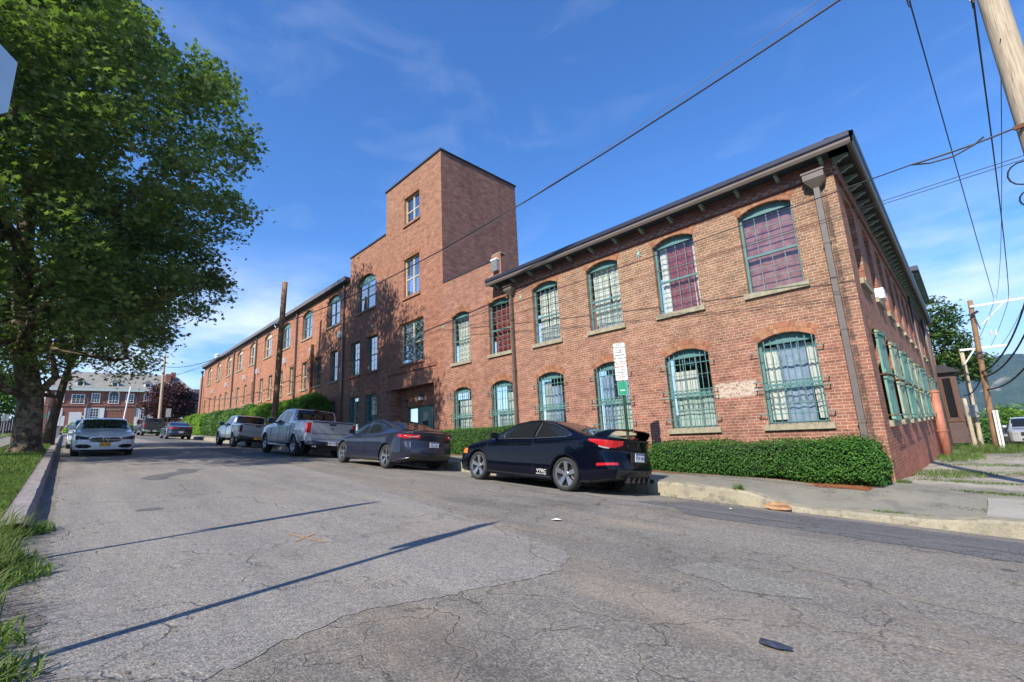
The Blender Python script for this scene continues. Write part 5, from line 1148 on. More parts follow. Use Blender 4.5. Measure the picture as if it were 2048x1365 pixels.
# ---- pickups
def pickup(name, label, paint, loc, big=True, badge=None, ptxt='', pstyle='plate_white', heading=math.pi, group='cars parked along the right kerb'):
    if big:
        S = dict(xf=2.74, xr=-3.02, wheels=(1.785, -1.785), wr=.415, rim=.262, tw=.275, arch=.475, N=150,
            top=[(2.74, 1.05), (2.6, 1.14), (2.0, 1.24), (1.35, 1.30), (1.22, 1.33), (.75, 1.66), (.45, 1.83), (.1, 1.905), (-.7, 1.92), (-1.12, 1.88), (-1.20, 1.83), (-1.235, 1.40), (-1.3, 1.395), (-3.0, 1.40), (-3.02, 1.39)],
            belt=[(2.74, 1.0), (2.4, 1.10), (1.3, 1.19), (0, 1.24), (-1.2, 1.28), (-1.3, 1.375), (-3.02, 1.375)], half=[(2.74, .80), (2.6, .93), (2.2, .985), (1.78, 1.005), (0, .985), (-1.2, .985), (-1.78, 1.005), (-2.7, .99), (-2.95, .975), (-3.02, .96)],
            bot=[(2.74, .48), (2.3, .42), (0, .42), (-3.02, .62)], windshield=(1.2, .50, .74), sideh=0,
            side_windows=[[(1.0, 1.29), (.52, 1.68), (.30, 1.765), (.12, 1.775), (.12, 1.275)], [(.04, 1.28), (.04, 1.78), (-.62, 1.785), (-.86, 1.74), (-.80, 1.30)]], bedtop=(-1.34, -2.92), mirror=(.86, 1.34, 1.7))
    else:
        S = dict(xf=2.48, xr=-2.76, wheels=(1.618, -1.618), wr=.385, rim=.225, tw=.265, arch=.455, N=140,
            top=[(2.48, .98), (2.3, 1.08), (1.7, 1.16), (1.25, 1.21), (1.1, 1.25), (.62, 1.56), (.35, 1.70), (0, 1.765), (-.7, 1.775), (-1.02, 1.74), (-1.10, 1.70), (-1.16, 1.30), (-1.22, 1.285), (-2.74, 1.29), (-2.76, 1.28)],
            belt=[(2.48, .94), (2.2, 1.02), (1.2, 1.10), (0, 1.15), (-1.1, 1.19), (-1.22, 1.265), (-2.76, 1.265)], half=[(2.48, .72), (2.3, .86), (2.0, .93), (1.6, .95), (0, .92), (-1.2, .92), (-1.6, .95), (-2.4, .93), (-2.7, .915), (-2.76, .90)],
            bot=[(2.48, .46), (2.1, .40), (0, .42), (-2.76, .60)], windshield=(1.08, .42, .74),
            side_windows=[[(.92, 1.19), (.45, 1.55), (.2, 1.64), (.05, 1.65), (.05, 1.18)], [(-.02, 1.185), (-.02, 1.655), (-.62, 1.66), (-.84, 1.62), (-.80, 1.205)]], bedtop=(-1.28, -2.66), mirror=(.78, 1.22, 1.5))
    S.update(paint=paint, steps=[-1.23 if big else -1.16], sm=.02, tumble=.20, boxy=True, fprof=[(.4, 0), (.9, -.04), (1.1, .04)], fbulge=.1, rbulge=.012, lip=.03, spokes=5, split=(-.18, .18), spoke_w=.045, sillz=.5 if big else .48, wsz=.06, bulge=1.0)
    xr = S['xr']; zt = 1.375 if big else 1.265
    S['regions'] = [('taillight', lambda x, y, z, s: x < xr+.16 and abs(y) > (.83 if big else .77) and (.93 if big else .85) < z < zt-.06),
                    ('rear_window', lambda x, y, z, s: (S['steps'][0]-.05 < x < S['steps'][0]+.14) and abs(y) < (.76 if big else .70) and z > zt+.05 and z < (1.83 if big else 1.69) and abs(s) == 1),
                    ('headlight', lambda x, y, z, s: x > S['xf']-.25 and abs(y) > .55 and .82 < z < 1.0), ('grille', lambda x, y, z, s: x > S['xf']-.1 and abs(y) < .52 and .66 < z < 1.0)]
    S['mats'] = {'taillight': 'redlamp', 'headlight': 'clearlamp', 'grille': 'trim'}
    b0 = 1.29 if big else 1.19
    S['lines'] = [([(1.05, b0-.04), (1.1, .9), (1.0, .5)], .006, 'dark'), ([(.08, b0-.03), (.06, .9), (.06, .5)], .006, 'dark'), ([(-.9, b0), (-.95, .95), (-.98, .55)], .006, 'dark'), ([(-1.26 if big else -1.19, zt-.02), (-1.26 if big else -1.19, .5)], .012, 'dark')]
    if not big: S['mats']['taillight'] = 'darkred'
    root, line, ys = build_car(name, S, label, group, loc, heading, 'pickup truck')
    W_ = .80 if big else .74
    mb = MB(); mb.box(xr-.035, xr-.012, -W_, W_, .74 if big else .72, zt-.005, paint); tg = mb.obj('tailgate', root)
    g = MB(); g.box(xr-.045, xr-.036, -.13, .13, zt-.14, zt-.07, 'trim'); g.obj('tailgate_handle', tg)
    g = MB(); g.box(xr-.045, xr-.036, -W_, W_, zt-.05, zt-.005, 'trim'); g.obj('tailgate_cap', tg)
    g = MB(); g.box(xr-.04, xr-.036, -W_+.03, W_-.03, .91 if big else .86, .925 if big else .872, 'dark'); g.obj('tailgate_crease', tg)
    mb = MB(); bz = .50 if big else .48; hwb = .96 if big else .90
    for s in (1, -1):
        v_ = [(xr+.05, s*hwb, bz), (xr-.12, s*(hwb-.03), bz), (xr-.17, s*.34, bz-.02), (xr+.0, s*.34, bz-.02)]; v_ += [(x, y, z+.20 if abs(y) > .5 else z+.13) for x, y, z in v_]
        mb.add(v_, [(0, 1, 2, 3), (4, 7, 6, 5), (0, 4, 5, 1), (1, 5, 6, 2), (2, 6, 7, 3), (3, 7, 4, 0)], 'chrome' if big else 'trim')
    mb.box(xr-.17, xr, -.338, .338, bz-.02, bz+.10, 'chrome' if big else 'trim'); mb.obj('rear_bumper', root)
    plate(root, xr-.178, bz+.07, math.pi, pstyle, ptxt)
    if badge: text_obj('badge', badge, .15, badge_T(xr-.038, 0, zt-.27), 'alloy_dark', root, .006)
    if big:
        text_obj('lettering', 'RAM', .05, badge_T(xr-.038, -.6, zt-.28), 'chrome', root, .003)
        mb = MB(); mb.tube([(xr+.3, .62, .43), (xr-.1, .62, .43)], .05, 10, 'chrome'); mb.obj('exhaust_pipe', root, smooth=True)
        mb = MB(); mb.box(-1.25, -1.18, -.10, .10, 1.845, 1.875, 'redlamp'); mb.obj('brake_light', root)
        for s in (1, -1): mb = MB(); mb.tube([(1.1, s*1.0, .40), (-1.1, s*1.0, .40)], .045, 8, 'steel'); mb.obj('running_board', root, smooth=True)
    mb = MB(); mb.box(xr+.05, S['xf']-.4, -.5, .5, .32, .62, 'dark'); mb.obj('chassis', root)
    for s in (1, -1):
        for hx in (.12, -.86): mb = MB(); mb.tube([(hx+.04, s*ys(hx+.04, b0-.12, .012), b0-.12), (hx+.22, s*ys(hx+.2, b0-.12, .012), b0-.12)], .016, 6, 'chrome' if big else paint); mb.obj('door_handle', root)
    return root
# ---- generic sedans
def sedan(name, label, paint, loc, heading, front_detail=False, group='cars parked along the right kerb', cat='car', tail=True):
    S = dict(xf=2.26, xr=-2.42, paint=paint, wheels=(1.40, -1.40), wr=.335, rim=.235, tw=.225, arch=.38, spokes=5, split=(-.14, .14), spoke_w=.036, tumble=.29, N=120,
        top=[(2.26, .76), (2.1, .82), (1.7, .90), (1.2, .965), (1.02, 1.0), (.5, 1.25), (.2, 1.375), (-.2, 1.43), (-.65, 1.43), (-1.1, 1.35), (-1.62, 1.16), (-1.85, 1.10), (-2.2, 1.09), (-2.42, 1.06)],
        belt=[(2.26, .70), (2.0, .79), (1.2, .885), (0, .945), (-1.2, .99), (-1.9, 1.03), (-2.42, 1.03)],
        bot=[(2.26, .22), (1.9, .17), (0, .17), (-1.9, .2), (-2.42, .30)], half=[(2.26, .62), (2.18, .74), (2.0, .84), (1.7, .895), (1.4, .91), (0, .895), (-1.4, .91), (-1.9, .89), (-2.2, .82), (-2.34, .76), (-2.42, .66)],
        fprof=[(.2, .03), (.4, -.03), (.6, -.02), (.76, .05)], rprof=[(.25, .05), (.5, -.04), (.7, .03), (1.0, .02)], fbulge=.17, rbulge=.13,
        side_windows=[[(.92, .97), (.42, 1.24), (.12, 1.335), (-.15, 1.36), (-.12, .985)], [(-.20, .99), (-.22, 1.362), (-.65, 1.36), (-1.0, 1.29), (-1.32, 1.14), (-1.2, 1.05)]],
        windshield=(1.0, .22, .74), rearglass=(-.98, -1.68, .70), wsz=.065, rgz=.06, mirror=(.74, .99, 1.05), sillz=.25,
        lines=[([(1.0, .88), (1.05, .6), (.95, .3)], .0045, 'dark'), ([(-.17, .98), (-.18, .6), (-.16, .27)], .0045, 'dark'), ([(-1.05, .6), (-.95, .3)], .0045, 'dark'), ([(.92, .958), (-1.25, 1.035)], .006, 'chrome')],
        regions=[('taillight', lambda x, y, z, s: x < -2.1 and .86 < z < .97 and abs(y) > .12 and z > .86+.05*(abs(y) < .5)),
                 ('bumper_insert', lambda x, y, z, s: x < -2.15 and abs(y) < .62 and z < .40)], mats={'taillight': 'redlamp', 'bumper_insert': 'trim', 'headlight': 'darklamp', 'grille': 'trim', 'air_intake': 'dark'})
    if front_detail:
        S['regions'] = [('headlight', lambda x, y, z, s: x > 1.75 and abs(y) > .47 and .615+.0 < z < .755 and z < .70+(abs(y)-.47)*.16 and z > .60+max(0, abs(y)-.70)*.15),
                        ('grille', lambda x, y, z, s: x > 2.0 and s in (2, 4) and ((abs(y)/.46)**4+(abs(z-.615)/.093)**2.2 < 1)),
                        ('air_intake', lambda x, y, z, s: x > 1.9 and (((abs(y)-.60)/.21)**2+((z-.375)/.075)**2 < 1 or (abs(y) < .62 and .20 < z < .27))),
                        ('taillight', lambda x, y, z, s: x < -2.1 and .86 < z < .97 and abs(y) > .4)]
    root, line, ys = build_car(name, S, label, group, loc, heading, cat)
    if front_detail:
        nx = 2.26+.17
        mb = MB(); mb.tube([(nx+.01, -.43, .60), (nx+.03, -.1, .605), (nx+.03, .1, .605), (nx+.01, .43, .60)], .011, 5, 'chrome'); mb.obj('grille_bar', root)
        mb = MB(); pts = [(nx+.035, .093*math.cos(a), .615+.093*math.sin(a)) for a in np.linspace(0, 6.2832, 25)]; mb.tube(pts, .009, 5, 'chrome', cap=False)
        for a in (90, 210, 330): mb.tube([(nx+.035, 0, .615), (nx+.035, .09*math.cos(R_(a)), .615+.09*math.sin(R_(a)))], [.014, .004], 5, 'chrome')
        mb.obj('badge', root)
        mb = MB(); P = [(nx-.02, .46*math.copysign(abs(math.cos(a))**.5, math.cos(a)), .615+.093*math.copysign(abs(math.sin(a))**.9, math.sin(a))) for a in np.linspace(0, 6.2832, 40)]
        P = [(nx-.0-.17*(abs(p[1])/.66)**2.4-.02*(p[2]-.6)/.1, p[1], p[2]) for p in P]; mb.tube(P, .007, 5, 'chrome', cap=False); mb.obj('grille_rim', root)
        plate(root, nx+.03, .445, 0, 'plate_yellow', 'FEC 2297')
        for s in (1, -1):
            g = MB(); g.tube([(2.12, s*.56, .665), (2.02, s*.66, .66)], .03, 8, 'clearlamp'); g.tube([(2.05, s*.70, .66), (1.96, s*.76, .665)], .02, 8, 'orangelamp'); g.obj('lamp_lens', root)
    elif tail:
        plate(root, -2.575, .62, math.pi, 'plate_white', 'KGR 8145'); mb = MB(); mb.tube([(-2.25, .7, .40), (-2.5, .3, .44), (-2.52, 0, .45), (-2.5, -.3, .44), (-2.25, -.7, .40)], .012, 5, 'steel'); mb.obj('bumper_trim', root)
    return root
black_coupe(); fastback()
pickup('silver_pickup', 'large silver four-door pickup with a chrome rear bumper behind the dark fastback', 'paint_silver', (-21.1, 7.45), True, 'R', 'MER 5768')
pickup('pale_pickup', 'smaller pale silver pickup with black rear bumper, parked by the hedge and wooden pole', 'paint_pale', (-30.9, 7.55), False, None, 'JDW 391', 'plate_yellow')
sedan('dark_sedan', 'dark navy sedan seen from behind beyond the two pickups', 'paint_navy', (-49.6, 6.95), math.pi)
pickup('dark_pickup', 'charcoal pickup standing beyond the navy sedan near the crossroads', 'paint_charcoal', (-64.3, 6.75), True, None, 'HVB 214')
sedan('white_sedan', 'white sedan facing the camera with a star badge, parked under the big tree', 'paint_white', (-25.4, 1.12), 0.0, True, group='cars parked along the left kerb')
sedan('silver_sedan', 'pale sedan half hidden close behind the white sedan', 'paint_pale', (-32.6, 1.0), 0.0, True, group='cars parked along the left kerb')
sedan('far_black_hatch', 'dark car farthest up the street, left of the charcoal pickup', 'paint_black', (-76.5, 4.6), math.pi)
# silver off-road car at the far end of the alley and a second one behind
def suv(name, label, paint, loc, heading):
    S = dict(xf=2.3, xr=-2.4, paint=paint, wheels=(1.40, -1.40), wr=.39, rim=.22, tw=.26, arch=.45, spokes=6, spoke_w=.05, tumble=.2, boxy=True, N=90,
        top=[(2.3, 1.0), (2.1, 1.10), (1.2, 1.20), (1.05, 1.24), (.6, 1.6), (.3, 1.76), (-.2, 1.82), (-2.1, 1.80), (-2.3, 1.70), (-2.4, 1.2)], belt=[(2.3, .95), (2.0, 1.05), (1, 1.12), (-2.4, 1.18)], bot=[(2.3, .45), (2, .4), (-2.4, .5)],
        half=[(2.3, .75), (2.15, .88), (1.4, .95), (-1.4, .95), (-2.3, .9), (-2.4, .8)], windshield=(1.03, .36, .76), wsz=.06, side_windows=[[(.9, 1.2), (.4, 1.6), (.1, 1.68), (0, 1.2)], [(-.08, 1.2), (-.08, 1.68), (-.95, 1.68), (-.95, 1.22)], [(-1.05, 1.23), (-1.05, 1.66), (-1.9, 1.62), (-1.9, 1.25)]],
        mirror=(.8, 1.22, 1.3), sillz=.45, surf=Halley, fbulge=.1, regions=[('headlight', lambda x, y, z, s: x > 2.05 and abs(y) > .52 and .80 < z < .95), ('grille', lambda x, y, z, s: x > 2.2 and abs(y) < .42 and .74 < z < .95), ('air_intake', lambda x, y, z, s: x > 2.2 and abs(y) < .4 and .48 < z < .62)],
        mats={'headlight': 'clearlamp', 'grille': 'trim', 'air_intake': 'dark'})
    return build_car(name, S, label, 'cars at the end of the alley', loc, heading, 'car')
suv('silver_suv', 'silver off-road car facing the alley, cut by the right edge of the photo', 'paint_pale', (1.25, 40.2), R_(-92))
suv('dark_suv', 'dark car half hidden behind the silver off-road car in the alley', 'paint_charcoal', (.95, 47.5), R_(-92))
# ================================================================== vegetation
def star_leaf(n=5):
    pts = []
    for k in range(5):
        a = math.pi/2+(k-2)*R_(58); L = (1.0, .92, .72)[abs(k-2)]
        pts.append((L*math.cos(a), L*math.sin(a)))
        if k < 4: b = a+R_(29); pts.append((.42*math.cos(b), .42*math.sin(b)))
    pts.append((0, -.25)); return np.array(pts)
LEAF = {'star': star_leaf(), 'oval': np.array([(0, -.9), (.38, -.2), (.3, .45), (0, .95), (-.3, .45), (-.38, -.2)]), 'tri': np.array([(-.5, -.5), (.5, -.5), (0, .9)]), 'quad': np.array([(-.45, -.6), (.45, -.6), (.35, .7), (-.35, .7)])}
def leaves_mesh(name, P, size, shape, mat, up=.5, outward=None, fold=.25):
    """one flat many-sided leaf per point of P; size scalar or array; normals random, biased upward / outward"""
    n = len(P); nr = rng.normal(size=(n, 3)); nr /= np.linalg.norm(nr, axis=1)[:, None]; nr[:, 2] = np.abs(nr[:, 2])
    nr[:, 2] += up
    if outward is not None: nr += outward
    nr /= np.linalg.norm(nr, axis=1)[:, None]
    t = rng.normal(size=(n, 3)); t -= nr*(t*nr).sum(1)[:, None]; t /= np.linalg.norm(t, axis=1)[:, None]; b = np.cross(nr, t)
    L = LEAF[shape]; k = len(L); sz = np.broadcast_to(np.asarray(size, float), (n,))*rng.uniform(.7, 1.25, n)
    V = P[:, None, :]+(t[:, None, :]*L[None, :, 0, None]+b[:, None, :]*L[None, :, 1, None])*sz[:, None, None]+nr[:, None, :]*(-(np.abs(L[:, 0])**2)*fold)[None, :, None]*sz[:, None, None]
    return np_mesh(name, V.reshape(-1, 3), np.arange(n*k).reshape(n, k), mat)
def ball(n, c, r, shell=.0):
    d = rng.normal(size=(n, 3)); d /= np.linalg.norm(d, axis=1)[:, None]; q = rng.uniform(shell**3, 1, n)**(1/3); return np.array(c)+d*q[:, None]*np.array(r)
def to_px(P):
    q = P @ np.array([[rt.x, uu.x, fw.x], [rt.y, uu.y, fw.y], [rt.z, uu.z, fw.z]]); z = np.maximum(q[:, 2], .01)
    return 1024+F_PX*q[:, 0]/z, 682.5-F_PX*q[:, 1]/z, q[:, 2]
def in_poly_np(poly, x, y):
    c = np.zeros(len(x), bool); n = len(poly); j = n-1
    for i in range(n):
        xi, yi = poly[i]; xj, yj = poly[j]
        if yi != yj: c ^= ((yi > y) != (yj > y)) & (x < (xj-xi)*(y-yi)/(yj-yi)+xi)
        j = i
    return c
def limb(mb, a, b, r0, r1, mat, wob=.25, n=6, seed=0, sag=0):
    r_ = random.Random(seed); a = Vector(a); b = Vector(b); L_ = (b-a).length; pts = []; rs = []
    for k in range(n+1):
        t = k/n; p = a.lerp(b, t)+Vector((r_.uniform(-1, 1), r_.uniform(-1, 1), r_.uniform(-1, 1)))*wob*L_*.12*math.sin(math.pi*t)+Vector((0, 0, -sag*math.sin(math.pi*t))); pts.append(p); rs.append(r0+(r1-r0)*t)
    mb.tube(pts, rs, 8, mat); return pts
# mottled plane-tree bark
t = NT('bark_plane'); v = t.coord(); vo = t.n('ShaderNodeTexVoronoi'); vo.inputs['Scale'].default_value = 4.5; nn = t.n('ShaderNodeTexNoise'); nn.inputs['Scale'].default_value = 3; t.l(v, nn.inputs['Vector'])
vm = t.n('ShaderNodeVectorMath', operation='MULTIPLY_ADD'); t.l(nn.outputs['Color'], vm.inputs[0]); vm.inputs[1].default_value = (.8, .8, .8); t.l(t.mapping(v, (1, 1, .5)), vm.inputs[2]); t.l(vm.outputs[0], vo.inputs['Vector'])
c = t.mix(t.ramp(vo.outputs['Color'], .35, .5), (.085, .063, .045), (.215, .175, .12)); c = t.mix(t.ramp(t.noise(v, 9, 5, .7), .50, .58), c, (.055, .042, .034)); t.bump(t.noise(v, 14, 5, .7), .7, .03); M['bark_plane'] = t.done(c, .9, 0, .2)
M['bark'] = simple('bark', (.075, .06, .045), .95, var=.35, scale=10, bump=.6)
M['pole_wood'] = simple('pole_wood', (.21, .125, .07), .9, var=.35, scale=4, bump=.4)
t = NT('pole_pale'); v = t.coord(); g1 = t.noise(t.mapping(v, (14, 14, .7)), 3, 5, .7); c = t.mix(t.ramp(g1, .35, .62), (.30, .24, .17), (.50, .43, .33)); c = t.mix(t.ramp(t.noise(t.mapping(v, (24, 24, .6)), 2.2, 4, .8), .60, .64), c, (.13, .09, .06)); t.bump(g1, .6, .01); M['pole_pale'] = t.done(c, .9, 0, .2)

def tree(name, label, group, base, trunk_pts, blobs, ncl, per, size, shape, leafmat, barkmat, outline=None, clr=.42, limbs=14, seed=1, up=.5, cat='tree', shell=.35, xmin=-60, tr=(.5, .2), gap=-.42, clump=None, trunkgap=False):
    global rng
    rng = np.random.default_rng(seed)
    root = empty(name, base, label, cat, group)
    tot = sum(b[1][0]*b[1][1]*b[1][2] for b in blobs); cl = []
    for c_, r_ in blobs: cl.append(ball(max(4, int(ncl*r_[0]*r_[1]*r_[2]/tot)), c_, r_, shell))
    cl = np.concatenate(cl)
    if clump:
        cc = cl[rng.choice(len(cl), clump[0], replace=False)]; who = rng.integers(0, len(cc), len(cl)); big = rng.uniform(.65, 1.35, len(cc)); off = rng.normal(size=(len(cl), 3)); off /= np.linalg.norm(off, axis=1)[:, None]; off *= rng.uniform(.35, 1.0, (len(cl), 1))
        keep = rng.random(len(cl)) < .86; cl = np.where(keep[:, None], cc[who]+off*clump[1]*big[who][:, None]*np.array([1.15, 1.15, .62]), cl)
    if trunkgap:
        x, y, z = to_px(cl); cl = cl[~((cl[:, 0] > trunk_pts[0][0]-.4) & (x > 12) & (x < 92) & (y > 330) & (y < 690) & (rng.random(len(cl)) < .80))]
    # uneven outline: push clusters about with slow noise and leave gaps
    ph = rng.uniform(0, 6.28, 9); dns = np.sin(cl[:, 0]*.9+ph[0])*np.sin(cl[:, 1]*1.1+ph[1])*np.sin(cl[:, 2]*1.0+ph[2])+.5*np.sin(cl[:, 0]*2.3+ph[3])*np.sin(cl[:, 1]*2.1+ph[4])*np.sin(cl[:, 2]*2.6+ph[5])
    cl = cl[dns > gap-rng.uniform(0, .25, len(cl))]
    if outline is not None:
        x, y, z = to_px(cl); ok = in_poly_np(outline, x, y) | (x < xmin) | (z < 0) | ((y < -30) & (x < 250)); cl = cl[ok]
    k = per; P = np.repeat(cl, k, 0)+rng.normal(size=(len(cl)*k, 3))*clr*np.array([1, 1, .62])
    me = leaves_mesh('crown', P, size, shape, leafmat, up); link('crown', me, root).matrix_parent_inverse = Matrix.Translation(-Vector(base))
    mb = MB(); tp = [Vector(p) for p in trunk_pts]; n = len(tp)
    rs = [tr[0]+(tr[1]-tr[0])*(i/(n-1))**.7 for i in range(n)]; rs[0] *= 1.35
    mb.tube(tp, rs, 14, barkmat); tk = mb.obj('trunk', root, smooth=True, world=True)
    rr = random.Random(seed); idx = rr.sample(range(len(cl)), min(limbs, len(cl)))
    for i in idx:
        q = Vector(cl[i]); j = min(range(n), key=lambda j: abs(tp[j].z-(q.z-(q-tp[j]).to_2d().length*.45))); j = max(1, j); a = tp[j]
        m2 = MB(); r0 = max(.05, rs[j]*.36); pts = limb(m2, a, a.lerp(q, .93), r0, .02, barkmat, 1.0, 7, rr.random())
        for _ in range(4):
            p0 = pts[rr.randint(2, 6)]; near = cl[np.argsort(((cl-np.array(p0))**2).sum(1))[rr.randint(2, 60)]] if len(cl) > 70 else cl[rr.randrange(len(cl))]
            limb(m2, p0, Vector(near), r0*.4, .012, barkmat, 1.0, 4, rr.random())
        m2.obj('branch', root, smooth=True, world=True)
    return root
OUT = [(-80, -400), (215, -400), (245, 0), (296, 35), (330, 68), (322, 108), (372, 108), (398, 96), (432, 132), (466, 165), (470, 198), (500, 240), (507, 330), (482, 352), (476, 398), (518, 432), (492, 472), (468, 522), (440, 545), (455, 590), (440, 602), (416, 640), (386, 622), (370, 652), (340, 665), (325, 700), (322, 742), (280, 757), (262, 742), (250, 788), (215, 772), (196, 800), (160, 778), (120, 782), (95, 812), (60, 792), (-80, 800)]
tree('plane_tree', 'huge plane tree with mottled trunk and wide crown at the left kerb', 'street trees on the left verge', (-24, -1.05, .1),
     [(-24, -.93, -.1), (-24, -.95, .45), (-24, -1.0, 2.0), (-24, -1.38, 3.8), (-24, -1.62, 5.7), (-24, -1.8, 7.6), (-23.9, -1.9, 9.6), (-23.7, -1.5, 12), (-23.3, -.9, 14.5)],
     [((-22, -1.5, 12.5), (7.2, 7.2, 5.6)), ((-20, 1.0, 10.5), (5.8, 5.6, 5.2)), ((-22.5, -3.5, 7.5), (5.8, 5.2, 3.8)), ((-24, 2.5, 7.4), (4.2, 3.2, 3.0)), ((-19, -2.2, 14.5), (5.0, 5.0, 3.2)), ((-16.5, -2.4, 9.5), (3.6, 3.6, 4.2)), ((-20.5, .8, 6.0), (4.2, 3.0, 2.3)), ((-23, -4.2, 5.2), (4.6, 3.8, 2.2)), ((-17, -2.5, 5.6), (3.0, 3.0, 2.0)), ((-22, -1.2, 4.4), (4.2, 3.6, 1.7)), ((-20, .9, 4.9), (3.2, 2.2, 1.5))],
     5500, 24, .118, 'star', 'leaf_plane', 'bark_plane', OUT, .27, 30, 11, tr=(.46, .17), gap=-1.6, clump=(380, .92), trunkgap=True)
tree('leaning_tree', 'slim dark tree leaning right behind the big plane tree', 'street trees on the left verge', (-33, -.62, .5),
     [(-33, -.62, .3), (-33, -.5, 1.6), (-33, -.38, 2.9), (-33, -.2, 4.4), (-33, .2, 6), (-33, .6, 7.5)],
     [((-32, .9, 7.3), (3.4, 4.0, 2.9)), ((-33, -3.2, 7.0), (4, 3.6, 3.6)), ((-31, 2.2, 5.2), (2.4, 1.7, 1.5))], 1500, 18, .12, 'star', 'leaf_plane', 'bark', OUT, .36, 8, 12, tr=(.24, .10))
# trees over the road, outside the frame, seen only mirrored in panes and paint
for k, (x, y, s) in enumerate(((-9, -19, 1.0), (-1, -21, 1.1), (-17, -18, 1.05), (8, -23, 1.0))):
    tree('street_tree', ['leafy tree across the road, second from the right of its row', 'leafy tree across the road behind the camera', 'leafy tree across the road, nearest the plane tree', 'leafy tree across the road, last of the row on the right'][k], 'trees across the road', (x, y, -.9),
         [(x, y, -1.0), (x, y, 1.5), (x+.1, y, 4), (x, y+.1, 7)], [((x, y, 5.6*s), (4.0*s, 3.6*s, 4.2*s)), ((x+1, y-.5, 8*s), (2.8*s, 2.6*s, 2.4*s))], 420, 16, .26, 'quad', 'leaf_wood', 'bark', clr=.55, limbs=5, seed=30+k, tr=(.28, .12))
tree('purple_maple', 'dark purple round-headed maple by the far corner of the brick building', None, (-72, 9.3, 2.1), [(-72, 9.3, 2.0), (-72, 9.3, 3.2), (-72, 9.3, 5)],
     [((-72, 9.25, 6.0), (2.6, 2.6, 2.5)), ((-72, 7.6, 5.4), (1.4, 1.2, 1.3)), ((-71.6, 10.9, 5.6), (1.4, 1.3, 1.6))], 700, 16, .16, 'quad', 'leaf_purple', 'bark', clr=.3, limbs=6, seed=14, tr=(.2, .1))
tree('garden_tree', 'bright green broadleaf tree over the maroon fence at far left', None, (-64, -5.2, 2), [(-64, -5.2, 1.8), (-64, -5.2, 4), (-64, -5.2, 6)],
     [((-64, -5.0, 5.6), (3, 2.7, 2.2)), ((-63, -6.8, 6.5), (3, 2.6, 3))], 500, 16, .2, 'quad', 'leaf_lime', 'bark', clr=.4, limbs=5, seed=15, tr=(.25, .1))
tree('alley_tree', 'tall green tree rising behind the far end of the brick side wall', None, (-1.9, 55, -3.3), [(-1.9, 55, -3.5), (-2, 55, 1), (-2.2, 55, 5)],
     [((-2.2, 55, 8.3), (1.6, 1.1, 1.9)), ((-1.9, 55, 5.6), (1.7, 1.5, 1.7)), ((-1.4, 55.5, 4.0), (2.0, 1.7, 1.3))], 460, 15, .17, 'quad', 'leaf_wood', 'bark', clr=.33, limbs=5, seed=16, tr=(.2, .1))
for k, (c_, r_, mt, lb) in enumerate([((.9, 57, -1.2), (2.2, 2.4, 1.6), 'leaf_lime', 'rounded sunlit tree beyond the alley, right of the poles'), ((-1.6, 53, -1.9), (1.7, 2, 1.7), 'leaf_shrub', 'dark shrubby tree behind the alley poles'), ((3.6, 56, -1.9), (2.0, 2.2, 1.3), 'leaf_lime', 'low tree behind the silver off-road car'), ((-.2, 50, -2.7), (1.3, 1.2, 1.0), 'leaf_shrub', 'small dark bush at the foot of the alley poles')]):
    tree('bushy_tree', lb, 'trees at the end of the alley', (c_[0], c_[1], c_[2]-r_[2]-.4), [(c_[0], c_[1], c_[2]-r_[2]-.6), (c_[0], c_[1], c_[2])], [(c_, r_), ((c_[0]-.9, c_[1], c_[2]-.5), (r_[0]*.6, r_[1]*.6, r_[2]*.7))], 420, 15, .13, 'quad', mt, 'bark', clr=.28, limbs=4, seed=40+k, tr=(.12, .07))
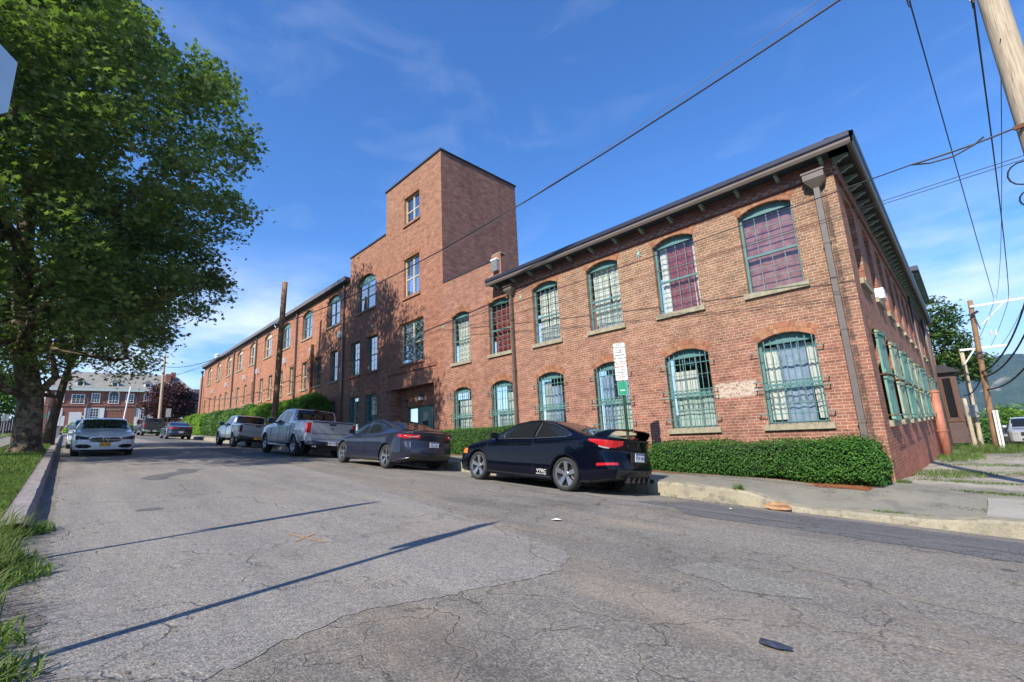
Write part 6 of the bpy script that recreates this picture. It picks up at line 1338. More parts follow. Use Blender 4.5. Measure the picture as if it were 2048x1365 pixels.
# hedges and shrubs
def shrub(name, label, group, boxes, leafmat, size, dens, base, shape='oval', seed=1, cat='hedge', rough=.10, up=.35):
    """boxes: (cx, cy, cz, rx, ry, rz, power) rounded volumes covered in leaves"""
    global rng
    rng = np.random.default_rng(seed); root = empty(name, base, label, cat, group)
    core = MB(); PP = []; NN = []
    for (cx, cy, cz, rx, ry, rz, pw) in boxes:
        area = 4*(rx*ry+ry*rz+rx*rz)*1.6; n = int(area*dens)
        d = rng.normal(size=(n, 3)); d *= np.array([1/ (ry*rz)**0, 1, 1]); d /= (np.abs(d)**pw).sum(1)[:, None]**(1/pw)
        # even out sampling over a long box by jittering along it
        d2 = d.copy(); flat = rng.uniform(-1, 1, n); lo = (np.abs(d[:, 1]) > np.abs(d[:, 0])*.5) | (np.abs(d[:, 2]) > np.abs(d[:, 0])*.5)
        d2[lo, 0] = flat[lo]*(1-.10*rng.random(lo.sum()))
        P = np.array([cx, cy, cz])+d2*np.array([rx, ry, rz]); nn_ = d2/np.array([rx, ry, rz]); nn_ /= np.linalg.norm(nn_, axis=1)[:, None]
        wob = .5*np.sin(P[:, 0]*2.3+seed)+.5*np.sin(P[:, 0]*5.1+P[:, 2]*4+1)+.4*np.sin(P[:, 1]*6+P[:, 2]*7)
        sh = rng.random(n) < .035; P[sh] += (nn_*.5+np.array([0, 0, .7]))[sh]*rng.uniform(.3, 1.0, (sh.sum(), 1))*rough*1.1
        P += nn_*(rough*.5*wob[:, None]+rng.uniform(-rough, rough*.5, (n, 1))); PP.append(P); NN.append(nn_*.9)
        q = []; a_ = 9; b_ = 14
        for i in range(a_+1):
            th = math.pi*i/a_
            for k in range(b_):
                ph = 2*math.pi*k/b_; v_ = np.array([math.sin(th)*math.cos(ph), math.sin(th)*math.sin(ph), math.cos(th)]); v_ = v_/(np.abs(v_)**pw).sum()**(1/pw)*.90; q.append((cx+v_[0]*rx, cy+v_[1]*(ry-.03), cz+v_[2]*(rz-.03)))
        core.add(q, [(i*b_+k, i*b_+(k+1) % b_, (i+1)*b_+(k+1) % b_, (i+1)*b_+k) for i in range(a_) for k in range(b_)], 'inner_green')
    me = leaves_mesh('foliage', np.concatenate(PP), size, shape, leafmat, up, np.concatenate(NN)); link('foliage', me, root).matrix_parent_inverse = Matrix.Translation(-Vector(base))
    core.obj('dark_core', root, smooth=True, world=True); return root  # solid dark core; the shade between the leaves is put into its colour
def g_(x, y): return hz(Hwalk, x, y)
shrub('clipped_hedge', 'long low clipped yew hedge under the two barred windows at the corner', 'low hedges along the pavement', [(-4.02, 10.86, g_(-4, 10.8)+.36, 2.42, .46, .36, 4.5), (-2.25, 10.9, g_(-2.3, 10.8)+.37, .72, .48, .37, 3.2)], 'leaf_yew', .028, 3200, (-4, 10.86, g_(-4, 10.8)), seed=51, rough=.10)
shrub('clipped_hedge', 'low clipped yew hedge between the black coupe and the dark fastback', 'low hedges along the pavement', [(-12.9, 10.9, g_(-12.9, 10.8)+.50, 3.0, .48, .46, 5)], 'leaf_yew', .034, 1500, (-12.9, 10.9, g_(-12.9, 10.8)), seed=52, rough=.06)
tall = [(-29.2, 2.2, 2.45, 'leaf_lime', 'tall rounded hedge block nearest the tower, right of the wooden pole'), (-33.6, 2.0, 2.35, 'leaf_lime', 'bright feathery hedge behind the wooden pole'), (-37.2, 1.7, 2.1, 'leaf_lime', 'bright hedge block just left of the wooden pole'), (-41.2, 2.2, 2.3, 'leaf_shrub', 'looser darker shrub above the pale pickup'),
        (-46.3, 2.6, 2.1, 'leaf_shrub', 'wide loose shrub left of the darker one in the hedge row'), (-51.6, 2.5, 2.0, 'leaf_shrub', 'loose shrub in the middle of the far hedge row'), (-57.2, 2.6, 1.9, 'leaf_lime', 'second last rounded hedge towards the corner'), (-63.0, 2.6, 1.85, 'leaf_lime', 'last rounded bright hedge beside the navy sedan')]
for k, (x, rx, h, mt, lb) in enumerate(tall):
    zb_ = g_(x, 10.5); dn = 620 if k < 4 else 380
    hh = [1.36, 1.24, 1.22, 1.22, 1.12, 1.1, 1.0, 1.0][k]
    shrub('tall_hedge', lb, 'tall hedges in front of the wing', [(x, 10.45, zb_+hh*.95, rx, .85, hh, 3.2 if 'lime' in mt else 2.5), (x+.8, 10.4, zb_+hh*1.1, rx*.5, .75, hh*.95, 2.3)], mt, .075 if k < 4 else .10, dn, (x, 10.4, zb_), seed=60+k, rough=.16)
for k, (x, y, z, r_, lb) in enumerate([(-84, 1.4, 2.9, 1.5, 'round light green bush before the white garage door'), (-84, 4.0, 2.9, 1.45, 'round light green bush below the arched window'), (-84, 6.6, 2.75, 1.2, 'round light green bush right of the middle one'), (-84, 9.6, 2.6, 1.2, 'low dark bush behind the charcoal pickup')]):
    shrub('round_bush', lb, 'bushes before the far brick house', [(x, y, z, r_, r_*1.0, r_*.9, 2)], 'leaf_shrub' if k > 2 else 'leaf_lime', .13, 140, (x, y, z-r_), seed=80+k, cat='bush', rough=.22)
# grass and weeds
def blades(name, n, xr_, yr_, fn, h, w_, mat, lean=(0, 0), seed=1, kind='stuff', label=None, cat=None, dens=None, spread=.35):
    r = np.random.default_rng(seed); x = r.uniform(xr_[0], xr_[1], n); y = r.uniform(yr_[0], yr_[1], n)
    if dens: k = dens(x, y, r); x, y = x[k], y[k]; n = len(x)
    z = fn(x, y); hh = h*r.uniform(.45, 1.2, n); a = r.uniform(0, 6.28, n); dx = lean[0]+r.normal(0, spread, n); dy = lean[1]+r.normal(0, spread, n); ww = w_*r.uniform(.6, 1.3, n)
    B = np.stack([x, y, z-.02], 1); wv = np.stack([np.cos(a)*ww, np.sin(a)*ww, 0*a], 1); m = B+np.stack([dx*hh*.35, dy*hh*.35, hh*.6], 1); tp = B+np.stack([dx*hh, dy*hh, hh*(1-.25*np.minimum(1, np.hypot(dx, dy)))], 1)
    V = np.stack([B-wv, B+wv, m+wv*.8, m-wv*.8, tp], 1).reshape(-1, 3); i = np.arange(n)*5
    F4 = np.concatenate([np.stack([i, i+1, i+2, i+3], 1), np.stack([i+3, i+2, i+4, i+4], 1)])
    me = bpy.data.meshes.new(name); me.vertices.add(len(V)); me.vertices.foreach_set('co', V.astype(np.float32).ravel())
    q = np.stack([i, i+1, i+2, i+3], 1); t3 = np.stack([i+3, i+2, i+4], 1); ls = np.concatenate([q.ravel(), t3.ravel()]); me.loops.add(len(ls)); me.loops.foreach_set('vertex_index', ls.astype(np.int32))
    st = np.concatenate([np.arange(n)*4, 4*n+np.arange(n)*3]); me.polygons.add(2*n); me.polygons.foreach_set('loop_start', st.astype(np.int32)); me.update(calc_edges=True); me.materials.append(M[mat])
    o = link(name, me); tag(o, label, cat, kind=kind); return o
blades('verge_grass', 26000, (-16, -6.6), (-1.45, -.42), Hverge, .085, .006, 'grass', seed=1, label='short green grass on the verge inside the left kerb', cat='grass')
blades('verge_grass', 22000, (-40, -14), (-1.8, -.45), Hverge, .13, .012, 'grass', seed=2, label='short grass round the foot of the plane tree', cat='grass')
blades('meadow_grass', 30000, (-85, -22), (-12, -3.3), Hverge, .30, .035, 'weed', seed=3, label='rough long grass on the lot at far left', cat='grass')
blades('tall_weeds', 4200, (-7.6, -2.7), (-.95, -.10), lambda x, y: Hroad(x, y)+.03, .31, .0042, 'weed', lean=(.25, .35), seed=4, label='tall seeding grass leaning over the left edge of the road', cat='weeds', spread=.3, dens=lambda x, y, r: (y < -.34+.12*np.sin(x*4)+.09*r.random(len(x))))
blades('low_weeds', 6000, (-7.8, -2.7), (-.9, .05), lambda x, y: Hroad(x, y)+.02, .13, .007, 'grass', seed=5, label='low green weeds along the left road edge', cat='weeds', spread=.7, dens=lambda x, y, r: (y < -.22+.16*np.sin(x*3.1)+.08*np.sin(x*9)+.1*r.random(len(x))))
def clump(x, y, n, r0, h, fn, label, mat='grass', seed=1, name='weed_clump', group='weed clumps on the pavement and alley', ry=None):
    rr = np.random.default_rng(seed); ry = ry or r0
    return_x = rr.normal(x, r0, n); 
    o = blades(name, n, (x-r0*2, x+r0*2), (y-ry*2, y+ry*2), fn, h, .006, mat, seed=seed, kind=None, label=label, cat='weeds', spread=.7, dens=lambda a, b, r: ((a-x)/r0)**2+((b-y)/ry)**2 < r.uniform(.1, 3.2, len(a)))
    o['group'] = group; return o
clump(-3.42, 8.83, 260, .05, .16, Hwalk, 'leafy weed growing up the kerb left of the paper bag', seed=11, mat='grass')
clump(-1.35, 9.05, 900, .16, .07, Hwalk, 'flat weed tuft on the kerb below the brick corner', seed=12, ry=.10)
clump(-.62, 8.98, 800, .22, .07, Hwalk, 'weed tuft on the kerb left of the pale ramp', seed=13, ry=.09)
clump(-.95, 9.0, 300, .07, .09, Hwalk, 'small weed between the two kerb tufts', seed=14, ry=.06)
clump(-.45, 9.75, 900, .42, .04, Hwalk, 'thin strip of green along the pavement joint near the ramp', seed=15, ry=.06)
clump(-.55, 12.6, 1800, .55, .07, Halley, 'weed patch in the alley mouth', seed=16, ry=.16); clump(-.2, 10.9, 1600, .40, .06, Halley, 'long weed patch across the alley edge', seed=17, ry=.10)
clump(-1.1, 15.5, 3500, .5, .12, Halley, 'weeds along the foot of the alley wall', seed=18, ry=1.1); clump(.5, 16.5, 3000, .8, .07, Halley, 'green patch in the middle of the alley', seed=19, ry=.5); clump(-.3, 20.5, 3000, .9, .08, Halley, 'second green patch farther up the alley', seed=20, ry=.6)
clump(-1.35, 26, 4500, .5, .25, Halley, 'taller weeds beside the big red downpipe', seed=21, ry=2.6, mat='grass'); clump(2.4, 27, 5000, 1.6, .12, Halley, 'broad grass patch on the right of the alley', seed=22, ry=3.5); clump(-.5, 33, 4500, .9, .55, Halley, 'tall weeds round the feet of the alley poles', seed=23, ry=1.6, mat='grass'); clump(1.0, 36, 3500, 1.0, .5, Halley, 'tall weeds before the silver off-road car', seed=24, ry=1.4, mat='grass')
clump(-1.45, 11.6, 500, .10, .10, Halley, 'weed at the foot of the brick corner', seed=25, ry=.12)

# ================================================================== street furniture
def pole(name, label, cat, base, top, r0, r1, mat, group=None, n=16):
    root = empty(name, base, label, cat, group); mb = MB(); k = 7; pts = [Vector(base).lerp(Vector(top), i/k) for i in range(k+1)]
    mb.tube(pts, [r0+(r1-r0)*i/k for i in range(k+1)], n, mat); mb.obj('shaft', root, smooth=True, world=True); return root
def part(root, name, fn, smooth=False):
    mb = MB(); fn(mb); return mb.obj(name, root, smooth=smooth, world=True)
# big pale pole at the alley corner (mostly right of the frame)
P1 = pole('utility_pole', 'thick pale weathered wooden pole at the upper right corner', 'utility pole', (1.16, 9.94, -1.45), (1.10, 9.94, 9.2), .18, .145, 'pole_pale', 'utility poles')
part(P1, 'bolt_bracket', lambda m: m.box(.93, 1.28, 9.76, 9.80, 4.10, 4.16, 'rust'))
part(P1, 'crossarm', lambda m: m.box(-.4, 2.4, 9.72, 9.82, 8.3, 8.42, 'fibre'))
for z, r in ((3.40, .16), (3.0, .11)): part(P1, 'cable_coil', lambda m: m.tube([(.90+r*math.cos(a), 9.74, z+r*1.1*math.sin(a)) for a in np.linspace(0, 6.28, 15)], .012, 5, 'wire', cap=False))
part(P1, 'insulator', lambda m: m.tube([(.98, 9.8, 2.75), (.86, 9.74, 2.75)], .035, 8, 'ceramic'))
# brown pole with no arms standing in the hedge
P2 = pole('utility_pole', 'bare brown wooden pole standing by the hedge behind the pickups', 'utility pole', (-29.85, 8.95, .0), (-29.2, 8.95, 9.93), .175, .155, 'pole_wood', 'utility poles')
part(P2, 'cable_clamp', lambda m: (m.box(-29.62, -29.3, 8.68, 8.74, 7.3, 7.36, 'steel'), m.tube([(-29.4, 8.75, 7.3), (-29.1, 8.55, 7.0)], .03, 5, 'wire')))
part(P2, 'cable_clamp', lambda m: m.tube([(-29.5, 8.72, 6.9), (-29.9, 8.6, 7.5)], .025, 5, 'steel'))
# pale leaning pole beyond, thin lamp pole
P3 = pole('utility_pole', 'pale straight pole before the purple maple at the far corner', 'utility pole', (-64, 7.43, 1.7), (-64, 7.32, 10.7), .16, .12, 'pole_pale', 'utility poles')
pole('lamp_pole', 'thin white pole in front of the far brick house', 'pole', (-74, 4.95, 2.2), (-74, 5.36, 8.0), .09, .06, 'white_paint')
# alley poles
P4 = pole('utility_pole', 'brown alley pole with a long white crossarm and black cables', 'utility pole', (-.28, 34, -2.2), (.10, 34, 5.82), .135, .105, 'pole_wood', 'utility poles')
part(P4, 'crossarm', lambda m: m.box(.05, 2.15, 33.82, 33.90, 5.42, 5.51, 'white_paint'))
part(P4, 'brace', lambda m: m.tube([(.33, 33.85, 4.45), (1.28, 33.85, 5.42)], .03, 6, 'white_paint'))
for x in (.98, 1.5, 2.1): part(P4, 'insulator', lambda m: m.lathe([(0, 0), (.05, .02), (.03, .06), (.06, .09), (.02, .15), (0, .16)], 8, 'ceramic', Matrix.Translation((x, 33.86, 5.52))))
for x, z in ((.55, 3.95), (.72, 3.92)): part(P4, 'fuse_cutout', lambda m: m.tube([(x, 33.8, z-.12), (x+.03, 33.8, z+.14)], .045, 7, 'ceramic'))
def coil(m, cx, cy, cz, r, n=3):
    for k in range(n): m.tube([(cx+(r+.04*k)*math.cos(a)*1.1, cy, cz+(r-.02*k)*math.sin(a)) for a in np.linspace(0, 6.28, 12)], .015, 4, 'wire', cap=False)
part(P4, 'cable_coil', lambda m: coil(m, .02, 33.8, 2.9, .15)); part(P4, 'cable_hanger', lambda m: (m.tube([(.0, 33.75, 5.0), (.3, 33.7, 5.15)], .06, 6, 'wire'), m.tube([(.12, 33.78, 4.9), (.22, 33.78, 4.2)], .025, 5, 'wire')))
for dx in (0, .11): part(P4, 'white_conduit', lambda m: m.tube([(-.12+dx, 33.70, -2.2), (-.06+dx, 33.70, .05)], .045, 8, 'white_paint'))
P5 = pole('utility_pole', 'grey alley pole with a pale crossarm and a square grey box', 'utility pole', (-.88, 38, -2.5), (-.76, 38, 3.72), .12, .10, 'pole_pale', 'utility poles')
part(P5, 'crossarm', lambda m: m.box(-.80, 1.1, 37.8, 37.9, 3.58, 3.69, 'white_paint')); part(P5, 'brace', lambda m: m.tube([(-.80, 37.85, 2.72), (-.2, 37.85, 3.6)], .04, 6, 'white_paint'))
part(P5, 'transformer_box', lambda m: m.box(-1.12, -.66, 37.5, 37.8, -.28, .42, 'galv'))
pole('utility_pole', 'thin far pole low between the two alley poles', 'utility pole', (-1.38, 46, -3.4), (-1.36, 46, 1.0), .14, .10, 'pole_pale', 'utility poles')
# wires
def wire(name, label, a, b, sag, r, mat='wire', n=24, group='overhead wires', wig=0):
    a, b = Vector(a), Vector(b); mb = MB(); mb.tube([a.lerp(b, i/n)+Vector((0, 0, -4*sag*(i/n)*(1-i/n)+wig*math.sin(i*2.2))) for i in range(n+1)], r, 5, mat, cap=False)
    return tag(mb.obj(name, smooth=True), label, 'cable', group)
wire('overhead_cable', 'thick twisted cable running down across the tower to the bare pole', (-29.35, 8.75, 7.25), (1.05, 9.8, 8.0), .9, .022, n=40)
wire('overhead_cable', 'thin grey wire just above the thick twisted cable near the top of the photo', (-29.35, 8.75, 7.0), (-.2, 9.7, 8.1), 1.0, .007, 'wire_grey', n=40)
wire('overhead_cable', 'cable from the bare pole leftwards to the plane tree crown', (-29.5, 8.8, 7.1), (-64, 7.35, 9.3), .9, .03)
wire('overhead_cable', 'thin wire reaching the pale far pole, upper of the pair', (-29.5, 8.8, 6.6), (-64, 7.35, 8.2), .5, .012); wire('overhead_cable', 'thin wire from the pale far pole to the brick wing roof', (-52, 11.3, 9.5), (-64, 7.4, 8.0), .35, .02)
wire('overhead_cable', 'cable running along the brick front from the bracket of the corner pole', (-16.05, 11.3, 4.75), (-.25, 9.75, 4.10), .10, .011, n=30)
wire('overhead_cable', 'lower cable from the corner pole past the side of the roof', (-.25, 9.75, 4.10), (1.0, 9.78, 4.14), .03, .015, n=12)
m_ = MB(); m_.tube([(-.25, 9.75, 4.10), (-.02, 9.75, 4.02), (.25, 9.75, 4.0), (.5, 9.76, 4.08), (.62, 9.77, 4.16)], .014, 5, 'wire'); tag(m_.obj('slack_cable', smooth=True), 'slack loop hanging below the cable bracket at upper right', 'cable', 'overhead wires')
for k, z in enumerate((3.60, 3.66)): wire('overhead_cable', ['pair of thin wires under the slack loop, lower one', 'pair of thin wires under the slack loop, upper one'][k], (1.0, 9.75, z), (-15, 11.25, 4.35+.03*k), .12, .006, n=30)
HV = [((.22, 9.7, 6.95), (.98, 33.86, 5.66), 'left one of the long wires running down the alley'), ((.90, 9.7, 6.35), (1.5, 33.86, 5.66), 'middle one of the long wires running down the alley'), ((1.06, 9.75, 5.6), (1.05, 33.86, 5.66), 'thinnest of the long wires running down the alley')]
for k, (a, b, lb) in enumerate(HV): wire('overhead_cable', lb, a, b, .45, (.012, .014, .007)[k])
for k, (x, z, lb) in enumerate(((.22, 6.95, 'string of pale disc insulators on the left alley wire'), (.90, 6.35, 'string of pale disc insulators near the top of the middle alley wire'))):
    m_ = MB(); d = (Vector(HV[k][1])-Vector(HV[k][0])).normalized(); p = Vector(HV[k][0])
    for q in range(3): m_.lathe([(0, -.02), (.045, -.012), (.05, .004), (.02, .02), (0, .02)], 10, 'ceramic', Matrix.Translation(p-d*(.1+.09*q)) @ d.to_track_quat('Z', 'Y').to_matrix().to_4x4())
    m_.tube([p+d*.1, p-d*1.6+Vector((0, 0, .9))], .012, 5, 'wire'); m_.tube([p+d*.2, p+Vector((-.03, -.1, -.12)), p-d*.5+Vector((-.02, 0, .22))], .009, 5, 'wire')
    tag(m_.obj('insulator_string', smooth=True), lb, 'insulator')
for k, (a, b, lb) in enumerate([((2.6, 28, 7.2), (-.12, 33.9, 2.0), 'upper thick black cable sagging to the brown alley pole'), ((2.75, 28, 6.4), (-.10, 33.9, 1.75), 'middle thick black cable sagging to the brown alley pole'), ((2.9, 28, 5.2), (-.08, 33.9, 1.1), 'lowest thick black cable sagging to the brown alley pole')]):
    wire('overhead_cable', lb, a, b, 1.1, .038, n=20)
for k, (a, b, lb) in enumerate([((.98, 33.9, 5.6), (-.2, 37.85, 3.7), 'short wire between the alley poles, left'), ((1.5, 33.9, 5.6), (.5, 37.85, 3.7), 'short wire between the alley poles, middle'), ((2.1, 33.9, 5.5), (.95, 37.85, 3.7), 'short wire between the alley poles, right'), ((-.12, 33.9, 1.9), (-1.1, 38, 1.0), 'black cable dipping between the alley poles')]): wire('overhead_cable', lb, a, b, .12 if k < 3 else .3, .011 if k < 3 else .03, n=10)
shrub('thicket', 'long thicket behind the camera, unseen, added to darken the reflections in the cars', None, [(-14, -11.5, 1.2, 6, 1.8, 2.4, 2.6), (-4, -12, 1.0, 6, 1.8, 2.2, 2.6), (6, -13, 1.2, 6, 1.8, 2.4, 2.6)], 'leaf_wood', .16, 60, (-4, -12, -1), seed=95, cat='bushes', rough=.5)  # unseen bushes, added so the car paint mirrors something dark
# stop sign seen from behind and a parking sign left of the frame; both throw the long shadows
def octagon(m, T, r, th, mat, sx=1):
    P = [(r*math.cos(R_(22.5+45*k)), r*math.sin(R_(22.5+45*k))) for k in range(8)]; m.prism(P, th, mat, T)
SP = empty('stop_sign', (-3.45, -.80, -1.0), 'back of an octagonal sign plate at the upper left edge of the photo', 'road sign', 'road signs')
part(SP, 'post', lambda m: m.box(-3.43, -3.37, -.83, -.77, -1.1, 2.75, 'galv'))
TS_ = Matrix.Translation((-3.46, -.79, 2.02)) @ Matrix.Rotation(R_(90), 4, 'Z'); part(SP, 'sign_plate', lambda m: octagon(m, TS_, .412, .004, 'sign_back'))
part(SP, 'sign_face', lambda m: octagon(m, Matrix.Translation((-3.4645, -.79, 2.02)) @ Matrix.Rotation(R_(90), 4, 'Z'), .405, .003, 'ink_red'))
part(SP, 'street_name_plate', lambda m: m.box(-3.455, -3.435, -1.0, -.6, 2.46, 2.74, 'sign_back'))
S2 = empty('parking_sign', (-5.85, -.95, -.9), 'tall thin sign post left of the frame whose shadow crosses the road', 'road sign', 'road signs')
part(S2, 'post', lambda m: m.box(-5.88, -5.83, -.98, -.92, -1.0, 2.75, 'galv')); part(S2, 'sign_plate', lambda m: m.box(-5.91, -5.885, -1.14, -.76, .95, 2.7, 'sign_white'))
# the signs on the green channel post
PX, PY = -5.86, 9.25; pz = hz(Hwalk, PX, PY)
S3_ = empty('parking_sign', (PX, PY, pz), 'green post with two white parking signs and a small green one before the brick front', 'road sign', 'road signs')
part(S3_, 'post', lambda m: (m.box(PX-.028, PX-.020, PY-.02, PY+.02, pz-.1, 1.9, 'post_green'), m.box(PX+.020, PX+.028, PY-.02, PY+.02, pz-.1, 1.9, 'post_green'), m.box(PX-.0199, PX+.0199, PY+.012, PY+.02, pz-.1, 1.9, 'post_green')))
YAW_S = R_(24)
def sgn(zc, h, w_, mat, name, lines, rim='ink_black'):
    T = Matrix.Translation((PX, PY-.03, zc)) @ Matrix.Rotation(YAW_S, 4, 'Z'); c_ = .025
    P = [(-w_/2+c_, -h/2), (w_/2-c_, -h/2), (w_/2, -h/2+c_), (w_/2, h/2-c_), (w_/2-c_, h/2), (-w_/2+c_, h/2), (-w_/2, h/2-c_), (-w_/2, -h/2+c_)]
    m = MB(); m.prism(P, .004, mat, T); o = m.obj(name, S3_, world=True)
    if rim:
        m = MB(); q = [T @ Vector((a*.955, -.002, b*.97)) for a, b in P]; m.tube(q+[q[0]], .0022, 4, rim, cap=False); m.obj('sign_border', o)
    for txt, z, s, col in lines:
        TT = T @ Matrix.Translation((0, -.002, z)) @ Matrix.Rotation(R_(90), 4, 'X'); text_obj('sign_lettering', txt, s, TT, col, o, .001, offset=.0012)
sgn(1.765, .44, .28, 'sign_white', 'sign_plate', [('NO', .175, .075, 'ink_black'), ('PARKING', .11, .066, 'ink_black'), ('STREET', .05, .044, 'ink_black'), ('SWEEPING', .0, .044, 'ink_black'), ('8AM-2PM', -.075, .057, 'ink_black'), ('MONDAYS', -.145, .057, 'ink_black')])
sgn(1.32, .44, .28, 'sign_white', 'sign_plate', [('SNOW', .17, .070, 'ink_red'), ('EMERGENCY', .10, .050, 'ink_red'), ('24 HOUR', .025, .044, 'ink_black'), ('PARKING', -.03, .044, 'ink_black'), ('PARKING IS ON', -.09, .034, 'ink_black'), ('THIS SIDE', -.14, .038, 'ink_black')])
sgn(.92, .32, .22, 'sign_green', 'sign_plate', [('PARK', -.05, .045, 'sign_white')], 'sign_white')
# little things on the ground
def blob_mesh(name, label, cat, c, r, mat, seed, flat=.4, n=(6, 10)):
    rr = random.Random(seed); mb = MB(); vs = []
    for i in range(n[0]+1):
        th = math.pi*i/n[0]
        for k in range(n[1]):
            ph = 2*math.pi*k/n[1]; q = 1+rr.uniform(-.22, .22); vs.append((c[0]+r[0]*q*math.sin(th)*math.cos(ph), c[1]+r[1]*q*math.sin(th)*math.sin(ph), c[2]+r[2]*(.5+.5*q*math.cos(th))))
    mb.add(vs, [(i*n[1]+k, i*n[1]+(k+1) % n[1], (i+1)*n[1]+(k+1) % n[1], (i+1)*n[1]+k) for i in range(n[0]) for k in range(n[1])], mat); return tag(mb.obj(name), label, cat)
M['bag'] = simple('bag', (.33, .19, .10), .8, var=.35, scale=9)
bx_, by_ = -2.75, 8.58
blob_mesh('paper_bag', 'crumpled brown paper bag lying against the kerb', 'litter', (bx_, by_, hz(Hroad, bx_, by_)), (.19, .12, .13), 'bag', 3)
def scrap(name, label, x, y, poly, mat, seed, h=.02):
    rr = random.Random(seed); z = hz(Hroad, x, y)+.008; mb = MB(); n = len(poly)
    up_ = [(x+a, y+b, z+rr.uniform(.004, h)) for a, b in poly]; lo_ = [(a, b, c_-.003) for a, b, c_ in up_]; mid = (x, y, z+h*1.3)
    mb.add(up_+[mid]+lo_, [(i, (i+1) % n, n) for i in range(n)]+[(i, i+n+1, (i+1) % n+n+1, (i+1) % n) for i in range(n)]+[tuple(range(2*n, n, -1))], mat); return tag(mb.obj(name), label, 'litter', 'litter on the road')
scrap('paper_scrap', 'small white paper scrap on the asphalt in mid road', -4.16, 4.71, [(-.07, -.03), (.02, -.05), (.08, -.01), (.06, .04), (-.05, .05)], 'sign_white', 1)
scrap('paper_scrap', 'tiny white scrap near the right kerb', -3.1, 7.6, [(-.02, -.02), (.02, -.01), (.02, .02), (-.02, .02)], 'sign_white', 2)
M['flat_can'] = simple('flat_can', (.06, .07, .10), .3, .4, var=.5, scale=30)
scrap('crushed_bottle', 'flattened dark bottle lying on the road in the foreground', -1.06, 2.94, [(-.08, -.015), (-.05, -.035), (.03, -.035), (.085, -.012), (.09, .01), (.03, .025), (-.04, .035), (-.08, .02)], 'flat_can', 3, .022)
def litter(name, n, xr_, yr_, fn, seed, label, sz=.022):
    global rng
    rng = np.random.default_rng(seed); x = rng.uniform(xr_[0], xr_[1], n); y = yr_[0]+(yr_[1]-yr_[0])*rng.random(n)**2; P = np.stack([x, y, fn(x, y)+.012], 1)
    o = link(name, leaves_mesh(name, P, sz, 'oval', 'dead_leaf', 3.0)); tag(o, label, 'leaf litter', kind='stuff')
litter('leaf_litter', 1500, (-40, -1.9), (8.66, 8.0), Hroad, 5, 'dry leaves and grit lying along the right kerb'); litter('leaf_litter', 1300, (-26, -2.8), (-.10, .6), Hroad, 6, 'dry leaves along the left kerb', .012); litter('leaf_litter', 700, (-7, -1.5), (10.4, 9.6), Hwalk, 7, 'dry bits lying on the pavement before the clipped hedge', .016)
# ================================================================== far left: brick house, fence, signs
HS_ = empty('brick_house', (-90, 6, 2), 'two-storey red brick house with white windows and grey roof ending the street', 'house')
M['brick_house'] = mat_brick('brick_house', 'Y', (.27, .085, .055), (.21, .065, .045), (.30, .22, .18), stain=.2)
M['slate'] = simple('slate', (.24, .23, .20), .8, var=.2, scale=2); M['mint_trim'] = simple('mint_trim', (.55, .62, .58), .6)
XH = -90; y0, y1 = -2.4, 14.2; zb_, ze_ = 1.8, 8.95
part(HS_, 'wall', lambda m: m.box(XH-10, XH, y0, y1, zb_, ze_, 'brick_house'))
part(HS_, 'string_course', lambda m: m.box(XH+.005, XH+.08, y0, y1, 6.75, 6.95, 'terracotta'))
part(HS_, 'cornice', lambda m: m.box(XH+.004, XH+.45, y0-.2, y1+.3, ze_-.02, ze_+.4, 'mint_trim'))
part(HS_, 'roof', lambda m: (m.add([(XH+.4, y0-.2, ze_+.42), (XH+.4, y1+.3, ze_+.42), (XH-5, y1-1.6, 12.3), (XH-5, y0+1.6, 12.3), (XH-10.4, y0-.2, ze_+.42), (XH-10.4, y1+.3, ze_+.42)], [(0, 1, 2, 3), (3, 2, 5, 4), (1, 5, 2), (0, 3, 4)], 'slate')))
for y in (10.95, 11.75): part(HS_, 'chimney', lambda m: m.box(XH-3.2-(y-10.95), XH-2.2-(y-10.95), y, y+.62, 10.2, 12.6-(y < 11)*.4, 'brick_house'))
def hwin(y, z, w_, h, arch=False, shutters=False, mat='carglass'):
    m = MB(); m.box(XH+.004, XH+.07, y-w_/2-.12, y+w_/2+.12, z-.12, z+h+.12, 'white_paint')
    if arch: m.lathe([(0, 0), (w_/2+.12, 0), (w_/2+.12, .07), (0, .07)], 20, 'white_paint', Matrix.Translation((XH+.001, y, z+h+.1)) @ Matrix.Rotation(R_(90), 4, 'Y'))
    o = m.obj('window', HS_, world=True); g = MB(); g.box(XH+.072, XH+.078, y-w_/2, y+w_/2, z, z+h, mat)
    if arch: g.lathe([(0, 0), (w_/2, 0), (w_/2, .006), (0, .006)], 20, mat, Matrix.Translation((XH+.072, y, z+h)) @ Matrix.Rotation(R_(90), 4, 'Y'))
    g.obj('pane', o); g = MB()
    for k in (1, 2): g.box(XH+.08, XH+.095, y-w_/2+w_*k/3-.025, y-w_/2+w_*k/3+.025, z, z+h, 'white_paint')
    for k in (1, 2, 3): g.box(XH+.0955, XH+.10, y-w_/2, y+w_/2, z+h*k/4-.025, z+h*k/4+.025, 'white_paint')
    g.obj('glazing_bars', o)
    if shutters:
        for s in (-1, 1): g = MB(); g.box(XH+.03, XH+.09, y+s*(w_/2+.42)-.26, y+s*(w_/2+.42)+.26, z-.1, z+h+.1, 'white_paint'); g.obj('shutter', o)
for y in (-1.2+.2, 2.76, 6.6, 8.7, 12.2): hwin(y, 7.35, .75, 1.15)
hwin(4.75, 7.25, 1.0, 1.2, True)
for y in (2.8, 8.5, 12.3): hwin(y, 4.9, .8, 1.5, shutters=True)
hwin(.9, 7.2, 1.2, 1.1)
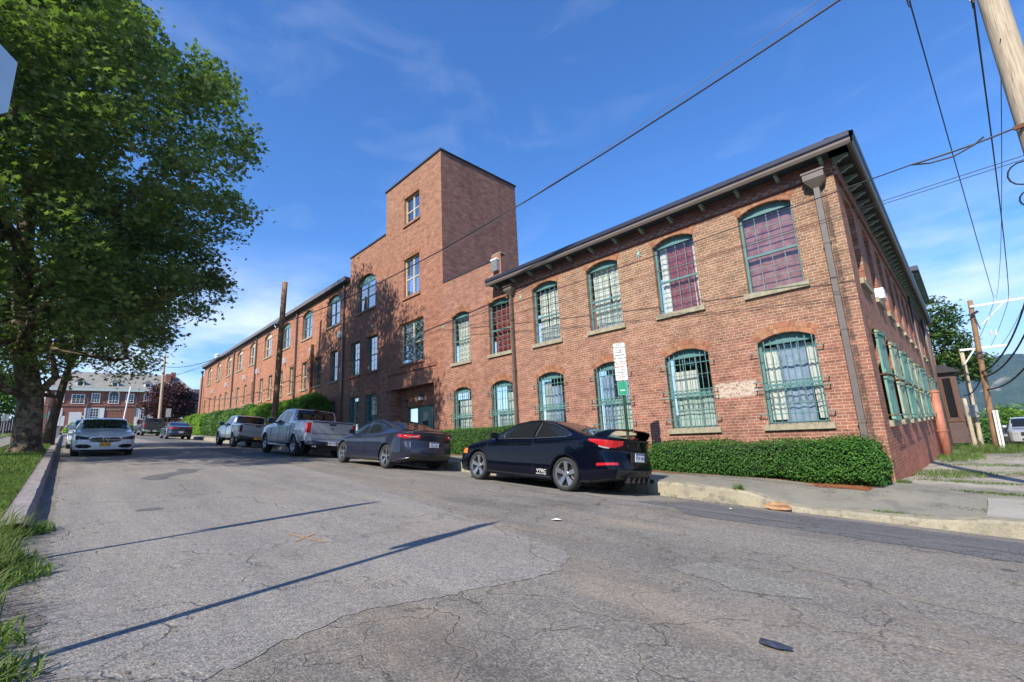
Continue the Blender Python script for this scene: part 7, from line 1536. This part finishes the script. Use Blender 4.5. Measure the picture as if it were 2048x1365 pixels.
part(HS_, 'garage_door', lambda m: m.box(XH+.004, XH+.06, -1.9, -.5, 3.6, 6.0, 'fibre')); part(HS_, 'garage_door', lambda m: m.box(XH+.004, XH+.06, .2, 1.5, 3.3, 5.9, 'fibre'))
part(HS_, 'stone_panel', lambda m: m.box(XH+.004, XH+.05, 3.8, 5.7, 6.15, 6.3, 'stone'))
for y in (1.95, 7.4, -2.0): part(HS_, 'downpipe', lambda m: m.tube([(XH+.12, y, 2), (XH+.12, y, ze_)], .07, 6, 'pipe'))
part(HS_, 'fire_stair', lambda m: m.tube([(XH+.5, 1.1, 5.9), (XH+.5, 2.3, 4.4)], .06, 5, 'white_paint'))
for y in (.9, 4.7, 8.6):
    m = MB(); m.box(XH-1.8, XH-.3, y-.42, y+.42, ze_+.5, ze_+1.45, 'white_paint'); m.add([(XH-.2, y-.55, ze_+1.4), (XH-.2, y+.55, ze_+1.4), (XH-.2, y, ze_+1.9), (XH-3, y-.55, ze_+1.4), (XH-3, y+.55, ze_+1.4), (XH-3, y, ze_+1.9)], [(0, 1, 2), (0, 3, 5, 2), (1, 2, 5, 4)], 'slate'); o = m.obj('dormer', HS_, world=True)
    g = MB(); g.box(XH-.298, XH-.29, y-.25, y+.25, ze_+.6, ze_+1.3, 'carglass'); g.obj('pane', o)
H2 = empty('green_house', (-95, 15, 2), 'pale green house with a grey roof between the purple maple and the brick wing', 'house'); M['green_siding'] = simple('green_siding', (.16, .24, .20), .7)
part(H2, 'wall', lambda m: m.box(-101, -94, 12.8, 19, 1.8, 8.3, 'green_siding')); part(H2, 'roof', lambda m: m.add([(-93.6, 12.4, 8.2), (-93.6, 19.4, 8.2), (-97.5, 19.4, 10.4), (-97.5, 12.4, 10.4)], [(0, 1, 2, 3)], 'roof'))
part(H2, 'lower_wing', lambda m: m.box(-93.9, -91.5, 13.5, 19, 1.8, 6.4, 'brick_house')); 
H2w = part(H2, 'window', lambda m: m.box(-93.99, -93.9, 15.2, 16.0, 6.9, 7.9, 'white_paint'))
M['fence_maroon'] = simple('fence_maroon', (.13, .045, .045), .85, var=.3)
fe = empty('board_fence', (-62, -6, 1.9), 'dark maroon board fence at far left behind the rough grass', 'fence'); part(fe, 'boards', lambda m: [m.box(-62.05, -62, -12+.16*k, -12+.16*k+.145, 1.7, 3.5+.03*(k % 3), 'fence_maroon') for k in range(58)]); part(fe, 'rail', lambda m: m.box(-61.995, -61.95, -12, -2.7, 2.3, 2.4, 'fence_maroon'))
lw = MB(); lw.box(-90, -89.6+.4, -2.4, 1.8, 1.6, 3.0, 'stone') if False else lw.box(-88.6, -88.2, -3.5, 14, 1.9, 3.1, 'stone'); tag(lw.obj('garden_wall'), 'low grey retaining wall in front of the far brick house', 'wall')
fz_ = MB(); [fz_.box(-70.05, -70, 8.2+.5*k, 8.2+.5*k+.42, 1.9, 3.35, 'ink_red' if k % 2 else 'terracotta') for k in range(10)]; tag(fz_.obj('red_fence'), 'low reddish fence below the purple maple', 'fence')
def small_sign(label, base, ztop, plates, postmat='galv'):
    r_ = empty('parking_sign', base, label, 'road sign', 'road signs'); part(r_, 'post', lambda m: m.tube([base, (base[0], base[1], ztop)], .035, 6, postmat))
    for (dy, z0_, z1_, w_, mat) in plates: part(r_, 'sign_plate', lambda m: m.box(base[0]+.04, base[0]+.06, base[1]+dy-w_/2, base[1]+dy+w_/2, z0_, z1_, mat))
small_sign('post with two tall white boards left of the white sedan', (-52, -.35, 1.5), 3.7, [(-.1, 2.95, 3.75, .28, 'sign_white'), (.12, 2.3, 3.1, .22, 'sign_white')])
small_sign('small pair of grey boards on a post at far left', (-48, -3.1, 1.2), 2.95, [(-.1, 2.55, 3.0, .16, 'sign_back'), (.1, 2.55, 3.0, .16, 'sign_back')])
small_sign('green street name sign beside the slim tree', (-56, -1.45, 1.6), 3.4, [(0, 3.3, 3.42, .62, 'sign_green')])
small_sign('white sign on a dark post in front of the purple maple', (-58, 7.4, 1.5), 3.5, [(0, 3.3, 4.15, .42, 'sign_back')], 'post_green')
small_sign('short white marker board behind the charcoal pickup', (-72, 6.05, 2.1), 3.2, [(0, 3.1, 4.15, .32, 'sign_white')])
b_ = MB(); b_.box(-50.3, -49.8, -.86, -.36, 1.35, 2.15, 'paint_silver'); b_.box(-50.33, -49.77, -.89, -.33, 2.15, 2.22, 'ink_black'); tag(b_.obj('wheelie_bin'), 'blue-grey wheeled bin standing behind the slim tree', 'bin')
# air between here and the hills across the lake
t = NT('haze'); t.t.nodes.remove(t.b); pv = t.n('ShaderNodeVolumePrincipled'); pv.inputs['Color'].default_value = (.42, .63, 1.0, 1); pv.inputs['Density'].default_value = HAZE; pv.inputs['Anisotropy'].default_value = .2
t.l(pv.outputs[0], t.out.inputs['Volume']); M['haze'] = t.m
if HAZE > 0:
    hb = MB(); hb.box(-1600, 1900, -1600, 3700, -34, 320, 'haze'); tag(hb.obj('haze'), kind='stuff')
